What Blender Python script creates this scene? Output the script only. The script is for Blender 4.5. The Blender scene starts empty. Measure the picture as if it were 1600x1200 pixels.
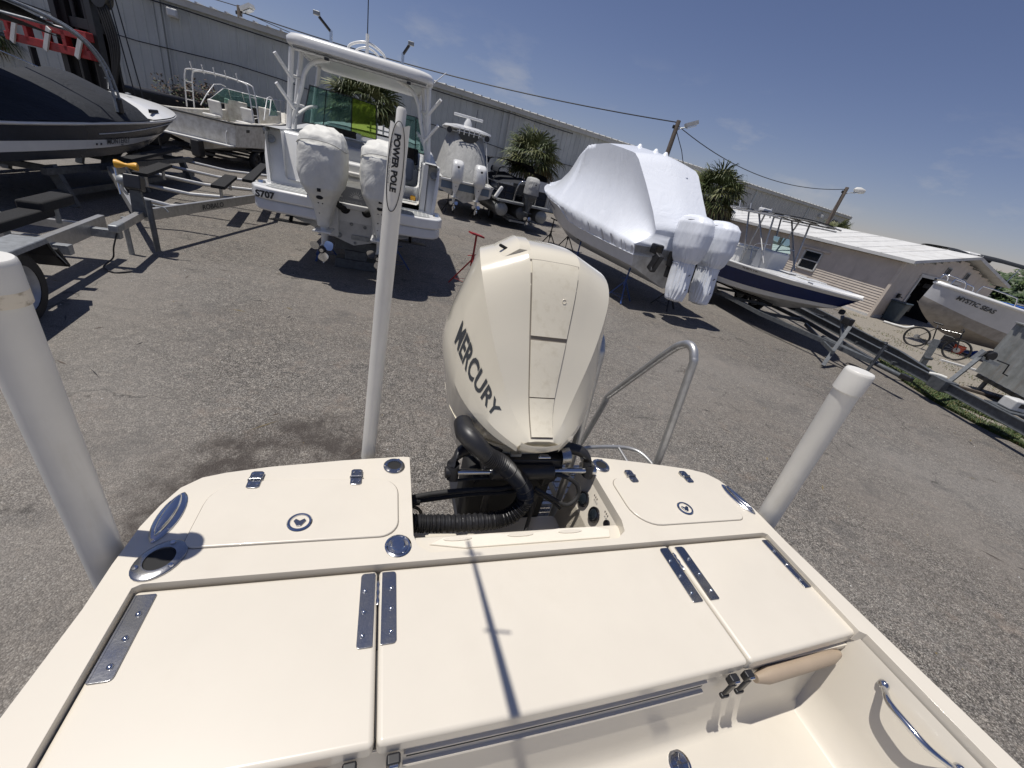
import bpy, bmesh, math, random
from mathutils import Vector, Matrix, noise
random.seed(7)
R_=math.radians; PI=math.pi; cos=math.cos; sin=math.sin
SC=bpy.context.scene; COL=SC.collection
# ---------------------------------------------------------------- camera
def make_camera():
    roll,pitch=R_(14.0),R_(28.0)
    F=Vector((0,cos(pitch),-sin(pitch))); R0=Vector((1,0,0)); U0=R0.cross(F)
    R=cos(roll)*R0+sin(roll)*U0; U=-sin(roll)*R0+cos(roll)*U0
    cd=bpy.data.cameras.new('camera'); cd.sensor_width=36; cd.lens=36*615/1600
    cd.clip_start=.02; cd.clip_end=3000
    c=bpy.data.objects.new('camera',cd); COL.objects.link(c)
    m=Matrix.Identity(4)
    for i in range(3):
        m[i][0]=R[i]; m[i][1]=U[i]; m[i][2]=-F[i]
    m[2][3]=2.4
    c.matrix_world=m; SC.camera=c
make_camera()
# ---------------------------------------------------------------- light
SUNV=Vector((-.28,-.05,1)).normalized()          # towards the sun
SUN_STRENGTH=4.4; SKY_STRENGTH=.060; EXPOSURE=0.0
def make_light():
    w=bpy.data.worlds.new('World'); SC.world=w; w.use_nodes=True
    n=w.node_tree.nodes; l=w.node_tree.links; n.clear()
    out=n.new('ShaderNodeOutputWorld'); bg=n.new('ShaderNodeBackground'); sky=n.new('ShaderNodeTexSky')
    sky.sky_type='NISHITA'; sky.sun_disc=False; sky.sun_elevation=math.asin(SUNV.z)
    sky.sun_rotation=math.atan2(SUNV.x,SUNV.y); sky.air_density=1.0; sky.dust_density=.25; sky.ozone_density=1.8; sky.altitude=0
    bg.inputs['Strength'].default_value=SKY_STRENGTH
    # a few faint cumulus wisps low in the sky
    tc=n.new('ShaderNodeTexCoord'); mp=n.new('ShaderNodeMapping'); mp.inputs['Scale'].default_value=(1,1,2.6)
    nz=n.new('ShaderNodeTexNoise'); nz.inputs["Scale"].default_value=5.5; nz.inputs['Detail'].default_value=7; nz.inputs['Roughness'].default_value=.58
    cr=n.new('ShaderNodeValToRGB'); cr.color_ramp.elements[0].position=.565; cr.color_ramp.elements[1].position=.74
    cr.color_ramp.elements[0].color=(0,0,0,1); cr.color_ramp.elements[1].color=(.55,.55,.55,1)
    mx=n.new('ShaderNodeMix'); mx.data_type='RGBA'; mx.inputs['B'].default_value=(7.5,7.6,8,1)
    sp=n.new('ShaderNodeSeparateXYZ'); mr=n.new('ShaderNodeMapRange')
    mr.inputs[1].default_value=.24; mr.inputs[2].default_value=.13; mr.inputs[3].default_value=0; mr.inputs[4].default_value=1
    mu=n.new('ShaderNodeMath'); mu.operation='MULTIPLY'
    l.new(tc.outputs['Generated'],mp.inputs['Vector']); l.new(mp.outputs[0],nz.inputs['Vector']); l.new(nz.outputs[0],cr.inputs[0])
    l.new(tc.outputs['Generated'],sp.inputs[0]); l.new(sp.outputs['Z'],mr.inputs[0])
    l.new(cr.outputs[0],mu.inputs[0]); l.new(mr.outputs[0],mu.inputs[1])
    l.new(mu.outputs[0],mx.inputs['Factor']); tn=n.new('ShaderNodeMix'); tn.data_type='RGBA'; tn.blend_type='MULTIPLY'; tn.inputs['Factor'].default_value=1; tn.inputs['B'].default_value=(1.08,.96,1.12,1); l.new(sky.outputs[0],tn.inputs['A']); l.new(tn.outputs['Result'],mx.inputs['A']); l.new(mx.outputs['Result'],bg.inputs['Color'])
    l.new(bg.outputs[0],out.inputs[0])
    sd=bpy.data.lights.new('sun','SUN'); sd.energy=SUN_STRENGTH; sd.angle=R_(.53); sd.color=(1,.955,.89)
    so=bpy.data.objects.new('sun',sd); COL.objects.link(so); so.rotation_euler=SUNV.to_track_quat('Z','Y').to_euler(); so.location=(0,0,30)
    v=SC.view_settings; v.view_transform='Standard'; v.look='None'; v.gamma=1; v.exposure=EXPOSURE; v.use_curve_mapping=False
make_light()
# ---------------------------------------------------------------- materials
def principled(name,col,rough=.5,metal=0,spec=.5,coat=0):
    m=bpy.data.materials.new(name); m.use_nodes=True; b=m.node_tree.nodes['Principled BSDF']
    b.inputs['Base Color'].default_value=(*col,1); b.inputs['Roughness'].default_value=rough; b.inputs['Metallic'].default_value=metal
    b.inputs['Specular IOR Level'].default_value=spec; b.inputs['Coat Weight'].default_value=coat; b.inputs['Coat Roughness'].default_value=.08
    return m
def vary(m,scale=6,amt=.12,dark=None,bump=0,bscale=60,detail=5,thr=None,rvar=0):
    """colour variation (dirt / fading) and fine relief, in object space"""
    nt=m.node_tree; n=nt.nodes; l=nt.links; b=n['Principled BSDF']; c=b.inputs['Base Color'].default_value[:]
    tc=n.new('ShaderNodeTexCoord'); nz=n.new('ShaderNodeTexNoise'); nz.inputs['Scale'].default_value=scale; nz.inputs['Detail'].default_value=detail; nz.inputs['Roughness'].default_value=.6
    cr=n.new('ShaderNodeValToRGB'); e=cr.color_ramp.elements
    lo=dark or tuple(x*(1-amt) for x in c[:3]); hi=tuple(min(1,x*(1+amt*.5)) for x in c[:3])
    e[0].color=(*lo,1); e[1].color=(*hi,1); e[0].position,e[1].position=(thr or (.3,.7))
    l.new(tc.outputs['Object'],nz.inputs['Vector']); l.new(nz.outputs[0],cr.inputs[0]); l.new(cr.outputs[0],b.inputs['Base Color'])
    if rvar:
        r0=b.inputs['Roughness'].default_value; mr=n.new('ShaderNodeMapRange'); mr.inputs[3].default_value=r0+rvar; mr.inputs[4].default_value=max(.02,r0-rvar)
        l.new(nz.outputs[0],mr.inputs[0]); l.new(mr.outputs[0],b.inputs['Roughness'])
    if bump:
        n2=n.new('ShaderNodeTexNoise'); n2.inputs['Scale'].default_value=bscale; n2.inputs['Detail'].default_value=4
        bp=n.new('ShaderNodeBump'); bp.inputs['Strength'].default_value=bump; bp.inputs['Distance'].default_value=.01
        l.new(tc.outputs['Object'],n2.inputs['Vector']); l.new(n2.outputs[0],bp.inputs['Height']); l.new(bp.outputs[0],b.inputs['Normal'])
    return m
M={}
M['cream']=vary(principled('cream_gelcoat',(.650,.603,.515),.30,coat=.2),2.2,.05,bump=.03,bscale=5,rvar=.06)
M['cream_matte']=vary(principled('cream_nonskid',(.73,.68,.58),.55),5,.05,bump=.12,bscale=420)
M['white']=vary(principled('white_gelcoat',(.74,.74,.72),.25,coat=.2),4,.07,rvar=.05)
M['white_bottom']=vary(principled('white_bottom_paint',(.60,.60,.58),.4),5,.16)
M['grey_hull']=vary(principled('pale_grey_gelcoat',(.60,.61,.63),.35),4,.08)
M['dirty']=vary(principled('dirty_white_gelcoat',(.62,.60,.54),.45),5,.3,dark=(.47,.44,.37),thr=(.3,.62))
M['mystic']=vary(principled('greyish_white_hull',(.60,.60,.60),.35),3,.1)
M['mystic_low']=vary(principled('brownish_old_hull_bottom',(.34,.31,.27),.5),5,.25)
M['navy']=vary(principled('navy_gelcoat',(.012,.025,.105),.3,spec=.25),3,.2)
M['darkhull']=vary(principled('charcoal_gelcoat',(.020,.026,.040),.25,spec=.3),3,.2)
M['black']=vary(principled('black_plastic',(.018,.018,.02),.42),9,.3)
M['gloss']=principled('gloss_black',(.012,.012,.014),.14)
M['rubber']=vary(principled('black_rubber',(.022,.022,.022),.75),20,.35,bump=.2,bscale=90)
M['steel']=vary(principled('polished_stainless',(.62,.63,.65),.13,1),12,.12,rvar=.06)
M['plate']=vary(principled('brushed_stainless_plate',(.43,.43,.43),.22,1),26,.22,rvar=.09,bump=.03,bscale=160)
M['alu']=vary(principled('dull_aluminium',(.50,.50,.49),.42,.75),18,.18,rvar=.08)
M['galv']=vary(principled('galvanised_steel',(.33,.345,.35),.5,.5),22,.3,rvar=.08)
M['galv_dark']=vary(principled('weathered_dark_galvanised_steel',(.12,.13,.14),.55,.4),14,.35)
M['pvc']=vary(principled('white_pvc',(.70,.685,.635),.38),9,.06,rvar=.05)
M['pvc_dirty']=vary(principled('grimy_pvc',(.62,.56,.45),.6),40,.4,dark=(.30,.24,.16),thr=(.30,.52))
M['cowl']=vary(principled('cream_cowl_paint',(.70,.65,.53),.16,coat=.6),2.5,.03,rvar=.02)
M['cowl_lid']=vary(principled('cream_cowl_lid_paint',(.69,.64,.52),.42),30,.05,dark=(.62,.565,.44),thr=(.25,.5),bump=.05,bscale=90)
M['letter']=principled('dark_grey_decal',(.05,.055,.06),.3)
M['blackprint']=principled('black_print',(.02,.02,.022),.4)
M['blueprint']=principled('dark_blue_print',(.03,.05,.16),.4)
M['wrap']=principled('white_shrink_wrap',(.79,.82,.87),.30,coat=.25)
M['fabric_w']=vary(principled('off_white_cover_cloth',(.66,.655,.61),.75),8,.1,bump=.25,bscale=30)
M['fabric_g']=vary(principled('grey_cover_cloth',(.37,.37,.355),.8),6,.15,bump=.25,bscale=25)
M['fabric_k']=vary(principled('black_cover_cloth',(.010,.013,.019),.8),6,.3,bump=.3,bscale=18)
M['glass']=principled('tinted_glass',(.35,.55,.5),.03); M['glass'].node_tree.nodes['Principled BSDF'].inputs['Transmission Weight'].default_value=.85
M['glass'].node_tree.nodes['Principled BSDF'].inputs['IOR'].default_value=1.1
M['lens']=principled('lamp_lens',(.7,.72,.72),.15)
M['darkglass']=principled('dark_window_glass',(.015,.02,.025),.06)
M['greenfilm']=principled('lime_green_film',(.50,.68,.14),.12); M['greenfilm'].node_tree.nodes['Principled BSDF'].inputs['Transmission Weight'].default_value=.85; M['greenfilm'].node_tree.nodes['Principled BSDF'].inputs['IOR'].default_value=1.1
M['red']=vary(principled('red_paint',(.32,.02,.02),.45),9,.3)
M['blue']=vary(principled('blue_steel_paint',(.03,.07,.22),.5),9,.3)
M['yellow']=principled('yellow_rubber',(.70,.36,.03),.45)
M['bunk']=vary(principled('black_bunk_carpet',(.02,.02,.02),.95),60,.4,bump=.5,bscale=200)
M['teak']=principled('grey_deck_pad',(.26,.27,.27),.75)
M['seat']=principled('grey_vinyl_seat',(.30,.31,.33),.55)
M['seatw']=vary(principled('white_vinyl_seat',(.62,.61,.58),.5),8,.1)
M['siding']=vary(principled('beige_vinyl_siding',(.62,.55,.47),.55),2.5,.10)
M['roofwhite']=vary(principled('white_roof_coating',(.62,.62,.60),.6),3,.14)
M['trimw']=vary(principled('white_trim',(.6,.6,.58),.5),4,.15)
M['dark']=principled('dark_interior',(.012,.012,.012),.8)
M['wood']=vary(principled('weathered_wood_pole',(.10,.08,.065),.85),9,.35)
M['bark']=vary(principled('palm_bark',(.16,.13,.10),.9),14,.35,bump=.6,bscale=25)
M['frond']=vary(principled('palm_frond',(.066,.088,.028),.55),3,.4)
M['frond2']=vary(principled('pale_palm_frond',(.15,.16,.06),.6),3,.35)
M['deadfrond']=vary(principled('dry_palm_frond',(.22,.17,.08),.8),3,.35)
M['leaf']=vary(principled('green_leaf',(.045,.08,.025),.6),2,.4)
M['leaf2']=vary(principled('light_green_leaf',(.08,.12,.03),.6),2,.35)
M['dryleaf']=vary(principled('dry_brown_leaf',(.10,.06,.035),.8),2,.4)
M['canblue']=vary(principled('grey_blue_bin_plastic',(.07,.10,.125),.5),5,.2)
M['orange']=principled('orange_red_plastic',(.60,.07,.02),.45)
M['tarp']=vary(principled('blue_tarp',(.02,.10,.42),.5),12,.3)
M['contain']=vary(principled('grey_corrugated_sheet',(.36,.37,.36),.45,.25),3,.2,dark=(.22,.23,.22))
M['wheel']=vary(principled('pale_grey_wheel_rim',(.42,.43,.44),.4,.3),10,.2)
M['gearw']=vary(principled('white_outboard_paint',(.70,.70,.68),.22,coat=.4),3,.05)
M['bluewet']=principled('slate_blue_gelcoat',(.12,.17,.24),.3)
# ---------------------------------------------------------------- mesh builder
class MB:
    def __init__(s): s.v=[]; s.f=[]; s.m=[]; s.mats=[]
    def mi(s,mat):
        if mat is None: return 0
        if mat not in s.mats: s.mats.append(mat)
        return s.mats.index(mat)
    def add(s,vs,fs,mat=None):
        o=len(s.v); s.v+= [tuple(v) for v in vs]; k=s.mi(mat)
        for f in fs: s.f.append(tuple(i+o for i in f)); s.m.append(k)
        return s
    def box(s,c,d,rot=None,mat=None):
        hx,hy,hz=d[0]/2,d[1]/2,d[2]/2
        vs=[Vector((x,y,z)) for x in(-hx,hx) for y in(-hy,hy) for z in(-hz,hz)]
        if rot is not None:
            rm=rot if isinstance(rot,Matrix) else Matrix.Rotation(rot,3,'Z'); vs=[rm@v for v in vs]
        c=Vector(c); vs=[v+c for v in vs]
        return s.add(vs,[(0,1,3,2),(4,6,7,5),(0,4,5,1),(2,3,7,6),(0,2,6,4),(1,5,7,3)],mat)
    def beam(s,a,b,w,h,mat=None,up=(0,0,1)):
        a,b=Vector(a),Vector(b); d=(b-a); L=d.length; y=d.normalized(); u=Vector(up)
        if abs(y.dot(u))>.97: u=Vector((1,0,0))
        x=y.cross(u).normalized(); z=x.cross(y)
        return s.box((a+b)/2,(w,L,h),Matrix((x,y,z)).transposed(),mat)
    def tube(s,pts,r,n=8,mat=None,closed=False,cap=True):
        pts=[Vector(p) for p in pts]; N=len(pts); rs=r if isinstance(r,(list,tuple)) else [r]*N
        rings=[]; prev=None
        for i,p in enumerate(pts):
            if closed: t=(pts[(i+1)%N]-pts[i-1])
            else: t=(pts[min(i+1,N-1)]-pts[max(i-1,0)])
            t.normalize()
            if prev is None: prev=t.orthogonal().normalized()
            u=(prev-t*prev.dot(t))
            if u.length<1e-6: u=t.orthogonal()
            u.normalize(); prev=u; w=t.cross(u)
            rings.append([p+(u*cos(2*PI*k/n)+w*sin(2*PI*k/n))*rs[i] for k in range(n)])
        return s.loft(rings,closed_u=True,closed_v=closed,cap=cap and not closed,mat=mat)
    def loft(s,rings,closed_u=True,closed_v=False,cap=False,mat=None,mats=None):
        n=len(rings[0]); m=len(rings); o=len(s.v)
        for r in rings: s.v+=[tuple(p) for p in r]
        for i in range(m if closed_v else m-1):
            for j in range(n if closed_u else n-1):
                a=i*n+j; b=i*n+(j+1)%n; i2=(i+1)%m; c=i2*n+(j+1)%n; d=i2*n+j
                s.f.append((o+a,o+b,o+c,o+d)); s.m.append(s.mi(mats[j] if mats else mat))
        if cap:
            s.f.append(tuple(o+j for j in reversed(range(n)))); s.m.append(s.mi(mat))
            s.f.append(tuple(o+(m-1)*n+j for j in range(n))); s.m.append(s.mi(mat))
        return s
    def prism(s,poly,z0,z1,mat=None,axis='z',off=0):
        def P(a,b,c):
            return (a,b,c) if axis=='z' else ((a,c,b) if axis=='y' else (c,a,b))
        r0=[P(a,b,z0) for a,b in poly]; r1=[P(a,b,z1) for a,b in poly]
        return s.loft([r0,r1],cap=True,mat=mat)
    def lathe(s,prof,n=24,c=(0,0,0),axis='z',mat=None,cap=True):
        rings=[]
        for r,h in prof:
            ring=[]
            for k in range(n):
                a=2*PI*k/n; x,y=r*cos(a),r*sin(a)
                p=(x,y,h) if axis=='z' else ((x,h,-y) if axis=='y' else (h,x,y))
                ring.append((p[0]+c[0],p[1]+c[1],p[2]+c[2]))
            rings.append(ring)
        return s.loft(rings,cap=cap,mat=mat)
    def map(s,fn): s.v=[tuple(fn(Vector(v))) for v in s.v]; return s
    def build(s,name,mat=None,parent=None,smooth=None,bevel=0,seg=2,weld=False):
        me=bpy.data.meshes.new(name); me.from_pydata(s.v,[],s.f)
        mats=s.mats if s.mats else []
        if mat is not None and not mats: me.materials.append(mat)
        for q in mats: me.materials.append(q)
        if mats: me.polygons.foreach_set('material_index',s.m)
        bm=bmesh.new(); bm.from_mesh(me)
        if weld: bmesh.ops.remove_doubles(bm,verts=bm.verts,dist=1e-5)
        bmesh.ops.recalc_face_normals(bm,faces=bm.faces); bm.to_mesh(me); bm.free()
        if smooth is not None:
            me.polygons.foreach_set('use_smooth',[True]*len(me.polygons))
            if smooth<179: me.set_sharp_from_angle(angle=R_(smooth))
        o=bpy.data.objects.new(name,me); COL.objects.link(o)
        if parent is not None: o.parent=parent
        if bevel:
            b=o.modifiers.new('bevel','BEVEL'); b.width=bevel; b.segments=seg; b.limit_method='ANGLE'; b.angle_limit=R_(40)
            if smooth is None:
                me.polygons.foreach_set('use_smooth',[True]*len(me.polygons)); b.harden_normals=True
        return o
def tag(o,label=None,cat=None,group=None,kind=None):
    for k,v in(('label',label),('category',cat),('group',group),('kind',kind)):
        if v: o[k]=v
    return o
def thing(name,label,cat,loc=(0,0,0),rz=0,group=None,parent=None):
    o=bpy.data.objects.new(name,None); COL.objects.link(o); o.location=loc; o.rotation_euler=(0,0,rz)
    if parent is not None: o.parent=parent
    return tag(o,label,cat,group)
def holder(name,parent,loc=(0,0,0),rot=(0,0,0)):
    o=bpy.data.objects.new(name,None); COL.objects.link(o); o.parent=parent; o.location=loc; o.rotation_euler=rot
    return o
def text(name,body,size,org,xd,yd,mat,parent,ext=.002,align='LEFT',bold=0,sx=1,shear=0):
    cu=bpy.data.curves.new(name,'FONT'); cu.body=body; cu.size=size; cu.extrude=ext; cu.align_x=align; cu.offset=bold; cu.shear=shear
    cu.resolution_u=3; cu.materials.append(mat)
    o=bpy.data.objects.new(name,cu); COL.objects.link(o); me=bpy.data.meshes.new_from_object(o.evaluated_get(bpy.context.evaluated_depsgraph_get())); bpy.data.objects.remove(o)
    o=bpy.data.objects.new(name,me); COL.objects.link(o); o.parent=parent
    x=Vector(xd).normalized(); y=Vector(yd); y=(y-x*y.dot(x)).normalized(); z=x.cross(y)
    m=Matrix.Identity(4)
    for i in range(3): m[i][0]=x[i]*sx; m[i][1]=y[i]; m[i][2]=z[i]; m[i][3]=org[i]
    o.matrix_local=m
    return o
def rrect(x0,y0,x1,y1,r,n=5):
    rs=r if isinstance(r,(list,tuple)) else [r]*4
    P=[]
    for (cx,cy,a,rr) in((x1-rs[0],y1-rs[0],0,rs[0]),(x0+rs[1],y1-rs[1],90,rs[1]),(x0+rs[2],y0+rs[2],180,rs[2]),(x1-rs[3],y0+rs[3],270,rs[3])):
        for k in range(n+1):
            t=R_(a+90*k/n); P.append((cx+rr*cos(t),cy+rr*sin(t)))
    return P
def sell(cx,cy,hx,hy,z,p=2.6,n=28,fn=None):
    out=[]
    for k in range(n):
        a=2*PI*k/n; c,s=cos(a),sin(a)
        out.append((cx+hx*math.copysign(abs(c)**(2/p),c),cy+hy*math.copysign(abs(s)**(2/p),s),z))
    return out
def lerp(a,b,t): return a+(b-a)*t
def smooth_path(pts,n=6):
    """Catmull-Rom through the points"""
    P=[Vector(p) for p in pts]; out=[]
    for i in range(len(P)-1):
        p0=P[max(i-1,0)];p1=P[i];p2=P[i+1];p3=P[min(i+2,len(P)-1)]
        for k in range(n):
            t=k/n; out.append(.5*((2*p1)+(p2-p0)*t+(2*p0-5*p1+4*p2-p3)*t*t+(-p0+3*p1-3*p2+p3)*t**3))
    out.append(P[-1]); return out

def crinkle(m,s1,strength,stretch=(1,1,.35),s2=22,dist=.03):
    nt=m.node_tree; n=nt.nodes; l=nt.links; tc=n.new('ShaderNodeTexCoord'); mp=n.new('ShaderNodeMapping'); mp.inputs['Scale'].default_value=stretch
    a=n.new('ShaderNodeTexNoise'); a.inputs['Scale'].default_value=s1; a.inputs['Detail'].default_value=5; a.inputs['Distortion'].default_value=1.6; a.inputs['Roughness'].default_value=.55
    r=n.new('ShaderNodeMath'); r.operation='PINGPONG'; r.inputs[1].default_value=.12
    b=n.new('ShaderNodeBump'); b.inputs['Strength'].default_value=strength; b.inputs['Distance'].default_value=dist
    l.new(tc.outputs['Object'],mp.inputs[0]); l.new(mp.outputs[0],a.inputs['Vector']); l.new(a.outputs[0],r.inputs[0]); l.new(r.outputs[0],b.inputs['Height']); l.new(b.outputs[0],n['Principled BSDF'].inputs['Normal'])
crinkle(M['wrap'],1.3,.32,(1,1.3,.4),dist=.10)
crinkle(M['fabric_w'],2.6,.30,(1,1,.45),dist=.10)
crinkle(M['fabric_g'],2.2,.7,(1,1,.3),dist=.12)
crinkle(M['fabric_k'],2.0,.5,(1,1,1),dist=.10)
def streaks(m,scale=(1.2,1.2,.12),col=(.20,.20,.19),amt=.5,thr=(.52,.75)):
    """rain streaks and grime running down a wall"""
    nt=m.node_tree; n=nt.nodes; l=nt.links; b=n['Principled BSDF']; src=b.inputs['Base Color'].links[0].from_socket
    tc=n.new('ShaderNodeTexCoord'); mp=n.new('ShaderNodeMapping'); mp.inputs['Scale'].default_value=scale; a=n.new('ShaderNodeTexNoise'); a.inputs['Scale'].default_value=2.2; a.inputs['Detail'].default_value=7; a.inputs['Roughness'].default_value=.65
    r=n.new('ShaderNodeValToRGB'); r.color_ramp.elements[0].position=thr[0]; r.color_ramp.elements[1].position=thr[1]; r.color_ramp.elements[0].color=(0,0,0,1); r.color_ramp.elements[1].color=(amt,amt,amt,1)
    x=n.new('ShaderNodeMix'); x.data_type='RGBA'; x.inputs['B'].default_value=(*col,1)
    l.new(tc.outputs['Object'],mp.inputs[0]); l.new(mp.outputs[0],a.inputs['Vector']); l.new(a.outputs[0],r.inputs[0]); l.new(r.outputs[0],x.inputs['Factor']); l.new(src,x.inputs['A']); l.new(x.outputs['Result'],b.inputs['Base Color'])
streaks(M['siding'],(1.5,1.5,.3),(.30,.26,.21),.45); streaks(M['roofwhite'],(.5,.5,.5),(.33,.31,.27),.55); streaks(M['dirty'],(2,2,.5),(.34,.30,.23),.5); streaks(M['contain'],(3,3,.4),(.30,.22,.15),.4)
streaks(M['pvc'],(5,5,.8),(.47,.43,.35),.35,(.56,.72)); streaks(M['cream'],(1.2,1.2,1.2),(.55,.50,.41),.22,(.56,.72)); streaks(M['alu'],(4,4,4),(.28,.27,.25),.5); streaks(M['trimw'],(3,3,1),(.35,.33,.28),.4)
# ================================================================ SETTING
def nodes_ground():
    m=bpy.data.materials.new('weathered_asphalt'); m.use_nodes=True; nt=m.node_tree; n=nt.nodes; l=nt.links; b=n['Principled BSDF']
    tc=n.new('ShaderNodeTexCoord')
    def noise_(s,d=4,r=.6,src=None):
        q=n.new('ShaderNodeTexNoise'); q.inputs['Scale'].default_value=s; q.inputs['Detail'].default_value=d; q.inputs['Roughness'].default_value=r
        l.new(src or tc.outputs['Object'],q.inputs['Vector']); return q.outputs[0]
    def ramp(src,a,b_,ca,cb):
        q=n.new('ShaderNodeValToRGB'); e=q.color_ramp.elements; e[0].position=a; e[1].position=b_; e[0].color=(*ca,1); e[1].color=(*cb,1); l.new(src,q.inputs[0]); return q.outputs[0]
    def mix(f,a,b_,mode='MIX'):
        q=n.new('ShaderNodeMix'); q.data_type='RGBA'; q.blend_type=mode
        if isinstance(f,float): q.inputs['Factor'].default_value=f
        else: l.new(f,q.inputs['Factor'])
        for s,v in(('A',a),('B',b_)):
            if isinstance(v,tuple): q.inputs[s].default_value=(*v,1)
            else: l.new(v,q.inputs[s])
        return q.outputs['Result']
    g1=(1,1,1);k=(0,0,0)
    vo=n.new('ShaderNodeTexVoronoi'); vo.inputs['Scale'].default_value=115; l.new(tc.outputs['Object'],vo.inputs['Vector'])
    sep=n.new('ShaderNodeSeparateColor'); l.new(vo.outputs['Color'],sep.inputs[0])
    stone=ramp(sep.outputs[0],.15,.95,(.108,.100,.090),(.47,.435,.39))
    sp=n.new('ShaderNodeValToRGB'); e=sp.color_ramp.elements; e[0].position=.90; e[1].position=.97; e[0].color=(0,0,0,1); e[1].color=(.8,.8,.8,1); l.new(sep.outputs[2],sp.inputs[0])
    stone=mix(sp.outputs[0],stone,(.62,.60,.55))
    fine=ramp(noise_(230,3,.7),.35,.68,(.55,.55,.55),(1.25,1.25,1.25))
    base=mix(1.0,stone,fine,'MULTIPLY')
    # gaps between the stones
    gap=ramp(vo.outputs['Distance'],.25,.75,g1,(.42,.42,.42)); base=mix(.8,base,gap,'MULTIPLY')
    v3=n.new('ShaderNodeTexVoronoi'); v3.inputs['Scale'].default_value=24; l.new(tc.outputs['Object'],v3.inputs['Vector']); s3=n.new('ShaderNodeSeparateColor'); l.new(v3.outputs['Color'],s3.inputs[0])
    base=mix(1.0,base,ramp(s3.outputs[0],.1,.95,(.88,.88,.88),(1.13,1.12,1.10)),'MULTIPLY')
    base=mix(1.0,base,ramp(noise_(11,6,.8),.40,.62,(.76,.76,.77),(1.16,1.15,1.13)),'MULTIPLY')
    base=mix(ramp(noise_(2.6,6,.75),.56,.70,k,(.30,.30,.30)),base,(.34,.25,.185))
    # broad fading: warm bare patches and dark repaired ones
    base=mix(ramp(noise_(.42,5,.62),.40,.68,k,(.6,.6,.6)),base,(.245,.218,.188))
    base=mix(ramp(noise_(.16,4,.6),.45,.62,k,(.42,.42,.42)),base,(.30,.285,.262))
    base=mix(ramp(noise_(1.6,6,.7),.54,.72,k,(.6,.6,.6)),base,(.105,.102,.098))
    mp=n.new('ShaderNodeMapping'); mp.inputs['Rotation'].default_value=(0,0,R_(-28)); mp.inputs['Scale'].default_value=(.35,4.5,1); l.new(tc.outputs['Object'],mp.inputs['Vector'])
    base=mix(ramp(noise_(.9,6,.7,mp.outputs[0]),.55,.75,k,(.38,.38,.38)),base,(.11,.104,.098))
    base=mix(ramp(noise_(5.5,6,.75),.60,.72,k,(.6,.6,.6)),base,(.30,.262,.222))
    # pale drips and dark oil spots
    base=mix(ramp(noise_(3.1,4,.5),.70,.76,k,(.6,.6,.6)),base,(.06,.055,.05))
    base=mix(ramp(noise_(38,2,.5),.74,.80,k,(.8,.8,.8)),base,(.45,.43,.38))
    # cracks
    v2=n.new('ShaderNodeTexVoronoi'); v2.feature='DISTANCE_TO_EDGE'; v2.inputs['Scale'].default_value=.55
    wob=n.new('ShaderNodeMapping'); ad=n.new('ShaderNodeVectorMath'); ad.operation='ADD'; nz=n.new('ShaderNodeTexNoise'); nz.inputs['Scale'].default_value=2.2; nz.inputs['Detail'].default_value=5
    l.new(tc.outputs['Object'],nz.inputs['Vector']); l.new(tc.outputs['Object'],ad.inputs[0]); l.new(nz.outputs['Color'],ad.inputs[1]); l.new(ad.outputs[0],v2.inputs['Vector'])
    cr=ramp(v2.outputs['Distance'],.0,.011,(.75,.75,.75),k); cm=mix(1.0,cr,ramp(noise_(.8,2),.52,.6,k,g1),'MULTIPLY')
    base=mix(cm,base,(.045,.043,.04))
    # damp stain by the transom
    gm=n.new('ShaderNodeVectorMath'); gm.operation='DISTANCE'; gm.inputs[1].default_value=(-1.45,1.75,0)
    l.new(ad.outputs[0],gm.inputs[0])
    base=mix(ramp(gm.outputs['Value'],.55,1.25,(.0,.0,.0),(0,0,0)),base,(.05,.045,.04))
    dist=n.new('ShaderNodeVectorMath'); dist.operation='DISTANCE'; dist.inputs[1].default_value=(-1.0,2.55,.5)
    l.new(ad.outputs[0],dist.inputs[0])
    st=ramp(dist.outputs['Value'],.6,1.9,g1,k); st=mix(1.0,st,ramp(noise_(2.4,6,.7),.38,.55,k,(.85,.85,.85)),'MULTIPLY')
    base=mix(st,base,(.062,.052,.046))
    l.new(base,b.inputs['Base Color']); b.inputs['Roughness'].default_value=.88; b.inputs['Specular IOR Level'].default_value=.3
    bp=n.new('ShaderNodeBump'); bp.inputs['Strength'].default_value=.75; bp.inputs['Distance'].default_value=.012
    hh=n.new('ShaderNodeMath'); hh.operation='SUBTRACT'; l.new(sep.outputs[1],hh.inputs[0]); l.new(vo.outputs['Distance'],hh.inputs[1])
    l.new(hh.outputs[0],bp.inputs['Height']); l.new(bp.outputs[0],b.inputs['Normal'])
    return m
M['asphalt']=nodes_ground()
M['gravel']=vary(principled('pale_dusty_gravel',(.26,.235,.195),.95),14,.4,bump=.9,bscale=60,detail=9)
M['sand']=vary(principled('sandy_ground',(.20,.18,.13),.95),.6,.4,bump=.5,bscale=8)
def sheet(name,poly,z,mat):
    mb=MB(); mb.add([(x,y,z) for x,y in poly],[tuple(range(len(poly)))]); return tag(mb.build(name,mat),kind='structure')
sheet('ground',[(-900,-300),(900,-300),(900,1500),(-900,1500)],-.004,M['sand'])
sheet('asphalt_yard',[(-70,-30),(9.6,-30),(9.5,7.0),(9.2,7.6),(9.05,8.4),(9.2,9.4),(9.6,10.7),(11.2,13.4),(13.2,17.6),(14.6,20.4),(10.5,28.5),(26,40),(34,52),(-30,17.5),(-70,-6)],0,M['asphalt'])
sheet('gravel_yard',[(9.62,7.0),(9.3,7.6),(9.15,8.4),(9.3,9.4),(9.7,10.7),(11.3,13.4),(13.3,17.6),(14.7,20.4),(14.9,21),(40,36),(60,25),(60,-20),(9.7,-20)],.004,M['gravel'])
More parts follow.
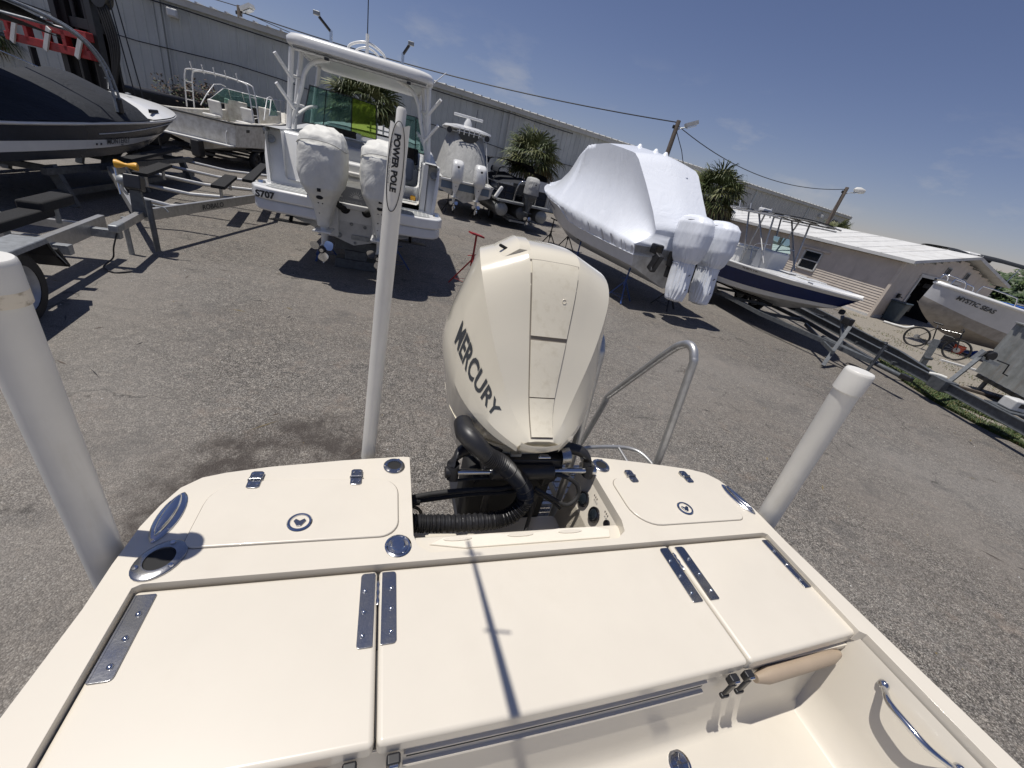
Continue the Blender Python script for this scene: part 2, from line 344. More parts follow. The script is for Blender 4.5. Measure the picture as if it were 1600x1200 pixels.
# grass verge: tufts of bent blades in one mass
def grass():
    mb=MB(); rnd=random.Random(3)
    def blade(x,y,h,mat):
        a=rnd.uniform(0,2*PI); w=.006+.004*rnd.random(); lx,ly=cos(a)*h*.6,sin(a)*h*.6; px,py=-sin(a)*w,cos(a)*w
        mb.add([(x-px,y-py,0),(x+px,y+py,0),(x+lx*.35+px*.7,y+ly*.35+py*.7,h*.6),(x+lx*.35-px*.7,y+ly*.35-py*.7,h*.6),(x+lx,y+ly,h*.95)],[(0,1,2,3),(3,2,4)],mat)
    P=[(9.55,6.2),(9.45,7.0),(9.25,7.6),(9.1,8.4),(9.2,9.4),(9.6,10.7),(10.4,12.2)]
    for _ in range(52000):
        t=rnd.random()**.8*(len(P)-1); i=int(t); f=t-i; x=lerp(P[i][0],P[i+1][0],f); y=lerp(P[i][1],P[i+1][1],f)
        d=rnd.random()**1.4*1.5-.07; x+=d; y-=d*.25
        if noise.noise((x*1.7,y*1.7,3))>-.42+d*.30 or rnd.random()<.03: blade(x,y,rnd.uniform(.02,.085),M['leaf2'] if rnd.random()<.65 else (M['leaf'] if rnd.random()<.7 else M['deadfrond']))
    for _ in range(9000):   # weeds further back and at the hut's foot
        x=rnd.uniform(10,16); y=rnd.uniform(8.5,19.5)
        if noise.noise((x*.8,y*.8,9))>.12: blade(x,y,rnd.uniform(.015,.06),M['leaf2'] if rnd.random()<.5 else M['deadfrond'])
    tag(mb.build('grass',None),'short patchy green grass and weeds along the gravel edge','grass',kind='stuff')
grass()
# ---------------------------------------------------------------- warehouse
WD=Vector((.8695,.4939,0)); WN=Vector((.4939,-.8695,0))
WP0=Vector((-20.2,23.7,0))
M['metalwall']=vary(principled('pale_grey_green_metal_siding',(.52,.535,.505),.5,.05),.5,.14,bump=.05,bscale=3,detail=7)
M['metalwall2']=vary(principled('cream_metal_siding',(.56,.55,.50),.5,.05),.5,.12)
def warehouse():
    w=thing('warehouse','long pale grey corrugated metal warehouse behind the whole boat yard','warehouse',WP0)
    def profile(L,pitch=.40,d=.035):
        pts=[]; x=0
        while x<L:
            pts+=[(x,0),(x+pitch*.70,0),(x+pitch*.78,d),(x+pitch*.92,d)]; x+=pitch
        return pts
    H=6.0
    streaks(M['metalwall'],(.8,.8,.10),(.24,.25,.235),.5); streaks(M['metalwall2'],(.8,.8,.10),(.30,.29,.26),.4)
    def run(name,s0,s1,mat,seam):
        mb=MB(); pr=profile(s1-s0)
        rings=[[tuple(WD*(s0+a)+WN*dd+Vector((0,0,z))) for a,dd in pr] for z in(0,H-.05)]
        mb.loft(rings,closed_u=False); o=mb.build(name,mat,w); return o
    # bays, each its own wall panel run, with a flashing strip between them
    seams=[-48,-36,-24,-12,-1,10,17.5,27,36,45,54,62.3]
    for i in range(len(seams)-1):
        run('wall_panel',seams[i]+.06,seams[i+1]-.06,M['metalwall'] if seams[i]<36 else M['metalwall2'],0)
        mb=MB(); p=WD*seams[i]+WN*.03; mb.box(p+Vector((0,0,H/2-.05)),(.20,.10,H-.1),math.atan2(WD.y,WD.x)); mb.build('flashing_strip',M['metalwall'],w)
    # end wall and roof
    e=WD*62.3; mb=MB(); mb.add([e,e-WN*30,e-WN*30+Vector((0,0,6)),e-WN*15+Vector((0,0,7.4)),e+Vector((0,0,6))],[(0,1,2,3,4)]); mb.build('end_wall',M['metalwall2'],w)
    mb=MB(); a=WD*-48; mb.add([a+WN*.25+Vector((0,0,6.02)),e+WN*.25+WD*.3+Vector((0,0,6.02)),e-WN*15+WD*.3+Vector((0,0,7.45)),a-WN*15+Vector((0,0,7.45))],[(0,1,2,3)])
    mb.add([a-WN*15+Vector((0,0,7.45)),e-WN*15+WD*.3+Vector((0,0,7.45)),e-WN*30+WD*.3+Vector((0,0,6)),a-WN*30+Vector((0,0,6))],[(0,1,2,3)])
    mb.build('roof',M['roofwhite'],w)
    # eave trim + raised roof-sheet ribs showing as little teeth against the sky
    mb=MB(); mb.beam(a+WN*.16+Vector((0,0,5.88)),e+WN*.16+Vector((0,0,5.88)),.10,.26); mb.build('eave_trim',M['metalwall2'],w)
    mb=MB(); s=-48
    while s<62.3:
        p=WD*s; mb.beam(p+WN*.30+Vector((0,0,6.035)),p-WN*3+Vector((0,0,6.34)),.09,.09); s+=.6
    tag(mb.build('roof_rib',M['roofwhite'],w),kind='stuff')
    # down-pipe, wall lamps and vents
    mb=MB(); p=WD*17.9+WN*.12; mb.tube([p+Vector((0,0,5.8)),p+Vector((0,0,.2))],.06); mb.build('downpipe',M['metalwall2'],w)
    for s,z in((-.4,5.35),(56.5,5.2),(11.6,4.9)):
        mb=MB(); p=WD*s+WN*.22+Vector((0,0,z)); mb.box(p,(.42,.3,.34),math.atan2(WD.y,WD.x)); f=mb.build('wall_lamp',M['trimw'],w,bevel=.04)
        mb=MB(); mb.box(p+WN*.17,(.3,.05,.22),math.atan2(WD.y,WD.x)); mb.build('lamp_glass',M['lens'],f)
    mb=MB(); p=WD*59.8+WN*.05+Vector((0,0,4.9)); mb.box(p,(1.0,.12,.7),math.atan2(WD.y,WD.x)); mb.build('louvre_vent',M['darkglass'],w)
    # cable clipped along the wall
    mb=MB(); mb.tube([WD*s+WN*.14+Vector((0,0,3.9-.02*s+.12*sin(s*.6))) for s in range(-30,45,2)],.022,5); mb.build('wall_cable',M['black'],w)
    mb=MB(); mb.tube([WD*s+WN*.2+Vector((0,0,5.62-.05*abs(sin(s*.35)))) for s in range(-30,24,1)],.028,5); mb.build('wall_cable',M['black'],w)
warehouse()
# ---------------------------------------------------------------- hut
HC=Vector((15.5,19.7,0)); HG=Vector((.8695,.4939,0)); HL=Vector((-.4939,.8695,0)); HN=-HG  # gable dir, long dir, long wall normal
GN=-HL
def hut():
    w=thing('siding_hut','low beige clapboard hut with white roof and an open dark garage bay','hut',HC)
    Z=Vector((0,0,1)); EH=2.55; RH=3.35; GW=11.0; RG=5.4; LL=15.0
    def clap(name,base,dirn,nrm,L,z0,z1,mat,top=None,cut=None):
        """stepped clapboards; every lap leans out 14 mm. cut=(s0,s1,z0,z1) opening"""
        mb=MB(); z=z0; p=.115
        while z<z1-.01:
            zt=min(z+p,z1); spans=[(0,L)]
            if top: 
                s_ok=[s/20*L for s in range(21) if top(s/20*L)>=zt]
                if not s_ok: z=zt; continue
                spans=[(min(s_ok),max(s_ok))]
            if cut and z<cut[3]-.01 and zt>cut[2]+.01:
                spans=[q for a,b in spans for q in((a,min(b,cut[0])),(max(a,cut[1]),b)) if q[1]>q[0]+.01]
            for a,b in spans:
                A=base+dirn*a; B=base+dirn*b
                mb.add([A+nrm*.022+Z*z,B+nrm*.022+Z*z,B+nrm*.004+Z*zt,A+nrm*.004+Z*zt,A+Z*z,B+Z*z],[(0,1,2,3),(4,5,1,0)])
            z=zt
        return mb.build(name,mat,w)
    O=Vector((0,0,0))
    win=(3.35,4.25,1.15,2.05)
    clap('long_wall_siding',O,HL,HN,LL,.12,EH,M['siding'],cut=win)
    door=(2.1,6.4,0,2.15)
    top=lambda s: EH+(RH-EH)*(s/RG if s<RG else (GW-s)/(GW-RG))
    clap('gable_siding',O,HG,GN,GW,.12,RH,M['siding'],top=top,cut=door)
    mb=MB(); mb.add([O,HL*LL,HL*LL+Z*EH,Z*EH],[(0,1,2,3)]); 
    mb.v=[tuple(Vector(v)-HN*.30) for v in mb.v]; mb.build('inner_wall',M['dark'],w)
    # plinth, corner boards
    mb=MB(); mb.beam(O+Z*.06+HN*.01,HL*LL+Z*.06+HN*.01,.06,.12); mb.beam(O+Z*.06+GN*.01,HG*2.1+Z*.06+GN*.01,.06,.12); mb.beam(HG*6.4+Z*.06+GN*.01,HG*GW+Z*.06+GN*.01,.06,.12); mb.build('plinth',M['trimw'],w)
    mb=MB(); mb.box(Z*1.275+HN*.02+GN*.02,(.12,.12,2.55),math.atan2(HG.y,HG.x)); mb.build('corner_board',M['siding'],w)
    # window: frame, panes, shade
    a=math.atan2(HL.y,HL.x); c=HL*3.8+Z*1.6
    fr=MB()
    for q,d in((HL*.45,(.07,.09,.97)),(-HL*.45,(.07,.09,.97))): fr.box(c+q+HN*.03,d,a)
    for z in(-.45,.45): fr.box(c+Z*z+HN*.03,(.97,.09,.07),a)
    fr.box(c+HN*.028,(.9,.06,.05),a); fo=fr.build('window',M['trimw'],w)
    for z in(-.225,.225):
        g=MB(); g.box(c+Z*z-HN*.02,(.84,.012,.40),a); g.build('pane',M['darkglass'],fo)
    mb=MB(); mb.box(c+Z*.56+HN*.05,(1.5,.12,.09),a); mb.build('window_head',M['siding'],w)
    # second window further along
    c2=HL*9.2+Z*1.6; fr=MB(); fr.box(c2+HN*.03,(1.2,.08,.95),a); f2=fr.build('window',M['trimw'],w); g=MB(); g.box(c2+HN*.07,(1.08,.02,.83),a); g.build('pane',M['darkglass'],f2)
    # garage bay
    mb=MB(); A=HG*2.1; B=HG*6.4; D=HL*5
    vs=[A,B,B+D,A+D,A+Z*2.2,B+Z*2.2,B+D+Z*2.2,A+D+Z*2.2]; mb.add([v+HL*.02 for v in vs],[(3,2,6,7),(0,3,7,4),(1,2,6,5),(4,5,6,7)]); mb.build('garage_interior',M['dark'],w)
    mb=MB(); g=math.atan2(HG.y,HG.x)
    for q in(A,B): mb.box(q+Z*1.08+GN*.02,(.12,.1,2.16),g)
    mb.box((A+B)/2+Z*2.2+GN*.02,(4.5,.1,.13),g); mb.build('door_frame',M['trimw'],w)
    rnd=random.Random(5)  # clutter in the bay: shelves and boxes in the gloom
    mb=MB()
    for k in range(34):
        mb.box(A+HG*rnd.uniform(.3,4)+HL*rnd.uniform(.6,3)+Z*rnd.uniform(.2,1.8),(rnd.uniform(.1,.5),rnd.uniform(.1,.4),rnd.uniform(.08,.4)),rnd.uniform(0,3),mat=M[rnd.choice(['black','galv_dark','galv','wood','red','black'])])
    tag(mb.build('stored_clutter',None,w),kind='stuff')
    for s in(4.3,6.6):   # louvred vents in the gable
        c=HG*s+Z*2.62+GN*.03; mb=MB(); mb.box(c,(.44,.06,.36),g); v=mb.build('gable_vent',M['galv'],w); q=MB(); q.box(c+GN*.031,(.34,.004,.27),g); q.build('vent_opening',M['dark'],v)
        for k in range(5):
            q=MB(); q.box(c+GN*.035+Z*(-.12+.06*k),(.34,.02,.028),g); q.build('slat',M['galv_dark'],v)
    mb=MB(); c=HG*1.2+Z*1.15+GN*.08; mb.box(c,(.12,.1,.2),g); mb.tube([c,c+GN*.18-Z*.05],.02,6); mb.build('hose_tap',M['black'],w)
    # roof: two slopes with thickness, white fascia
    for (s0,s1,z0,z1,nm) in((-.35,RG,EH+.02,RH+.09,'roof'),(RG,GW+.35,RH+.09,EH+.02,'roof')):
        mb=MB(); P=[HG*s0+Z*z0,HG*s1+Z*z1,HG*s1+Z*z1+HL*LL,HG*s0+Z*z0+HL*LL]; P[0]+=GN*.45;P[1]+=GN*.45
        up=[v+Z*.13 for v in P]; mb.add(P+up,[(0,1,2,3),(4,5,6,7),(0,1,5,4),(1,2,6,5),(2,3,7,6),(3,0,4,7)]); r=mb.build(nm,M['roofwhite'],w)
        rb=MB(); k=.9
        while k<LL:
            rb.beam(HG*s0+Z*(z0+.137)+HL*k,HG*s1+Z*(z1+.137)+HL*k,.05,.016); k+=1.0
        tag(rb.build('roof_seam',M['roofwhite'],r),kind='stuff')
    # leaning lower extension at the far left
hut()
def rear_shed():
    base=HC+HL*15.4+HG*1.0
    w=thing('lean_to_shed','low shed with pale roof behind the navy skiff, left of the hut','shed',base)
    Z=Vector((0,0,1)); a=math.atan2(HG.y,HG.x)
    mb=MB(); mb.box(HL*3+HG*3+Z*1.2,(6,6,2.4),a); mb.build('wall',M['siding'],w)
    mb=MB(); mb.add([-HG*.4-HL*.1+Z*2.3,HG*6.4-HL*.1+Z*2.75,HG*6.4+HL*6.5+Z*2.75,-HG*.4+HL*6.5+Z*2.3,-HG*.4-HL*.1+Z*2.42,HG*6.4-HL*.1+Z*2.87,HG*6.4+HL*6.5+Z*2.87,-HG*.4+HL*6.5+Z*2.42],[(0,1,2,3),(4,5,6,7),(0,1,5,4),(1,2,6,5),(2,3,7,6),(3,0,4,7)]); mb.build('roof',M['roofwhite'],w)
rear_shed()
# ---------------------------------------------------------------- trees
def palm(x,y,h,r,label,seed,nf=70):
    rnd=random.Random(seed); t=thing('cabbage_palm',label,'palm tree',(x,y,0),0,'cabbage palms by the warehouse')
    mb=MB(); pr=[]
    for i in range(18):
        z=(h-r*.25)*i/17; pr.append((.19+.03*(i%2)+(.07 if i<2 else 0),z))
    mb.lathe(pr,12); mb.build('trunk',M['bark'],t,smooth=40)
    bt=MB()
    for k in range(26):   # old leaf boots under the crown
        a=rnd.uniform(0,2*PI); z=h-r*.3-rnd.random()*.9; bt.beam((cos(a)*.15,sin(a)*.15,z),(cos(a)*.42,sin(a)*.42,z+.32),.07,.03)
    bt.build('leaf_boot',M['bark'],t)
    cr=MB()
    for k in range(nf):
        a=rnd.uniform(0,2*PI); el=math.asin(rnd.uniform(-.72,1)); pet=r*rnd.uniform(.38,.58)
        d=Vector((cos(a)*cos(el),sin(a)*cos(el),sin(el))); o=Vector((0,0,h)); droop=Vector((0,0,-1))
        c=o+d*pet; mat=M['deadfrond'] if el<-.55 and rnd.random()<.7 else (M['frond2'] if rnd.random()<.35 else M['frond'])
        cr.tube([o,o+d*pet*.6+Vector((0,0,.04)),c],.012,3,mat,cap=False)
        side=d.cross(Vector((0,0,1)))
        if side.length<.05: side=Vector((1,0,0))
        side.normalize(); up=side.cross(d).normalized(); roll=rnd.uniform(-.5,.5); side,up=(side*cos(roll)+up*sin(roll)),(up*cos(roll)-side*sin(roll))
        fl=r*rnd.uniform(.42,.62); nb=17
        for j in range(nb):       # fan of pointed, drooping leaflets
            th=R_(-105+210*j/(nb-1)+rnd.uniform(-4,4)); ld=d*cos(th)+side*sin(th); ll=fl*(.62+.38*cos(th*.75))*rnd.uniform(.85,1.1)
            w=side*cos(th)-d*sin(th); wv=w*.026+up*.012
            p1=c+ld*ll*.5+up*.03; p2=c+ld*ll*.82+droop*ll*.10; p3=c+ld*ll*1.0+droop*ll*rnd.uniform(.2,.5)
            cr.add([c-wv*.3,c+wv*.3,p1+wv,p1-wv,p2+wv*.7,p2-wv*.7,p3],[(0,1,2,3),(3,2,4,5),(5,4,6)],mat)
    cr.build('crown',None,t)
palm(-8.9,19.3,3.25,1.75,'tallest cabbage palm seen under the white hardtop of the twin-engine boat',11,95)
palm(-1.9,25.2,3.15,1.85,'round cabbage palm behind the black pontoon boat',12,95)
palm(7.7,23.4,3.45,1.7,'dark cabbage palm just right of the shrink-wrapped boat',13,90)
palm(7.4,25.4,2.3,1.5,'second palm close behind the dark palm by the wrapped boat, mostly hidden',14,50)
palm(20.8,34.3,3.0,1.7,'small palm at the foot of the right utility pole behind the hut roof',15,60)
palm(-27,20.2,2.7,1.6,'palm at the far left edge behind the covered runabout',16,50)
def bush(x,y,z0,r,h,label,seed,mats,n,cat='bush',group=None,leaf=.07,name='bush'):
    rnd=random.Random(seed); t=thing(name,label,cat,(x,y,0),0,group)
    st=MB(); lf=MB()
    for k in range(int(7+h)):
        a=rnd.uniform(0,2*PI); p=[Vector((0,0,0))]; d=Vector((cos(a)*.5,sin(a)*.5,1)).normalized()
        for j in range(5):
            d=(d+Vector((rnd.uniform(-.25,.25),rnd.uniform(-.25,.25),.05))).normalized(); p.append(p[-1]+d*(h*.8/5))
        st.tube(p,[.05*h/2*(1-.17*i) for i in range(6)],5)
    cl=[]
    for k in range(22):
        a=rnd.uniform(0,2*PI); q=rnd.random()**.5; cl.append((Vector((cos(a)*r*q*.85,sin(a)*r*q*.85,z0+(h-z0)*rnd.uniform(.15,.9))),rnd.uniform(.25,.5)*r*.75))
    for k in range(n):
        c,rr=rnd.choice(cl); v=Vector((rnd.gauss(0,1),rnd.gauss(0,1),rnd.gauss(0,.8))); v=v.normalized()*rr*rnd.random()**.35
        p=c+v; s=leaf*rnd.uniform(.6,1.3); u=Vector((rnd.gauss(0,1),rnd.gauss(0,1),rnd.gauss(0,.6))).normalized(); w=u.orthogonal().normalized()
        lf.add([p-u*s,p+w*s*.45,p+u*s,p-w*s*.45],[(0,1,2,3)],rnd.choice(mats))
    st.build('trunk',M['bark'],t); lf.build('crown',None,t)
bush(-17.9,20.6,.3,1.4,2.9,'sparse brown dry bush against the warehouse wall',21,[M['dryleaf'],M['dryleaf'],M['leaf']],1500,leaf=.06,name='dry_bush')
bush(-16.9,20.8,.1,1.0,1.5,'low dry shrub beside the old cabin boat',22,[M['dryleaf'],M['leaf']],900,leaf=.06,name='dry_bush')
G='trees beyond the hut'
for i,(x,y,r,h,lab) in enumerate([(37,33,3.2,3.9,'leafy green tree nearest the right edge beyond the hut'),(45,37,4.2,4.5,'broad green tree right of the hut with a bare limb'),(33,38,2.3,3.4,'green tree peeking over the right end of the hut roof'),(52,62,5,5.2,'distant tree seen just above the hut roof'),(41,60,3.4,4.4,'far dark tree above the hut ridge'),(58,47,5,5.6,'rounded tree far right behind the canopy boat'),(70,60,7,7,'large far tree at the right edge of the skyline'),(31,29.5,1.6,2.6,'low hedge bush beside the hut gable')]):
    bush(x,y,.2,r,h,lab,40+i,[M['leaf'],M['leaf2'],M['leaf'],M['leaf']],5200,'tree',G,leaf=.26,name='broadleaf_tree')
# far hedge line closing the horizon
def treeline():
    rnd=random.Random(9); mb=MB()
    for k in range(36000):
        t=rnd.random(); x=40+t*230; y=110-t*60+rnd.uniform(-8,8); top=4.3+1.4*noise.noise((x*.06,3,1))+1.3*noise.noise((x*.3,7,1))
        z=top*rnd.random()**.6; s=rnd.uniform(.7,1.5); u=Vector((rnd.gauss(0,1),rnd.gauss(0,1),rnd.gauss(0,.6))).normalized(); w=u.orthogonal().normalized(); p=Vector((x,y,z))
        mb.add([p-u*s,p+w*s*.6,p+u*s,p-w*s*.6],[(0,1,2,3)],M['leaf'] if rnd.random()<.8 else M['leaf2'])
    tag(mb.build('distant_woods',None),'distant dark green woods along the horizon at right','woods',kind='stuff')
treeline()
# ---------------------------------------------------------------- utility poles, lamps, wires
def upole(x,y,h,lean,lx,label,head):
    t=thing('utility_pole',label,'utility pole',(x,y,0),0,'wooden poles with yard lamps')
    mb=MB(); mb.lathe([(.16,0),(.14,h*.5),(.115,h-.02),(.10,h)],12); mb.build('pole',M['wood'],t,smooth=50)
    mb=MB(); mb.tube([(0,0,h-.45),(lx*.5,0,h-.30),(lx,0,h-.2)],.03,6); mb.build('lamp_arm',M['galv'],t)
    mb=MB()
    if head=='flood': mb.box((lx+.15,0,h-.02),(.62,.42,.18),Matrix.Rotation(R_(-25),3,'Y')); 
    else: mb.lathe([(.05,-.42),(.16,-.3),(.20,0),(.13,.3),(.05,.36)],12,(lx+.3,0,h-.02),axis='x')
    f=mb.build('lamp_head',M['trimw'],t,smooth=40)
    mb=MB(); mb.box((lx+.2,0,h-.16),(.46,.34,.03),Matrix.Rotation(R_(-25),3,'Y')) ; mb.build('lamp_lens',M['lens'],f)
    mb=MB(); mb.lathe([(.06,0),(.07,.1),(.05,.16)],8,(-.16,0,h-.4)); mb.build('insulator',M['black'],t)
upole(5.25,26,6.5,0,.55,'wooden utility pole with square floodlight above the wrapped boat','flood')
upole(19.3,33,6.25,0,.6,'wooden utility pole with oval lamp head behind the hut','oval')
upole(-19.1,26.2,6.75,0,.3,'thin utility pole poking above the warehouse roof at upper left','flood')
def wire(a,b,sag,r,label):
    a,b=Vector(a),Vector(b); pts=[a.lerp(b,i/24)-Vector((0,0,sag*4*(i/24)*(1-i/24))) for i in range(25)]
    mb=MB(); mb.tube(pts,r,5); tag(mb.build('overhead_wire',M['black']),label,'wire',group='overhead wires')
wire((5.2,26,6.3),(19.2,33,6.1),.9,.022,'sagging overhead wire between the two wooden poles with lamps')
wire((-19.1,26.2,6.5),(5.2,26,6.4),.45,.028,'overhead wire running left along the warehouse eave from the floodlight pole')
wire((-19.1,26.2,6.7),(-60,18,9.5),.6,.02,'overhead wire leaving the upper left pole to the left')
wire((-19.1,26.2,6.55),(-5,60,8.5),.6,.02,'overhead wire going back over the warehouse roof at upper left')
mb=MB(); mb.tube([(5.3,25.9,6.0),(5.9,25.8,5.2),(6.6,25.6,3.9),(6.9,25.4,2.0),(7,25.3,0)],.02,5); tag(mb.build('guy_wire',M['black']),'slack guy cable hanging from the floodlight pole to the palm','cable')
# ================================================================ FOREGROUND BOAT
FB_LOC=(.172,.964,1.3); FB_RZ=R_(21.3)
fb=thing('bay_boat','cream bay boat stern deck with closed hatches, filling the foreground','boat',FB_LOC,FB_RZ)
XC=.012
def halfw(y): return 1.135 if y>-.1 else 1.135+(-.1-y)*.075 if y>-1.2 else 1.2175
stern=[(-1.135,.02),(-1.128,.14),(-1.112,.22),(-1.088,.29),(-1.045,.335),(-.985,.357),(-.86,.385),(-.61,.420),(-.40,.440)]
sternR=[(.43,.440),(.50,.436),(.72,.400),(.90,.365),(.99,.345),(1.06,.318),(1.105,.27),(1.135,.20),(1.15,.12),(1.152,.02)]
def notchpts(zf):   # zf 0 top .. 1 bottom; inner walls of the motor well
    xl=lerp(-.372,-.345,zf); xr=lerp(.432,.345,zf); yf=lerp(-.018,.10,min(1,zf*2.2))
    ar=lerp(.442,.375,zf)
    return [(xl,ar-.004),(xl,yf+.07),(xl+.012,yf+.03),(xl+.05,yf),(xr-.06,yf),(xr-.015,yf+.03),(xr,yf+.08),(xr,ar-.004)]
def deck():
    side_l=[(-halfw(y),y) for y in(-3.2,-2.2,-1.2,-.9,-.6,-.35,-.1)]; side_r=[(halfw(y)+.017,y) for y in(-.1,-.35,-.6,-.9,-1.2,-2.2,-3.2)]
    def inner(): 
        return [(1.085+.0,-3.2),(1.135,-1.2),(1.112,-.47),(1.092,-.455),(1.092,-.055),(1.075,-.045),(-1.045,-.045),(-1.062,-.055),(-1.062,-.455),(-1.082,-.47),(-1.105,-1.2),(-1.105,-3.2)]
    outline=side_l+stern+notchpts(0)+sternR+side_r+inner()
    # stern deck and gunwales: one U-shaped moulding, bevelled edge
    mb=MB(); mb.prism(outline,-.05,0); d=mb.build('deck',M['cream'],fb,bevel=.012,seg=3)
    # motor-well walls, sloping, and its floor
    mb=MB(); rings=[[(x,y,z) for x,y in notchpts(f)] for f,z in((0,-.045),(.5,-.18),(1,-.32))]
    mb.loft(rings,closed_u=False); mb.build('motor_well',M['cream'],fb,smooth=50)
    # topsides below the deck
    cut=lambda f,z:[(x*lerp(1,.985,f),y-.02*f,z) for x,y in side_l+stern]+[(x,y,z) for x,y in notchpts(f)]+[(x*lerp(1,.985,f),y-.02*f,z) for x,y in sternR+side_r]
    mb=MB(); mb.loft([cut(0,-.05),cut(.5,-.18),cut(1,-.32)],closed_u=False); mb.build('topside',M['cream'],fb,smooth=40)
    base=[(x*.985,min(y,.372)-.0) for x,y in side_l+stern+sternR+side_r]
    rs=[[(x*k,y-dy,z) for x,y in base] for k,dy,z in((1,0,-.32),(.97,.02,-.5),(.93,.03,-.62),(.5,.05,-.76),(.02,.06,-.82))]
    mb=MB(); mb.loft(rs,closed_u=True,cap=False); mb.build('hull_bottom',M['white_bottom'],fb,smooth=30)
    mb=MB(); mb.prism(rrect(-.345,.1,.345,.372,.02),-.322,-.318); mb.build('well_floor',M['cream'],fb)
    # rub rail
    mb=MB(); mb.tube([(x*1.008,y,-.055) for x,y in side_l+stern],.018,8); mb.tube([(x*1.008,y,-.055) for x,y in sternR+side_r],.018,8); mb.build('rub_rail',M['cream'],fb,smooth=60)
    # low step shelf forward of the well with its raised non-skid pad
    mb=MB(); mb.prism(rrect(-.374,-.03,.436,.078,.012),-.20,-.040); mb.build('well_shelf',M['cream'],fb,bevel=.010,seg=3)
    pad=MB(); pad.prism([(-.27,.066),(-.10,.070),(.04,.060),(.17,.072),(.33,.070),(.385,.05),(.37,.016),(-.20,.016),(-.32,.04)],-.045,-.034)
    pad.build('nonskid_pad',M['cream_matte'],fb,bevel=.005)
    for x in(-.17,.06,.26):
        q=MB(); q.prism([(x-.05+.05*cos(t*PI/6)*1,.052+.008*sin(t*PI/6)) for t in range(12)],-.035,-.031); q.build('pad_mark',M['cream'],fb)
deck()
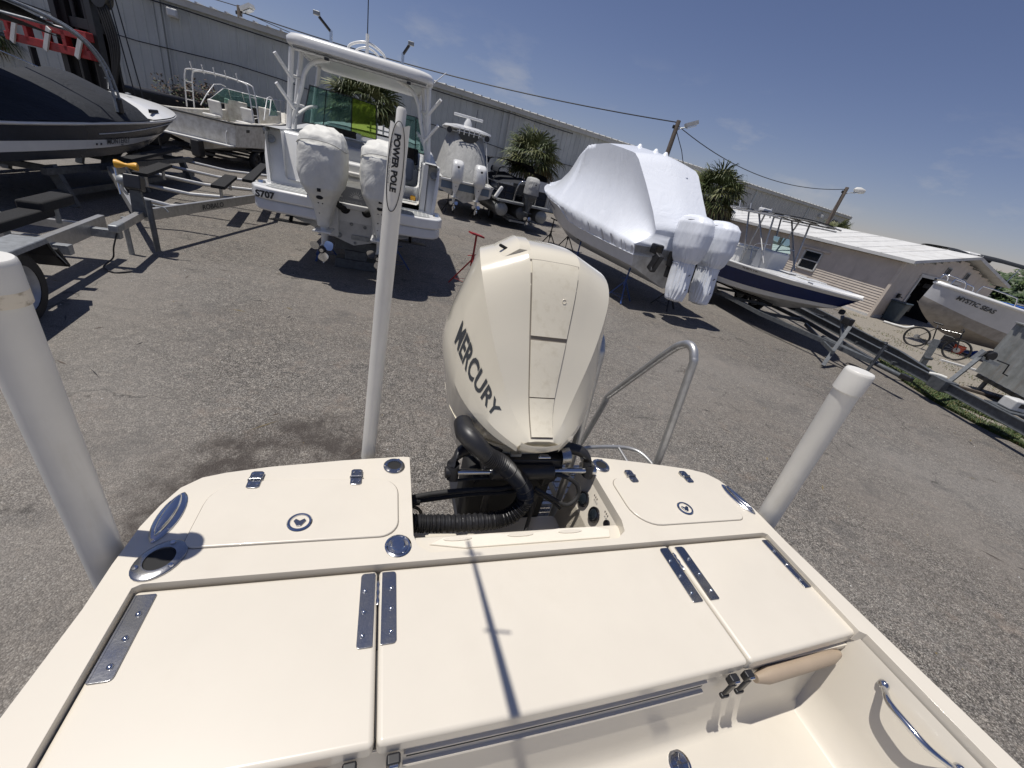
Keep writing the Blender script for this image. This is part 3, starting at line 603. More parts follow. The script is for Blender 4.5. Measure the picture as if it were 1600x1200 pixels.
# outer shelf lip of the well: lower it a little so the pad sits in a recess
def lids():
    # stern locker lids, with their grooves
    L=rrect(-1.0,.052,-.42,.312,[.075,.10,.03,.06],7)
    Rr=rrect(.495,.025,1.045,.292,[.12,.05,.11,.035],7)
    for nm,o in(('locker_lid',L),('locker_lid',Rr)):
        g=MB(); cx=sum(p[0] for p in o)/len(o); cy=sum(p[1] for p in o)/len(o)
        g.prism([(cx+(x-cx)*1.007,cy+(y-cy)*1.013) for x,y in o],.0003,.0012); g.build('lid_groove',M['grooved'],fb)
        mb=MB(); mb.prism(o,-.01,.0065); mb.build(nm,M['cream'],fb,bevel=.0045,seg=3)
M['grooved']=principled('shadowed_grey_sealant',(.20,.175,.145),.8)
lids()
def fittings():
    # cast hinges on the lids
    for x,y in((-.886,.312),(-.566,.318),(.611,.297),(.915,.286)):
        mb=MB(); mb.prism([(x-.02,y-.034),(x-.012,y-.040),(x+.012,y-.040),(x+.02,y-.034),(x+.02,y-.008),(x+.024,y),(x+.02,y+.008),(x+.02,y+.034),(x+.012,y+.040),(x-.012,y+.040),(x-.02,y+.034),(x-.02,y+.008),(x-.024,y),(x-.02,y-.008)],.0005,.011)
        mb.tube([(x-.019,y,.012),(x+.019,y,.012)],.006,8); h=mb.build('hinge',M['plate'],fb,bevel=.0025)
        for dx in(-.011,.011):
            for dy in(-.024,.024):
                q=MB(); q.lathe([(.005,.011),(.0045,.0135),(.001,.0145)],8,(x+dx,y+dy,0)); q.build('screw',M['steel'],h,smooth=60)
    for x,y in((-.718,.122),(.767,.098)):      # flush pull latches
        mb=MB(); mb.lathe([(.034,.006),(.036,.0085),(.033,.0115),(.027,.0105),(.026,.006)],28,(x,y,0)); h=mb.build('pull_latch',M['steel'],fb,smooth=40)
        q=MB(); q.lathe([(.026,.0055),(.001,.0058)],20,(x,y,0)); q.build('latch_bowl',M['black'],h)
        q=MB(); q.prism([(x-.018,y+.004),(x-.006,y-.016),(x+.006,y-.016),(x+.018,y+.004),(x+.012,y+.012),(x,y+.004),(x-.012,y+.012)],.007,.0105); q.build('latch_handle',M['plate'],h,bevel=.001)
    # rod holders: oval flange with an angled dark bore
    def rod(x,y,rx,ry,rot,big):
        h=None; mb=MB(); n=28
        def ell(kx,ky,z,ox=0): 
            return [(x+ (kx*cos(2*PI*k/n)+ox)*cos(rot)-ky*sin(2*PI*k/n)*sin(rot),y+(kx*cos(2*PI*k/n)+ox)*sin(rot)+ky*sin(2*PI*k/n)*cos(rot),z) for k in range(n)]
        mb.loft([ell(rx,ry,.0005),ell(rx,ry,.004),ell(rx*.94,ry*.93,.0065),ell(rx*.56,ry*.64,.0075,),ell(rx*.52,ry*.60,.001),ell(rx*.45,ry*.5,-.06,-.03)]); h=mb.build('rod_holder',M['plate'],fb,smooth=40)
        q=MB(); q.add(ell(rx*.53,ry*.61,.0035),[tuple(range(n))]); q.build('bore',M['dark'],h)
        for a in(90,210,330) if not big else(20,140,265):
            c=(x+rx*.80*cos(R_(a))*cos(rot)-ry*.80*sin(R_(a))*sin(rot),y+rx*.80*cos(R_(a))*sin(rot)+ry*.80*sin(R_(a))*cos(rot),0)
            q=MB(); q.lathe([(.007,.006),(.006,.0095),(.001,.0105)],10,c); q.build('screw',M['steel'],h,smooth=60)
    rod(-1.035,.022,.066,.050,R_(62),True); rod(-.433,.382,.042,.040,R_(90),False); rod(.492,.376,.044,.040,R_(90),False)
    # deck fill cap
    mb=MB(); mb.lathe([(.040,.0005),(.041,.004),(.036,.006),(.032,.004),(.031,.006),(.022,.007),(.019,.0105),(.001,.0115)],30,(-.421,.014,0)); h=mb.build('fill_cap',M['steel'],fb,smooth=35)
    for a in(60,180,300):
        q=MB(); q.lathe([(.0045,.006),(.001,.009)],8,(-.421+.0345*cos(R_(a)),.014+.0345*sin(R_(a)),0)); q.build('screw',M['steel'],h)
    # pull-up cleats: leaf-shaped polished plate with a raised bar
    for cx,cy,a in((-1.072,.172,R_(88)),(1.108,.142,R_(99))):
        mb=MB(); n=28; prof=lambda k,s,z,w:[(cx+(s*.095*cos(t)*cos(a)-w*math.copysign(abs(sin(t))**1.3,sin(t))*sin(a)),cy+(s*.095*cos(t)*sin(a)+w*math.copysign(abs(sin(t))**1.3,sin(t))*cos(a)),z) for t in[2*PI*i/n for i in range(n)]]
        mb.loft([prof(0,1,.0005,.030),prof(0,1,.004,.030),prof(0,.93,.008,.024)],cap=True); h=mb.build('cleat',M['steel'],fb,smooth=35)
        q=MB(); q.loft([prof(0,.80,.008,.016),prof(0,.80,.014,.015),prof(0,.70,.019,.009)],cap=True); q.build('cleat_bar',M['steel'],h,smooth=60)
fittings()
def hatches():
    Z=-.017
    tray=MB(); tray.box((.015,-.25,-.085),(2.15,.42,.02)); tray.build('gutter_tray',M['cream'],fb)
    spans=[(-1.060,-.4795,-1.060,-.473),(-.4745,.5795,-.468,.594),(.5845,1.090,.600,1.108)]
    for (a,b,a2,b2) in spans:
        mb=MB(); nx=10; top=[]; 
        f=[-.462-.010*(1-((x-.0)/1.1)**2) for x in(a2,b2)]
        front=[(lerp(a2,b2,i/8),-.452-.022*(1-(lerp(a2,b2,i/8)/1.1)**2)) for i in range(9)]
        poly=[(a,-.051),(b,-.051)]+front[::-1]
        mb.prism(poly[::-1],Z-.056,Z); mb.build('hatch_lid',M['cream'],fb,bevel=.013,seg=4)
    # dark rubber gaskets down in the seams
    for x in(-.475,.587):
        mb=MB(); mb.box((x,-.25,Z-.03),(.010,.40,.02)); mb.build('seam_gasket',M['black'],fb)
    # long stainless hinge plates with pan-head screws
    def plate(x0,x1,y0,y1,r,side):
        mb=MB(); mb.prism(rrect(x0,y0,x1,y1,r,4),Z+.0006,Z+.004); h=mb.build('hinge_plate',M['plate'],fb,bevel=.0012)
        # rolled knuckle flange along the seam edge
        q=MB(); xe=x1 if side>0 else x0; q.box((xe-side*.002,(y0+y1)/2,Z-.008),(.004,(y1-y0)*.985,.026)); q.build('hinge_flange',M['plate'],h)
        xm=(x0+x1)/2-side*.006
        for f in(.26,.55,.85):
            s=MB(); s.lathe([(.0065,.0),(.0062,.0025),(.004,.0045),(.001,.005)],12,(xm,lerp(y1,y0,f),Z+.004)); s.build('screw',M['steel'],h,smooth=60)
    plate(-1.052,-1.008,-.262,-.066,[.004,.004,.004,.010],-1)
    plate(-.524,-.486,-.270,-.063,[.004,.010,.008,.004],1); plate(-.466,-.426,-.268,-.063,[.010,.004,.004,.010],-1)
    plate(.530,.570,-.278,-.066,[.004,.012,.006,.004],1); plate(.602,.643,-.278,-.066,[.012,.004,.004,.006],-1)
    plate(1.050,1.084,-.284,-.070,[.004,.004,.004,.004],1)
    for x in(-.476,.586):
        mb=MB(); mb.box((x,-.165,Z-.022),(.018,.205,.012)); h=mb.build('hinge_channel',M['gloss'],fb)
        q=MB(); q.tube([(x,-.085-.012*i,Z-.006) for i in range(7)],[.0035,.0065,.0035,.0065,.0035,.0065,.0035],8); q.build('hinge_pin',M['steel'],fb,smooth=60)
hatches()
def cockpit():
    # bulkhead under the hatches, side liners, floor
    n=12; xs=[lerp(-1.06,1.085,i/n) for i in range(n+1)]; mb=MB()
    fr=lambda x,d:-.452-.022*(1-(x/1.1)**2)+d
    mb.loft([[(x,fr(x,.012),-.07) for x in xs],[(x,fr(x,.004),-.12) for x in xs],[(x,fr(x,-.022),-.30) for x in xs],[(x,fr(x,-.036),-.365) for x in xs],[(x,fr(x,-.060),-.385) for x in xs],[(x,-1.4,-.39) for x in xs],[(x,-3.2,-.39) for x in xs]],closed_u=False)
    mb.build('cockpit_sole',M['cream'],fb,smooth=50)
    for s in(-1,1):
        mb=MB(); ys=[-.42,-.5,-.7,-1.0,-1.6,-2.4,-3.2]
        o=.012
        mb.loft([[(s*(1.095+.02*min(1,(-y-.42)))+o,y,-.03) for y in ys],[(s*(1.088)+o,y,-.06) for y in ys],[(s*1.045+o,y,-.25) for y in ys],[(s*1.02+o,y,-.37) for y in ys],[(s*.98+o,y,-.392) for y in ys]],closed_u=False)
        mb.build('side_liner',M['cream'],fb,smooth=50)
    # long finger slot moulding under the middle hatch
    mb=MB(); n=14; r0=[]
    rings=[]
    for i in range(n+1):
        x=lerp(-.405,.475,i/n); y=fr(x,0); e=.012
        rings.append([(x,y+.010,-.092),(x,y+.001,-.095),(x,y,-.099),(x,y+.014,-.103),(x,y+.010,-.132),(x,y-.006,-.135),(x,y-.008,-.140),(x,y+.004,-.146)])
    mb.loft(rings,closed_u=False,cap=False); mb.build('finger_slot',M['cream'],fb,smooth=30)
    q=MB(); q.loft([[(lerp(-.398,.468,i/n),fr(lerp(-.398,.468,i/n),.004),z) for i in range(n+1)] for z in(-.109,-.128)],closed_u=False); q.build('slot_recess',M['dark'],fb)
    # padded bolsters to each side
    for x0,x1 in((.66,1.06),(-1.04,-.56)):
        mb=MB(); rings=[]
        for i in range(9):
            x=lerp(x0,x1,i/8); e=.5+.5*min(1,min(i,8-i)/1.0); y=fr(x,-.016)
            rings.append([(x,y+.024*e*cos(2*PI*k/12),-.106+.028*e*sin(2*PI*k/12)) for k in range(12)])
        mb.loft(rings,cap=True); mb.build('bolster',M['tan'],fb,smooth=60)
        
    # rubber T-latches
    for x in(-.52,-.43,.545,.605):
        y=fr(x,-.006); mb=MB()
        mb.box((x,y-.008,-.070),(.030,.022,.030)); mb.box((x,y-.017,-.105),(.024,.010,.062)); mb.box((x,y-.018,-.140),(.030,.016,.014)); h=mb.build('rubber_latch',M['black'],fb,bevel=.005,seg=2)
        q=MB(); q.tube([(x-.009,y-.02,-.060),(x+.009,y-.02,-.060)],.004,8); q.build('latch_pin',M['steel'],h,smooth=60)
    # drain
    c=(.452,-.562,-.388); mb=MB(); mb.lathe([(.038,0),(.037,.005),(.030,.006),(.028,.003)],28,c); h=mb.build('floor_drain',M['steel'],fb,smooth=40)
    q=MB(); q.lathe([(.028,.001),(.001,.001)],20,c); q.build('drain_well',M['dark'],h)
    q=MB(); q.lathe([(.010,.002),(.009,.005),(.001,.0055)],12,c)
    for k in range(6): a=k*PI/3; q.beam((c[0]+.008*cos(a),c[1]+.008*sin(a),c[2]+.003),(c[0]+.029*cos(a),c[1]+.029*sin(a),c[2]+.003),.004,.003)
    q.build('drain_spokes',M['plate'],h)
    # sole panel line
    q=MB(); pts=[(.80,-.58,-.3885),(.60,-.592,-.3885),(.575,-.64,-.3885),(.575,-1.3,-.3885)]; q.tube(pts,.0022,4); q.build('sole_groove',M['grooved'],fb)
    # grab handle on the starboard liner
    pts=smooth_path([(1.088,-.585,-.075),(1.070,-.60,-.072),(1.040,-.63,-.066),(1.030,-.685,-.062),(1.034,-.735,-.064),(1.066,-.775,-.072),(1.090,-.79,-.076)],6)
    mb=MB(); N=len(pts); mb.tube(pts,[.0075+.003*sin(PI*i/(N-1)) for i in range(N)],10); h=mb.build('grab_handle',M['steel'],fb,smooth=60)
    for y in(-.583,-.792):
        q=MB(); q.lathe([(.016,-.004),(.014,.004),(.008,.01)],14,(0,0,0),axis='x'); o=q.build('handle_foot',M['steel'],h,smooth=60); o.location=(1.090,y,-.075); o.scale=(-1,1,1)
M['tan']=vary(principled('tan_vinyl',(.36,.285,.21),.5),6,.08)
cockpit()
def well_gear():
    # two round ports with black covers and a small one, on the sloping starboard face of the well
    nrm=Vector((-.95,0,.30)).normalized(); tx=Vector((0,1,0)); ty=nrm.cross(tx)
    for y,z,r in((.285,-.115,.036),(.185,-.105,.034),(.105,-.070,.0165)):
        xw=lerp(.432,.345,(-z)/.32)
        c=Vector((xw,y,z)); mb=MB(); rings=[]
        for rr,h in((r,.0),(r,.006),(r*.86,.009),(r*.80,.005),(r*.2,.006)): rings.append([c+nrm*h+tx*rr*cos(2*PI*k/24)+ty*rr*sin(2*PI*k/24) for k in range(24)])
        mb.loft(rings,cap=True); h=mb.build('port_cover',M['gloss'],fb,smooth=40)
        if r>.02:
            q=MB(); q.loft([[c+nrm*.0075+tx*r*.72*cos(2*PI*k/20)+ty*r*.72*sin(2*PI*k/20) for k in range(20)],[c+nrm*.012+tx*r*.5*cos(2*PI*k/20)+ty*r*.5*sin(2*PI*k/20) for k in range(20)]],cap=True); q.build('port_lens',M['darkglass'],h,smooth=40)
    for y,z,s in((.245,-.060,'LIVE'),(.150,-.055,'PUMP OUT')[:0] or (.245,-.060,'')):
        pass
    mb=MB(); mb.box((.20,.150,-.255),(.30,.012,.035)); mb.build('transom_strip',M['steel'],fb)
    # rubber boot where the cables leave the port wall
    mb=MB(); mb.lathe([(.040,0),(.038,.012),(.022,.016),(.020,.05)],16,(-.372,.335,-.14),axis='x'); mb.build('cable_boot',M['rubber'],fb,smooth=40)
well_gear()
# tiny grey printed marks beside the ports
for y,z in((.232,-.05),(.135,-.045)):
    xw=lerp(.432,.345,(-z)/.32)-.004
    for k in range(3):
        mb=MB(); mb.box((xw,y-.012*k+.012,z),(.001,.006,.010)); mb.build('port_mark',M['grooved'],fb)
# unseen rod of guessed form, added to cast the middle hatch's thin shadow
def aerial():
    s=Vector((-SUNV.x,-SUNV.y,-SUNV.z)); rz=Matrix.Rotation(-FB_RZ,3,'Z'); d=rz@SUNV   # in boat frame
    d=d/d.z
    # shadow wanted from (-.158,-.75,-.39) ... (-.196,.03,0)
    a=Vector((-.130,-.80,-.02))+d*1.75; b=Vector((-.196,.045,0))+d*1.85
    t=thing('unseen_shadow_rod','unseen bent black rod of guessed form, added to cast the thin shadow on the middle hatch','unseen rod')
    t.parent=None
    m=Matrix.Translation(FB_LOC)@Matrix.Rotation(FB_RZ,4,'Z')
    A=m@a; B=m@b
    back=[m@Vector(q) for q in((-.10,-1.85,-.385),(-.10,-1.75,.6),(-.12,-1.35,1.45))]
    pth=smooth_path(back+[A],5)[:-1]+[A.lerp(B,i/10) for i in range(11)]
    mb=MB(); mb.tube(pth,[.021]*(len(pth)-11)+[.020-.0145*i/10 for i in range(11)],8); mb.build('rod_shaft',M['black'],t,smooth=60)
    for fr_,ln in((.62,.05),(.90,.03)):
        c=A.lerp(B,fr_); mb=MB(); mb.tube([c+Vector((-.025,0,0)),c+Vector((ln,.012,.0))],.0035,6); mb.build('shadow_crossbar',M['steel'],t)  # crossbars added for the small marks across the rod's shadow
    # lower bend only stands the added rod on the cockpit floor, out of view
    return A,B
RA,RB=aerial()
# ---------------------------------------------------------------- guide poles of the trailer
def guide(x,y,h,r,label,dirty,lx=0,ly=0):
    t=thing('guide_pole',label,'guide pole',(x,y,0),0,'white PVC guide poles beside the cream boat')
    mb=MB(); mb.tube([(0,0,.35),(lx*.5,ly*.5,(h)/2),(lx,ly,h-.075)],r,24); mb.build('pipe',M['pvc'],t,smooth=60)
    k=r*1.10
    mb=MB(); rings=[[(lx+q*cos(2*PI*a/28),ly+q*sin(2*PI*a/28),z) for a in range(28)] for q,z in((k,h-.085),(k,h-.012),(k*.96,h-.003),(k*.90,h))]; mb.loft(rings,cap=True); mb.build('cap',M['pvc'],t,smooth=35)
    if dirty:
        mb=MB(); rings=[[(lx+q*cos(2*PI*a/28),ly+q*sin(2*PI*a/28),z) for a in range(28)] for q,z in((k*1.004,h-.086),(k*1.004,h-.058))]; mb.loft(rings); mb.build('grime_band',M['pvc_dirty'],t,smooth=60)
    mb=MB(); mb.tube([(0,0,0.02),(0,0,.5)],r*.6,8); mb.build('post_stub',M['galv'],t); mb=MB(); mb.box((0,0,.012),(.2,.2,.02)); mb.build('foot_plate',M['galv'],t)
guide(-.985,.62,2.06,.042,'white PVC guide pole at left with grimy capped top',True,.0,.0)
guide(1.43,1.52,2.04,.043,'white PVC guide pole at right with a clean cap',False,-.21,-.09)
# ---------------------------------------------------------------- shallow-water anchor tube on the port side
def ppole():
    m=Matrix.Translation(FB_LOC)@Matrix.Rotation(FB_RZ,4,'Z'); p=m@Vector((-.572,.50,0))
    t=thing('anchor_pole','tall white shallow water anchor tube with black lettering beside the outboard','anchor pole',(p.x,p.y,0),FB_RZ)
    t.rotation_euler=(0,.031,FB_RZ)
    h=2.46; r=.0225
    mb=MB(); mb.tube([(0,0,.75),(0,0,1.3)],.0245,20); mb.tube([(0,0,1.25),(0,0,1.9)],.0255,20); mb.build('inner_tube',M['pvc'],t,smooth=60)
    n=36; mb=MB(); a0,a1=R_(-246),R_(66)   # open-backed sleeve, slot at the top
    def ring(z,rr=r+.004,fl=0): return [(rr*cos(lerp(a0,a1,i/n)),rr*sin(lerp(a0,a1,i/n)),z+(.012*abs(cos(lerp(a0,a1,i/n))) if fl else 0)) for i in range(n+1)]
    mb.loft([ring(z) for z in(1.25,1.5,1.9,2.3)]+[ring(h-.03,fl=1)],closed_u=False)
    mb.loft([ring(z,r+.001) for z in(1.25,1.5,1.9,2.3)]+[ring(h-.03,r+.001,fl=1)],closed_u=False)
    mb.build('sleeve',M['pvc'],t,smooth=60)
    mb=MB(); mb.lathe([(.0135,2.2),(.0135,h+.012),(.010,h+.019),(.003,h+.020)],20,(0,.004,0)); mb.build('spike_tip',M['pvc'],t,smooth=50)
    mb=MB(); mb.lathe([(.003,h+.0145),(.001,h+.0155)],8,(0,.004,0)); mb.build('tip_pin',M['galv'],t)
    # lettering runs down the sleeve, wrapped round it
    def wrap(o,zc,ang,rad):
        pass
    def label_curve(body,size,u0,zstart,nm,gap=1.0,bold=0):
        # each glyph a flat mesh bent round the tube
        cu=bpy.data.curves.new(nm,'FONT'); cu.body=body; cu.size=size; cu.offset=bold; cu.resolution_u=3; cu.space_character=gap
        o=bpy.data.objects.new(nm,cu); COL.objects.link(o); dg=bpy.context.evaluated_depsgraph_get(); me=bpy.data.meshes.new_from_object(o.evaluated_get(dg)); COL.objects.unlink(o); bpy.data.objects.remove(o)
        bm=bmesh.new(); bm.from_mesh(me); bmesh.ops.triangulate(bm,faces=bm.faces); 
        for k in range(2): bmesh.ops.subdivide_edges(bm,edges=[e for e in bm.edges if e.calc_length()>.012],cuts=1)
        rad=r+.0052
        for v in bm.verts:
            X,Y=v.co.x,v.co.y; th=u0+Y/rad; v.co=Vector((rad*sin(th),-rad*cos(th),zstart-X))
        bm.to_mesh(me); bm.free(); me.materials.clear(); me.materials.append(M['blackprint'])
        q=bpy.data.objects.new(nm,me); COL.objects.link(q); q.parent=t; return q
    A0=R_(22)-FB_RZ*0
    # camera sees the tube from local (-.02,-1.3): facing angle about 0
    label_curve('POWER POLE',.0245,R_(-26),2.415,'lettering',.98,.0011)
    label_curve('SHALLOW WATER ANCHOR',.0082,R_(-48),2.395,'small_lettering',1.02)
    rad=r+.0052; mb=MB(); el=[]
    for k in range(49):
        a=2*PI*k/48; th=R_(-6)+R_(56)*cos(a)*.9; z=2.33+.115*sin(a); el.append(((rad)*sin(th),-(rad)*cos(th),z))
    mb.tube(el,.0012,4); mb.build('oval_outline',M['blackprint'],t)
    mb=MB()
    for k in range(4): mb.lathe([(.0258,1.40+.011*k),(.0258,1.406+.011*k)],20,cap=False)
    mb.build('warning_stripes',M['blackprint'],t)
    mb=MB(); mb.lathe([(.0257,1.385),(.0257,1.397)],20,cap=False); mb.build('yellow_stripe',M['yellow'],t)
    mb=MB(); mb.box((0,-.02,.80),(.12,.10,.20)); mb.build('bracket',M['black'],t,bevel=.01); mb=MB(); mb.box((0,-.06,.55),(.05,.05,.6)); mb.build('lower_arm',M['black'],t)
ppole()
# ---------------------------------------------------------------- boarding steps behind the starboard stern
def steps():
    m=Matrix.Translation(FB_LOC)@Matrix.Rotation(FB_RZ,4,'Z'); p=m@Vector((.65,.75,0))
    t=thing('boarding_steps','aluminium boarding steps with bent tube handrails behind the cream boat','boarding steps',(p.x,p.y,0),FB_RZ)
    o=Vector((-.65,-.75,1.3))
    for x in(.395,.905):
        pts=smooth_path([(x-.0,.46,-1.25),(x,.46,-.6),(x,.47,-.1),(x,.54,.43),(x,.56,.51),(x,.60,.548),(x,.655,.535),(x,.74,.445),(x,1.03,.03),(x,1.08,-.05),(x,1.09,-.12),(x,1.20,-.60),(x,1.42,-1.28)],7)
        mb=MB(); mb.tube([p_+o for p_ in pts],.020,14); mb.build('handrail',M['alu'],t,smooth=60)
    for k,(y,z) in enumerate(((.60,-.30),(.82,-.58),(1.04,-.86),(1.24,-1.08))):
        for s in(.41,.89):
            mb=MB(); mb.beam(Vector((s,y-.10,z-.02))+o,Vector((s,y+.12,z-.02))+o,.02,.045); mb.build('tread_bracket',M['alu'],t)
        for j in range(5):
            mb=MB(); mb.box(Vector((.65,y-.09+.045*j,z))+o,(.49,.036,.016)); mb.build('tread_slat',M['alu'],t,bevel=.003)
    pts=smooth_path([(.53,.42,-.14),(.53,.60,-.13),(.56,.655,-.13),(.70,.675,-.13),(.86,.665,-.13),(.93,.60,-.13),(.95,.43,-.14)],6)
    mb=MB(); mb.tube([p_+o for p_ in pts],.011,10); mb.build('platform_rail',M['alu'],t,smooth=60)
    mb=MB(); mb.tube([Vector((.80,.665,-.13))+o,Vector((.80,.46,-.15))+o],.008,8); mb.build('platform_strut',M['alu'],t,smooth=60)
steps()
# ================================================================ OUTBOARDS
def big_outboard():
    t=thing('outboard_motor','large cream outboard motor with dark lettering on the transom of the cream boat','outboard motor',FB_LOC,FB_RZ)
    CX=.095
    Y=[.262,.36,.46,.575,.72,.95,1.10,1.16]
    C0=[(.048,.262,.225),(.056,.36,.335),(.082,.46,.570),(.106,.575,.815),(.100,.72,.862),(.080,.95,.82),(.06,1.10,.66),(.05,1.16,.45)]
    C1=[(.056,.268,.220),(.125,.36,.325),(.215,.465,.545),(.268,.580,.735),(.262,.73,.800),(.205,.95,.755),(.14,1.11,.58),(.11,1.17,.40)]
    C2=[(.085,.272,.190),(.190,.355,.225),(.285,.48,.29),(.335,.62,.37),(.345,.80,.40),(.29,1.0,.40),(.20,1.15,.34),(.14,1.19,.30)]
    C3=[(.075,.285,.170),(.155,.36,.150),(.245,.48,.112),(.285,.63,.085),(.285,.80,.075),(.235,1.0,.07),(.16,1.13,.08),(.11,1.17,.10)]
    def interp(C,u):
        n=len(C)-1; x=u*n; i=min(int(x),n-1); P=smooth_path(C,1) if 0 else None
        f=x-i; p0=Vector(C[max(i-1,0)]);p1=Vector(C[i]);p2=Vector(C[i+1]);p3=Vector(C[min(i+2,n)])
        return .5*((2*p1)+(p2-p0)*f+(2*p0-5*p1+4*p2-p3)*f*f+(-p0+3*p1-3*p2+p3)*f**3)
    nu=42
    # crisp gem facets: keep a hard ridge at C0 and C1, softly rounded below C2
    mb=MB(); rings=[]; K=9
    for i in range(nu+1):
        u=i/nu; a,b,c,d=[interp(C,u) for C in(C0,C1,C2,C3)]
        half=[(a.x*.55,a.y,a.z+.004),(a.x,a.y,a.z)]
        half+=[tuple(a.lerp(b,k/3)) for k in(1,2)]+[tuple(b)]
        for k in range(1,K):    # b -> c : flat then round, c -> d
            f=k/K; q=(1-f)**2*b+2*f*(1-f)*(c+(c-b)*.12)+f*f*d if False else None
        half+=[tuple(b.lerp(c,.3)+Vector((.006,0,0))),tuple(b.lerp(c,.62)+Vector((.012,0,0))),tuple(b.lerp(c,.86)+Vector((.010,0,0))),tuple(c+Vector((.004,0,-.02)))]
        half+=[tuple(c.lerp(d,.35)+Vector((.006,0,0))),tuple(c.lerp(d,.7)+Vector((.004,0,0))),tuple(d)]
        R=[(CX+x,y,z) for x,y,z in half]; L=[(CX-x,y,z) for x,y,z in reversed(half)]
        rings.append(L+R)
    mb.loft(rings,closed_u=False); 
    for e in(0,nu): mb.f.append(tuple((len(rings[0])*e+j) for j in range(len(rings[0])))); mb.m.append(0)
    bt=[r[0] for r in rings]; bt2=[r[-1] for r in rings]; o=len(mb.v); mb.v+=bt+bt2
    for i in range(nu): mb.f.append((o+i,o+i+1,o+nu+1+i+1,o+nu+1+i)); mb.m.append(0)
    cowl=mb.build('cowl',M['cowl'],t,smooth=16)
    def surf(u,s,lift=.0):   # s in [-1,1] across the centre panel
        a=interp(C0,u); nx=interp(C0,min(u+.01,1)); d=(nx-a); d.x=0
        if d.length<1e-6: d=Vector((0,0,1))
        d.normalize(); nrm=Vector((1,0,0)).cross(d); nrm=nrm if nrm.z>0 or nrm.y<0 else -nrm
        if nrm.y>0 and nrm.z<0: nrm=-nrm
        return Vector((CX+a.x*s,a.y,a.z))+nrm*lift
    # centre panels: upper service door, middle panel, lower panel; each a proud plate with a dark joint round it
    def panel(nm,u0,u1,mat,lift,k0=.90,k1=.90,seg=10,x0=-1):
        mb=MB(); top=[];N=seg
        rings=[]
        for i in range(N+1):
            u=lerp(u0,u1,i/N); k=lerp(k0,k1,i/N)
            rings.append([surf(u,-k,-.004),surf(u,-k,lift),surf(u,-k*.55,lift+.0035),surf(u,k*.55,lift+.0035),surf(u,k,lift),surf(u,k,-.004)])
        mb.loft(rings,cap=True); return mb.build(nm,mat,t,smooth=25)
    n7=7
    g=panel('panel_joint',.020,3.09/n7,M['grooved'],.0012,.955,.955)
    p1=panel('service_door',1.98/n7+.006,3.06/n7,M['cowl_lid'],.0065)
    p2=panel('front_panel',1.13/n7,1.98/n7-.003,M['cowl_lid'],.0065)
    p3=panel('front_panel',.028,1.13/n7-.003,M['cowl_lid'],.0065)
    c=surf(2.5/n7,.45,.011); mb=MB(); mb.tube([c+Vector((.008*cos(a),0.003*sin(a),.008*sin(a))) for a in[2*PI*i/16 for i in range(16)]],.0011,5,closed=True); mb.build('door_button',M['cowl'],p1)
    # air intake hood at the aft top
    mb=MB(); rings=[]
    for i in range(13):
        u=lerp(3.35/n7,4.6/n7,i/12); e=sin(PI*i/12)**.5
        a=interp(C0,u); b=interp(C1,u); rings.append([(CX-b.x*.92,b.y,b.z-.01),(CX-b.x*.75,b.y,lerp(b.z,a.z,.35)+.008*e),(CX-a.x*1.3,a.y,a.z+.012*e),(CX-a.x*.9,a.y,a.z+.014*e),(CX-a.x*.85,a.y,a.z-.01)])
    mb.loft(rings,closed_u=False,cap=True); mb.build('intake_hood',M['cowl'],t,smooth=30)
    mb=MB(); a=interp(C0,3.72/n7); b=interp(C1,3.72/n7); mb.box((CX-lerp(a.x,b.x,.42),a.y-.012,lerp(a.z,b.z,.42)+.001),(.075,.012,.012),Matrix.Rotation(R_(18),3,'Y')); mb.build('intake_slot',M['dark'],t,bevel=.008)
    # chin under the cowl with small lock handle
    mb=MB(); rings=[]
    for i in range(13):
        f=i/12; k=sin(PI*f)**.55*.98+.02; rings.append([(CX-.085*1+.17*f,.262-.012*k,.225-.012*k),(CX-.085+.17*f,.260-.014*k,.195),(CX-.08+.16*f,.29-.020*k,.165)])
    mb.loft(rings,closed_u=False); mb.build('chin',M['cowl'],t,smooth=60)
    mb=MB(); mb.box((CX+.012,.234,.178),(.040,.014,.014)); mb.build('cowl_lock',M['gloss'],t,bevel=.005)
    q=MB(); q.tube([(CX+x,.227,.179) for x in(-.014,.036)],.0035,8); q.build('lock_rod',M['steel'],t,smooth=60)
    # side lettering: dark block capitals raked along the port flank
    def flank(u,f):
        b=interp(C1,u); c=interp(C2,u); d=interp(C3,u); p=b.lerp(c,f)+Vector((.010*sin(min(f,1)*PI*.8)+.0035,0,0)); return Vector((CX-p.x,p.y,p.z))
    cu=bpy.data.curves.new('x','FONT'); cu.body='MERCURY'; cu.size=1; cu.resolution_u=3; cu.space_character=1.03; cu.offset=.03; cu.shear=.2
    o=bpy.data.objects.new('x',cu); COL.objects.link(o); dg=bpy.context.evaluated_depsgraph_get(); me=bpy.data.meshes.new_from_object(o.evaluated_get(dg)); bpy.data.objects.remove(o)
    bm=bmesh.new(); bm.from_mesh(me); bmesh.ops.triangulate(bm,faces=bm.faces)
    for k in range(4): bmesh.ops.subdivide_edges(bm,edges=[e for e in bm.edges if e.calc_length()>.16],cuts=1)
    W=max(v.co.x for v in bm.verts); Hh=max(v.co.y for v in bm.verts)
    for v in bm.verts:
        X=v.co.x/W; Yv=v.co.y/Hh
        u=lerp(3.0,.98,X)/7; f=lerp(.74,.60,X)-.25*Yv*lerp(1.0,1.3,X)   # reading from top to bottom
        u+= (Yv-.5)*.012
        v.co=flank(u,f)
    bm.normal_update(); bm.to_mesh(me); bm.free(); me.materials.clear(); me.materials.append(M['letter']); q=bpy.data.objects.new('lettering',me); COL.objects.link(q); q.parent=t
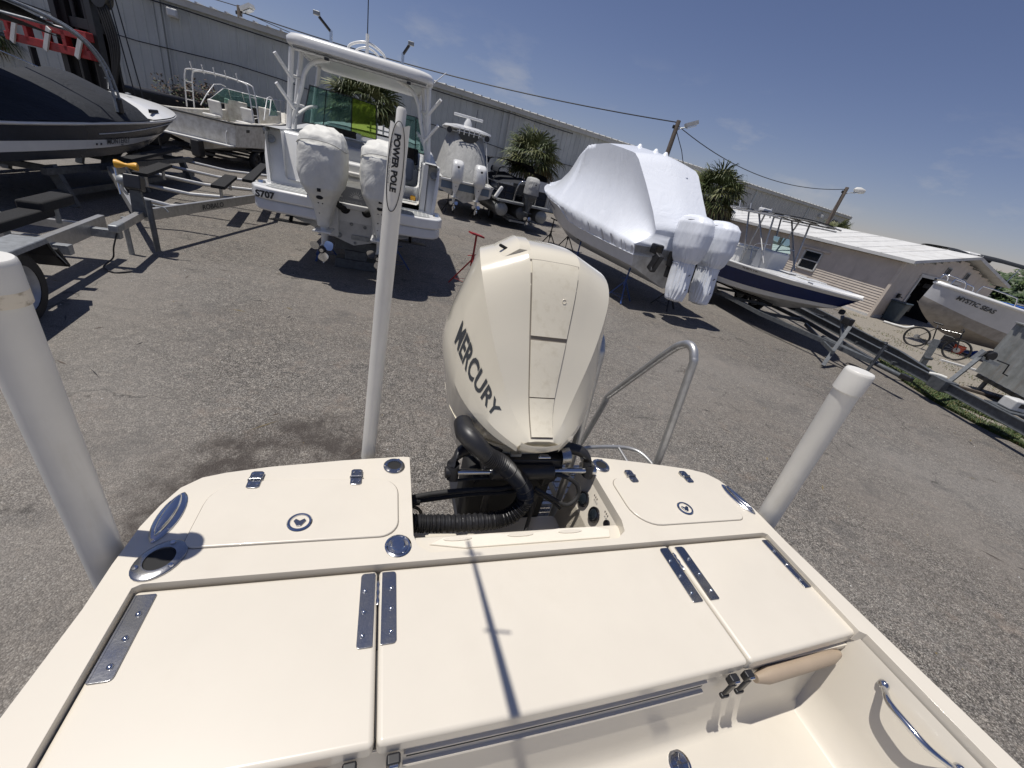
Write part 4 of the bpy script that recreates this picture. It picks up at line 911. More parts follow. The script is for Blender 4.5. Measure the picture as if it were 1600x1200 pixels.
    # lower cowl (chaps), midsection, gearcase
    secs=[(.12,.74,.30,.38),(.04,.74,.285,.35),(-.06,.74,.26,.31),(-.20,.72,.13,.26),(-.42,.74,.085,.22),(-.62,.75,.07,.20),(-.70,.76,.06,.19)]
    mb=MB(); mb.loft([sell(CX,y,hx,hy,z,2.6,32) for z,y,hx,hy in secs],cap=True); mb.build('lower_cowl',M['cowl'],t,smooth=50)
    mb=MB(); mb.loft([sell(CX,y,hx,hy,z,3,24) for z,y,hx,hy in((-.62,.77,.06,.17),(-.85,.78,.045,.16),(-1.0,.78,.04,.15))],cap=True)
    mb.lathe([(.005,.60),(.045,.64),(.06,.75),(.058,.9),(.045,1.0),(.02,1.02)],20,(CX,0,-1.0),axis='y'); mb.prism([(.66,-1.02),(.88,-1.02),(.92,-1.22),(.84,-1.24)],CX-.008,CX+.008,axis='x')
    mb.box((CX,.84,-.74),(.26,.46,.014)); mb.build('gearcase',M['black'],t,smooth=40)
    for k in range(3):
        a=k*2*PI/3; mb=MB(); rings=[]
        for i in range(6):
            f=i/5; rr=.04+.15*f; w=.055*sin(PI*(f*.8+.15)); rings.append([(CX+rr*cos(a)-w*sin(a),1.04+w*.5,-1.0+rr*sin(a)+w*cos(a)),(CX+rr*cos(a)+w*sin(a),1.04-w*.5,-1.0+rr*sin(a)-w*cos(a))])
        mb.loft(rings,closed_u=False); mb.build('propeller_blade',M['steel'],t,smooth=60)
    # transom bracket, tilt tube and the hydraulic steering cylinder
    mb=MB()
    for s in(-.12,.12): mb.prism([(.375,-.15),(.50,-.02),(.60,-.02),(.62,-.30),(.50,-.62),(.375,-.66)],CX+s-.018,CX+s+.018,axis='x')
    mb.box((CX,.50,-.05),(.30,.14,.12)); mb.box((CX,.44,-.42),(.20,.06,.5)); mb.build('transom_bracket',M['black'],t,bevel=.01)
    mb=MB(); mb.tube([(CX-.30,.33,.015),(CX+.30,.33,.015)],.013,14); mb.build('steering_ram_rod',M['steel'],t,smooth=60)
    mb=MB(); mb.tube([(CX-.15,.33,.015),(CX+.13,.33,.015)],.035,16); mb.box((CX,.39,.03),(.36,.10,.075)); mb.box((CX-.02,.45,.07),(.24,.12,.06)); mb.build('steering_cylinder',M['black'],t,bevel=.008)
    for s in(-1,1):
        pts=smooth_path([(CX+s*.305,.33,-.01),(CX+s*.305,.345,.045),(CX+s*.285,.375,.075),(CX+s*.22,.40,.085),(CX+s*.10,.41,.085)],4)
        mb=MB(); rings=[[p+Vector((0,.030*cos(2*PI*k/10),.026*sin(2*PI*k/10))) if i>4 else p+Vector((.026*cos(2*PI*k/10),.03*sin(2*PI*k/10),0)) for k in range(10)] for i,p in enumerate(pts)]
        mb.loft(rings,cap=True); mb.build('steering_arm',M['black'],t,smooth=60)
        mb=MB(); mb.tube([(CX+s*.335,.33,.015),(CX+s*.300,.33,.015)],.022,12); mb.build('ram_end_nut',M['steel'] if s>0 else M['black'],t,smooth=40)
    mb=MB(); mb.tube([(CX+.16,.36,.07),(CX+.20,.36,.075)],.038,14); mb.build('ram_cap',M['plate'],t,smooth=50)
    # dark mechanical bits in the shadow under the cowl
    rnd=random.Random(4); mb=MB()
    for k in range(26): mb.box((CX+rnd.uniform(-.2,.2),rnd.uniform(.36,.6),rnd.uniform(-.08,.10)),(rnd.uniform(.02,.09),rnd.uniform(.02,.07),rnd.uniform(.02,.06)),rnd.uniform(0,1))
    tag(mb.build('bracket_fittings',M['black'],t,bevel=.004),kind='stuff')
    mb=MB(); mb.box((CX-.06,.335,.105),(.045,.02,.012)); mb.build('grey_tag',M['galv'],t)
    # big corrugated rigging hose
    path=smooth_path([(-.372,.235,-.155),(-.28,.238,-.168),(-.15,.235,-.172),(-.02,.235,-.165),(.055,.242,-.140),(.098,.262,-.085),(.080,.27,-.015),(.022,.275,.05),(-.04,.28,.105),(-.090,.285,.130),(-.120,.29,.152)],22)
    L=[0]
    for i in range(1,len(path)): L.append(L[-1]+(path[i]-path[i-1]).length)
    mb=MB(); mb.tube(path,[.0345+(.0028 if (l/.0085)%1<.5 else -.0022) for l in L],18); mb.build('rigging_hose',M['black'],t,smooth=20)
    p=path[-1]; mb=MB(); mb.tube([path[-14],path[-8],p+Vector((-.012,.004,.012)),p+Vector((-.045,.025,.04)),p+Vector((-.065,.06,.045)),p+Vector((-.06,.14,.03))],[.036,.036,.038,.041,.040,.038],16); mb.build('hose_cuff',M['black'],t,smooth=45)
    cables=[([(-.375,.335,-.13),(-.27,.33,-.10),(-.12,.32,-.075),(.02,.32,-.07),(.12,.34,-.05)],.011),([(-.375,.34,-.155),(-.27,.335,-.135),(-.13,.33,-.11),(.03,.325,-.10),(.14,.33,-.09)],.010),
            ([(.16,.33,-.01),(.25,.31,.01),(.33,.29,-.02),(.352,.27,-.075),(.30,.25,-.11),(.22,.27,-.08),(.15,.30,-.055)],.0095),([(-.37,.35,-.18),(-.31,.37,-.24),(-.29,.38,-.36)],.007),
            ([(.14,.33,-.09),(.24,.30,-.13),(.29,.27,-.155)],.007),([(-.30,.18,-.235),(-.1,.17,-.245),(.08,.18,-.24),(.13,.23,-.19),(.14,.27,-.1)],.009),([(-.2,.33,-.03),(-.02,.335,-.02),(.1,.34,-.015)],.006)]
    for pts,r in cables:
        mb=MB(); mb.tube(smooth_path(pts,7),r,8); mb.build('cable',M['rubber'],t,smooth=60)
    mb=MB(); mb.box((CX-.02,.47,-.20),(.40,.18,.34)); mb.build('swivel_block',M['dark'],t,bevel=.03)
big_outboard()
def wrinkle(v,s,amp,seed=0):
    """folds running mostly up and down"""
    n=noise.noise(Vector((v.x*s*2.3+seed,v.y*s*2.3,v.z*s*.55)))+.5*noise.noise(Vector((v.x*s*5+seed,v.y*s*5,v.z*s*1.4)))
    return amp*n
def ring_mesh(secs,n=56,p=2.6,sub=5):
    """secs: (z,cy,hx,hy[,p]) interpolated"""
    out=[]
    for i in range(len(secs)-1):
        for k in range(sub):
            f=k/sub; f2=f*f*(3-2*f) if False else f
            out.append([lerp(secs[i][j],secs[i+1][j],f2) for j in range(4)])
    out.append(list(secs[-1][:4]))
    return [sell(0,cy,hx,hy,z,p,n) for z,cy,hx,hy in out]
def leg_unit(parent,z0,mat,black=False,prop=True,yp=.0):
    """gearcase, plate, skeg and propeller, aft = +y, foot at z=0"""
    mb=MB(); mb.loft([sell(0,.02+yp,hx,hy,z,2.6,20) for z,hx,hy in((z0,.085,.20),(.62,.065,.18),(.46,.05,.16),(.30,.045,.15))],cap=True)
    mb.lathe([(.005,-.20),(.045,-.14),(.062,0),(.06,.14),(.045,.22)],18,(0,yp,.27),axis='y')
    mb.prism([(-.08+yp,.25),(.14+yp,.25),(.19+yp,.02),(.10+yp,0.0)],-.008,.008,axis='x')
    mb.box((0,.12+yp,.555),(.27,.44,.016)); mb.build('gearcase',mat,parent,smooth=40)
    if prop:
        mb=MB(); mb.lathe([(.052,.22),(.060,.30),(.052,.36),(.045,.37)],18,(0,yp,.27),axis='y'); mb.build('propeller_hub',M['black'],parent,smooth=40)
        mb=MB(); mb.lathe([(.03,.372),(.001,.374)],14,(0,yp,.27),axis='y'); mb.build('exhaust_hub',M['steel'],parent)
        for k in range(3):
            a=k*2*PI/3+.4; q=MB(); rings=[]
            for i in range(7):
                f=i/6; rr=.05+.15*f; w=.085*sin(PI*(f*.82+.12)); tw=.6-.3*f
                rings.append([(rr*cos(a)-s*w*sin(a)*cos(tw),.29+yp+s*w*sin(tw),.27+rr*sin(a)+s*w*cos(a)*cos(tw)) for s in(-1,-.4,.3,1)])
            q.loft(rings,closed_u=False); q.build('propeller_blade',M['steel'],parent,smooth=80)
def covered_outboard(parent,x,y,z,rot=PI,seed=0,topmat=None,kind='cover',tilt=0,H=2.0,mat=None):
    """outboard hanging on a boat (parent frame +y = bow, so rot=pi points it aft)"""
    e=holder('outboard_motor',parent,(x,y,z),(tilt,0,rot)); e['label']='outboard motor under a fitted white cloth cover' if kind=='cover' else 'outboard motor'
    if kind=='cover':
        secs=[(.62,.03,.095,.20),(.80,.04,.125,.26),(1.0,.06,.175,.34),(1.12,.08,.235,.40),(1.22,.09,.30,.44),(1.40,.08,.34,.46),(1.62,.07,.345,.47),(1.78,.06,.335,.46),(1.90,.03,.305,.42),(1.98,.0,.25,.34),(2.03,-.02,.13,.18),(2.035,-.02,.01,.02)]
        rings=ring_mesh(secs,60,3.0,5); mb=MB(); mb.loft(rings,cap=True)
        def f(v):
            d=Vector((v.x,v.y-.05,0)); k=wrinkle(v,3.2,.020,seed)+.005*noise.noise(Vector((v.x*13+seed,v.y*13,v.z*3)))
            if 1.1<v.z<1.95: k+=.010*noise.noise(Vector((v.x*9+seed,v.y*9,v.z*6)))
            if v.z>1.80: k+=.016*sin((v.x*.5+v.y)*30+3*noise.noise(v*3))*min(1,(2.0-v.z)*9)
            if d.length>.001: v=v+d.normalized()*k
            if v.z>1.8: v.z+=.012*sin((v.x*.9+v.y*.5)*34+2*noise.noise(v*2.5))+.008*noise.noise(Vector((v.x*7,v.y*7,seed)))
            return v
        mb.map(f); c=mb.build('cover',M['fabric_w'],e,smooth=80)
        b=MB(); b.tube([(.342*math.copysign(abs(cos(a))**.67,cos(a)),.06+.455*math.copysign(abs(sin(a))**.67,sin(a)),1.80-.05*cos(a*2)) for a in[2*PI*i/40 for i in range(40)]],.006,5,closed=True); b.build('cover_seam',M['fabric_g'],c)
        # vents, eyelets and lacing down the back of the cover
        q=MB(); q.box((0,.515,1.20),(.05,.03,.05)); q.build('vent_hole',M['dark'],c,bevel=.004)
        q=MB(); q.prism([(.05*cos(a),1.09+.028*sin(a)) for a in[2*PI*i/14 for i in range(14)]],.41,.475,axis='y'); q.build('vent_hole',M['dark'],c)
        for zz,yy in((1.0,.385),(.84,.30),(.72,.24)):
            for s in(-.03,.03):
                q=MB(); q.lathe([(.011,yy),(.010,yy+.018),(.001,yy+.02)],8,(s,0,zz),axis='y'); q.build('eyelet',M['black'],c)
        q=MB(); q.tube([(0,.40,1.05),(0,.30,.84),(0,.235,.70)],.003,4); q.build('cover_lace',M['black'],c)
        for i in range(3):
            q=MB(); q.box((.0+.012*i,.515+.0,1.60-.022*i),(.14-.04*i,.004,.006),Matrix.Rotation(R_(4),3,'Y')); q.build('print_stripe',M['letter'],c)
        leg_unit(e,.80,M['gearw'])
    elif kind=='plain':
        m=mat or M['gearw']
        secs=[(1.05,.03,.13,.26),(1.12,.04,.20,.34),(1.25,.05,.245,.40),(1.55,.04,.255,.40),(1.80,.02,.245,.37),(1.90,-.02,.215,.31),(1.95,-.04,.15,.22),(1.955,-.04,.01,.01)]
        mb=MB(); mb.loft(ring_mesh(secs,36,3.4,3),cap=True)
        c=mb.build('cowl',m,e,smooth=45)
        q=MB(); q.lathe([(.045,.425),(.04,.433),(.001,.435)],14,(0,0,1.70),axis='y'); q.build('cowl_badge',M['black'],c)
        mb=MB(); mb.loft([sell(0,.03,hx,hy,z,2.8,24) for z,hx,hy in((1.08,.16,.30),(.95,.14,.26),(.75,.09,.21))],cap=True); mb.box((0,.24,.98),(.05,.06,.05)); mb.build('midsection',m,e,smooth=50)
        q=MB(); q.lathe([(.02,.0),(.018,.008),(.001,.009)],10,(0,.30,.98),axis='y'); q.build('water_outlet',M['black'],e)
        leg_unit(e,.80,m)
    elif kind=='wrap':
        secs=[(.08,.10,.05,.10),(.12,.10,.15,.20),(.35,.08,.17,.27),(.62,.06,.16,.27),(.86,.05,.155,.27),(.95,.05,.150,.26),(1.04,.06,.20,.33),(1.3,.06,.265,.42),(1.6,.05,.285,.44),(1.82,.03,.27,.42),(1.93,0,.22,.33),(1.98,-.02,.12,.18),(1.985,-.02,.01,.01)]
        rings=ring_mesh(secs,150,3.2,6); mb=MB(); mb.loft(rings,cap=True)
        def f(v):
            d=Vector((v.x,v.y-.05,0)); g=math.exp(-((v.z-.92)/.16)**2)
            a=math.atan2(v.y-.05,v.x)
            low=1 if v.z<.95 else math.exp(-(v.z-.95)*6)
            k=wrinkle(v,2.6,.014,seed)+.015*low*sin(a*23+5*noise.noise(v*2+Vector((seed,0,0))))+.007*g*sin(a*31)+.006*(1-low)*noise.noise(Vector((v.x*14+seed,v.y*14,v.z*2.5)))
            if d.length>.001: v=v+d.normalized()*k
            return v
        mb.map(f); c=mb.build('shrink_wrap_cover',M['wrap'],e,smooth=70)
        b=MB(); b.tube([(.162*math.copysign(abs(cos(a))**.62,cos(a)),.05+.275*math.copysign(abs(sin(a))**.62,sin(a)),.93+.008*sin(5*a)) for a in[2*PI*i/30 for i in range(30)]],.010,6,closed=True); b.build('tie_band',M['wrap'],c)
        for zz,yy in((.98,.30),(.72,.33),(.40,.36),(1.05,.36)):
            q=MB(); q.tube([(-.02,yy,zz),(0,yy+.03,zz+.02),(.03,yy+.01,zz-.02)],.008,5); q.build('strap_knot',M['black'],c)
        b=MB(); b.tube([(.26*cos(a),.02+.37*sin(a),1.86+.01*sin(3*a)) for a in[2*PI*i/24 for i in range(20)]],.004,5); b.build('seam_cord',M['grooved'],c)
    # clamp bracket
    mb=MB(); mb.box((0,-.30,.98),(.20,.26,.34)); mb.box((0,-.36,.75),(.14,.12,.4)); mb.build('transom_bracket',M['black'] if kind!='cover' else M['gearw'],e,bevel=.02)
    return e
# ================================================================ BOATS IN THE YARD
class Hull:
    """hull lofted from section lines; local +y = bow, z from the ground"""
    def __init__(s,L,B,zk,zs0,zs1,rise=.55,rake=.9,dead=.28,s0=.35,cw=.86,ch=.22,full=2.2,flare=.06,zdip=0):
        s.__dict__.update(locals())
    def half(s,t):
        u=max(0,(t-s.s0)/(1-s.s0)); return s.B/2*(.93+.07*min(1,t/s.s0))*max(0,1-u**s.full)**.85
    def sheer(s,t): return lerp(s.zs0,s.zs1,t**1.6)-s.zdip*sin(PI*t)
    def P(s,t,f,side=1):
        """f: 0 keel, 1 chine, 2 sheer"""
        zk=s.zk+s.rise*max(0,(t-.62)/.38)**2.6*(s.sheer(1)-s.zk); zs=s.sheer(t); zc=min(s.zk+s.ch+s.dead+ (s.sheer(1)-s.zk)*.42*max(0,(t-.30)/.70)**2.2, zs-.12*(1-t))
        u=max(0,(t-.25)/.75); xc=s.B/2*s.cw*max(0,1-u**2.1)**.85
        xs=s.half(t)
        yk=t*(s.L-s.rake); yc=t*(s.L-s.rake*.55); ys=t*s.L
        if f<=1: x=xc*f**1.05; z=lerp(zk,zc,f**1.15); y=lerp(yk,yc,f)
        else:
            g=f-1; x=lerp(xc,xs,g)-s.flare*sin(PI*g)*max(0,(t-.4)/.6); z=lerp(zc,zs,g); y=lerp(yc,ys,g)
        return Vector((side*x,y,z))
    def build(s,parent,rows,name='hull',n=30,transom=None,t1=1.0,tcut=9):
        """rows: list of (f0,f1,mat,partname); one mesh for the shell with material bands"""
        fs=[r[0] for r in rows]+[rows[-1][1]]; mb=MB()
        ts=[(i/n)**.9*t1 for i in range(n+1)]
        for side in(-1,1):
            rings=[[s.P(t,f,side) for f in fs] for t in ts]
            mb.loft(rings,closed_u=False,mats=[r[2] for r in rows])
        # transom
        a=[s.P(0,f,-1) for f in fs]; b=[s.P(0,f,1) for f in fs]
        for i in range(len(fs)-1):
            if fs[i]>=tcut: continue
            mb.add([a[i],a[i+1],b[i+1],b[i]],[(0,1,2,3)],transom or rows[i][2])
        return mb.build(name,None,parent,smooth=32,weld=True)
    def rail(s,parent,r,mat,dz=0,dx=0,name='rub_rail',t0=0,t1=1,f=2,n=30):
        for side in(-1,1):
            pts=[s.P(lerp(t0,t1,i/n),f,side)+Vector((side*dx,0,dz)) for i in range(n+1)]
            mb=MB(); mb.tube(pts,r,6); mb.build(name,mat,parent,smooth=60)
    def deck(s,parent,t_deck,w,sole,mat,solemat=None,camber=.05,inner=None,tb=0.0):
        """gunwale caps, inner liner, sole and closed foredeck"""
        n=22; mb=MB()
        for side in(-1,1):
            ts=[lerp(tb,t_deck,i/n) for i in range(n+1)]
            rings=[]
            for t in ts:
                p=s.P(t,2,side); x=max(.02,abs(p.x)-w); rings.append([p+Vector((0,0,.0)),p+Vector((-side*.02,0,.03)),Vector((side*x,p.y,p.z+.03)),Vector((side*(x-.01),p.y,p.z)),Vector((side*(x-.05),p.y,sole+.03)),Vector((side*(x-.09),p.y,sole)),Vector((0,p.y,sole))])
            mb.loft(rings,closed_u=False)
        d=mb.build('cockpit_liner',mat,parent,smooth=35,weld=True)
        mb=MB(); rings=[]
        for i in range(n+1):
            t=lerp(t_deck,1,i/n); p=s.P(t,2,1); rings.append([Vector((p.x*k,p.y,p.z+.03+camber*(1-k*k))) for k in(-1,-.9,-.5,0,.5,.9,1)])
        mb.loft(rings,closed_u=False)
        p=s.P(t_deck,2,1); x=p.x-w; mb.add([(-x,p.y,p.z+.03),(x,p.y,p.z+.03),(x-.05,p.y,sole),(-x+.05,p.y,sole)],[(0,1,2,3)])
        mb.build('foredeck',mat,parent,smooth=35)
        return d
def on_side(h,t,f,side,off=.004):
    t=max(0,min(1,t)); p=h.P(t,f,side); a=h.P(min(1,t+.01),f,side)-h.P(max(0,t-.01),f,side); b=h.P(t,min(f+.05,2),side)-h.P(t,max(f-.05,1.0),side)
    a.normalize(); b.normalize(); nr=a.cross(b).normalized()
    if nr.x*side<0: nr=-nr
    return p+nr*off,a,b
def side_text(h,nm,body,size,t,f,side,mat,parent,align='CENTER',bold=0,sx=1,shear=0,off=.012):
    p,a,b=on_side(h,t,f,side,off)
    xd=a*(1 if side>0 else -1)
    return text(nm,body,size,p,xd,b,mat,parent,.001,align,bold,sx,shear)
def tube_part(nm,pts,r,mat,parent,sm=5,n=8):
    mb=MB(); mb.tube(smooth_path(pts,sm) if sm else pts,r,n); return mb.build(nm,mat,parent,smooth=60)
def box_part(nm,c,d,mat,parent,bev=.01,rot=None):
    mb=MB(); mb.box(c,d,rot); return mb.build(nm,mat,parent,bevel=bev)
def jack_stand(x,y,h,mat,label,group,rz=0,name='boat_stand'):
    t=thing(name,label,'boat stand',(x,y,0),rz,group)
    mb=MB(); mb.tube([(0,0,h*.45),(0,0,h-.04)],.022,8); mb.tube([(0,0,h*.42),(0,0,h*.62)],.034,8); mb.build('post',mat,t,smooth=50)
    for k in range(3):
        a=k*2*PI/3+.5; mb=MB(); mb.beam((0,0,h*.55),(cos(a)*h*.38,sin(a)*h*.38,.02),.03,.03); mb.build('leg',mat,t)
    mb=MB(); mb.box((0,0,h-.02),(.28,.2,.03),Matrix.Rotation(R_(10),3,'Y')); mb.build('top_pad',M['black'] if mat!=M['red'] else mat,t)
    mb=MB(); mb.tube([(-.12,0,h*.60),(.12,0,h*.64)],.010,6); mb.build('screw_handle',mat,t)
    mb=MB(); mb.tube([(cos(R_(29))*h*.3,sin(R_(29))*h*.3,.14),(cos(R_(149))*h*.3,sin(R_(149))*h*.3,.14),(cos(R_(269))*h*.3,sin(R_(269))*h*.3,.14)],.006,4,closed=True); mb.build('chain',mat,t)
    return t
# ---------------------------------------------------------------- twin-engine boat with hardtop
def hardtop_boat():
    X,Y,TH=-3.27,6.75,R_(20)
    t=thing('walkaround_boat','white boat with tall hardtop and two cloth-covered outboards, teak-striped swim platforms','boat',(X,Y,0),TH)
    h=Hull(8.6,2.9,.55,2.12,2.62,rise=.5,rake=1.1,dead=.30,s0=.45,cw=.88,ch=.10,full=2.3)
    y0=.55
    hb=holder('hull_group',t,(0,y0,0)) if False else t
    for fn in(0,):
        o=h.build(t,[(0,1,M['white_bottom'],0),(1,1.36,M['white'],0),(1.36,2,M['white'],0)],tcut=1.3)
    # shift hull parts forward of the swim platforms
    o.location.y=y0
    oldlen=len(bpy.data.objects)
    def shift(ob): ob.location.y+=y0; return ob
    before=set(bpy.data.objects); h.deck(t,.62,.22,1.45,M['white']); h.rail(t,.025,M['galv'],dz=-.02)
    for ob in set(bpy.data.objects)-before: ob.location.y+=y0
    # transom face above, closed by quarter wings rising at each side
    for s in(-1,1):
        wi=1.20 if s>0 else .62
        mb=MB(); mb.loft([[(s*1.37,y0+.02,1.30),(s*wi,y0-.02,1.30),(s*wi,y0+.9,1.30),(s*1.37,y0+.9,1.30)],[(s*1.41,y0+.14,1.75),(s*wi,y0+.10,1.75),(s*wi,y0+1.0,1.75),(s*1.41,y0+1.0,1.75)],[(s*1.41,y0+.30,2.14),(s*wi,y0+.27,2.14),(s*wi,y0+1.1,2.14),(s*1.41,y0+1.1,2.14)]],cap=True); w=mb.build('quarter_wing',M['white'],t,bevel=.04,seg=3,smooth=50)
        mb=MB(); mb.lathe([(.065,0),(.06,.012),(.035,.012),(.033,.004),(.001,.004)],20); q=mb.build('speaker',M['galv'],t,smooth=40); q.location=(s*1.30,y0+.165,1.98); q.rotation_euler=(R_(72),0,0)
        # swim platform
        out=[(s*.48,-.08),(s*1.20,-.02),(s*1.42,.08),(s*1.50,.25),(s*1.50,.95),(s*.48,.95)]
        mb=MB(); mb.prism(out if s>0 else out[::-1],1.16,1.34); mb.build('swim_platform',M['white'],t,bevel=.035,seg=3)
        mb=MB(); out2=[(x*.985,y+.03) for x,y in out]; mb.prism(out2 if s>0 else out2[::-1],.98,1.165); mb.build('platform_skirt',M['grey_hull'],t,bevel=.05,seg=3)
        pad=[(s*.56,.0),(s*1.16,.05),(s*1.27,.14),(s*1.27,.62),(s*.56,.62)]
        mb=MB(); mb.prism(pad if s>0 else pad[::-1],1.341,1.346); p=mb.build('deck_pad',M['teak'],t)
        for k in range(9):
            x=s*(.62+.075*k); ymax=.60; mb=MB(); mb.box((x,.34,1.3475),(.012,.50-.0*k,.003)); mb.build('pad_stripe',M['white'],p)
        mb=MB(); mb.lathe([(.06,1.341),(.055,1.37),(.02,1.375),(.001,1.375)],18,(s*1.40,.42,0)); mb.build('pull_up_cleat',M['steel'],t,smooth=40)
        # trim tab and strake
        mb=MB(); mb.box((s*.98,.30,.83),(.55,.36,.015),Matrix.Rotation(R_(-6),3,'X')); mb.tube([(s*.98,.45,.98),(s*.98,.32,.85)],.03,8); mb.build('trim_tab',M['black'],t)
        for zz in(1.345,1.335):
            mb=MB(); mb.beam((s*1.10,y0+.0,1.36),(s*.60,y0+.10,1.50),.001,.001)
    box_part('coaming_panel',(1.14,y0+.5,1.74),(.10,.95,.80),M['white'],t,.02); box_part('door_post',(.52,y0+.25,1.62),(.12,.45,.56),M['white'],t,.03)
    # centre of the transom: motor bracket zone with fittings
    box_part('motor_shelf',(0,y0+.18,1.22),(1.7,.5,.10),M['white'],t,.03)
    box_part('transom_bench',(-.35,y0+.45,1.62),(1.5,.5,.55),M['white'],t,.05)
    box_part('bench_cushion',(-.35,y0+.62,1.98),(1.4,.16,.26),M['seat'],t,.05); box_part('bench_seat',(-.35,y0+1.0,1.75),(1.4,.5,.16),M['seat'],t,.05)
    for k,z in enumerate((1.62,1.72)): box_part('bench_roll',(-.30,y0+.18,z),(1.3,.09,.07),M['seatw'],t,.03)
    for x in(-.16,.20):
        mb=MB(); mb.lathe([(.085,-.02),(.08,.0),(.055,.012),(.05,-.03)],20,axis='y'); q=mb.build('rigging_port',M['rubber'],t,smooth=40); q.location=(x,y0-.02,1.16); q.rotation_euler=(0,0,PI)
        tube_part('rigging_hose',[(x,y0-.02,1.16),(x*1.3,y0-.16,1.20),(x*2.1,y0-.22,1.30)],.05,M['rubber'],t,6,10)
    for x,z,r in((-.05,.92,.028),(.18,.90,.028),(-.25,.70,.045),(.62,.70,.03),(0.02,.60,.025)):
        mb=MB(); mb.lathe([(r,-.012),(r*.85,-.02),(r*.5,-.012),(r*.4,.0)],16,(x,y0-.002,z),axis='y'); mb.build('through_hull',M['galv'],t,smooth=40)
    mb=MB(); mb.prism(rrect(-.05,.66,.27,.74,.03,3),y0-.03,y0-.005,axis='y'); mb.build('underwater_light',M['galv'],t)
    # dark name plate with sun mark and letters
    mb=MB(); mb.box((0,y0-.035,1.40),(.9,.012,.26)); mb.build('name_panel',M['seat'],t)
    text('name_lettering','EL',.17,(-.20,y0-.045,1.35),(1,0,0),(0,0,1),M['white'],t,.002,'RIGHT',.006)
    mb=MB()
    for k in range(9):
        a=R_(10+20*k); mb.add([(.02+.07*cos(a-.12),y0-.045,1.36+.07*sin(a-.12)),(.02+.07*cos(a+.12),y0-.045,1.36+.07*sin(a+.12)),(.02+.13*cos(a),y0-.045,1.36+.13*sin(a))],[(0,1,2)])
    mb.add([(.02+.06*cos(R_(k*20)),y0-.045,1.36+.06*sin(R_(k*20))) for k in range(10)],[tuple(range(10))]); mb.build('sun_mark',M['white'],t)
    text('home_port','HOLLYWOOD FL',.055,(-.30,y0-.045,1.28),(1,0,0),(0,0,1),M['white'],t,.002)
    text('dealer_lettering','S707',.13,(-1.36,-.085,1.20),(1,.02,0),(0,0,1),M['blackprint'],t,.002,bold=.006)
    for s_,xx in((-1,-1.05),(1,1.05)):
        text('model_lettering','R272',.10,(xx-.1,y0-.03+.33,2.0),(1,0,0),(0,0,1),M['blackprint'],t,.002,sx=1.1)
    # hardtop
    zt=3.40
    top=rrect(-1.18,1.15,1.18,4.1,.35,5)
    mb=MB(); mb.loft([[(x*.97,y,zt-.05) for x,y in top],[(x,y,zt-.02) for x,y in top],[(x,y,zt+.05) for x,y in top],[(x*.96,2.6+(y-2.6)*.97,zt+.10) for x,y in top],[(x*.6,2.6+(y-2.6)*.7,zt+.14) for x,y in top]],cap=True); ht=mb.build('hardtop',M['white'],t,smooth=50)
    box_part('underside_panel',(0,2.6,zt-.065),(2.0,2.5,.03),M['seatw'],t,.01)
    for y in(1.32,1.42): tube_part('outrigger_tube',[(-1.05,y,zt-.09),(1.05,y,zt-.09)],.022,M['alu'],t,0)
    box_part('aft_rail_shadow_gap',(0,1.30,zt-.055),(2.1,.05,.03),M['seat'],t,.005)
    for x in(-.55,.75):
        q=box_part('spreader_light',(x,1.25,zt-.12),(.07,.05,.04),M['black'],t,.008)
    # legs: pairs of white pipe
    for s in(-1,1):
        for (a,b) in(((s*1.22,1.55,2.15),(s*1.10,1.45,zt-.08)),((s*1.20,1.85,2.15),(s*1.02,1.75,zt-.08)),((s*1.16,3.3,2.3),(s*.98,3.2,zt-.08))):
            tube_part('hardtop_leg',[a,b],.042,M['white'],t,0,10)
        tube_part('curved_brace',[(s*1.18,1.60,2.25),(s*1.02,1.6,2.75),(s*.94,1.6,3.05),(s*.80,1.6,3.22),(s*.55,1.6,3.31)],.034,M['white'],t,6,10)
        tube_part('curved_brace',[(s*1.16,1.7,2.35),(s*1.05,2.3,2.55),(s*1.0,2.9,2.62)],.03,M['white'],t,6,10)
        for zz in(2.55,2.95): tube_part('leg_rung',[(s*1.15,1.5,zz),(s*1.0,1.72,zz)],.024,M['white'],t,0)
        for zz in(2.62,3.02):
            tube_part('rod_holder',[(s*1.10,1.50,zz-.15),(s*1.32,1.30,zz+.16)],.028,M['white'],t,0,10)
    # rocket launcher hoop, aerial, two rigger clamps
    tube_part('hoop',[(-.32,2.0,zt+.10),(-.28,2.0,zt+.26),(0,2.0,zt+.36),(.28,2.0,zt+.26),(.32,2.0,zt+.10)],.022,M['white'],t,6)
    tube_part('hoop',[(-.22,2.15,zt+.12),(-.18,2.15,zt+.24),(0,2.15,zt+.31),(.18,2.15,zt+.24),(.22,2.15,zt+.12)],.018,M['white'],t,6)
    tube_part('aerial_mount',[(0,2.0,zt+.1),(0,2.0,zt+.48)],.03,M['white'],t,0); tube_part('whip_aerial',[(0,2.0,zt+.45),(-.01,2.0,zt+1.5)],.009,M['black'],t,0,5)
    tube_part('aft_aerial',[(1.12,2.3,zt),(1.45,2.6,zt+.36)],.010,M['white'],t,0,6)
    for x,s in((-.52,-1),(.62,1)):
        tube_part('rigger_clamp',[(x,1.5,zt+.08),(x,1.5,zt+.30)],.024,M['steel'],t,0); tube_part('rigger_arm',[(x,1.5,zt+.28),(x+(-.17 if s<0 else .09),1.45,zt+.42)],.022,M['black'],t,0); box_part('rigger_head',(x+(-.20 if s<0 else .12),1.44,zt+.45),(.10,.06,.06),M['galv'],t,.01)
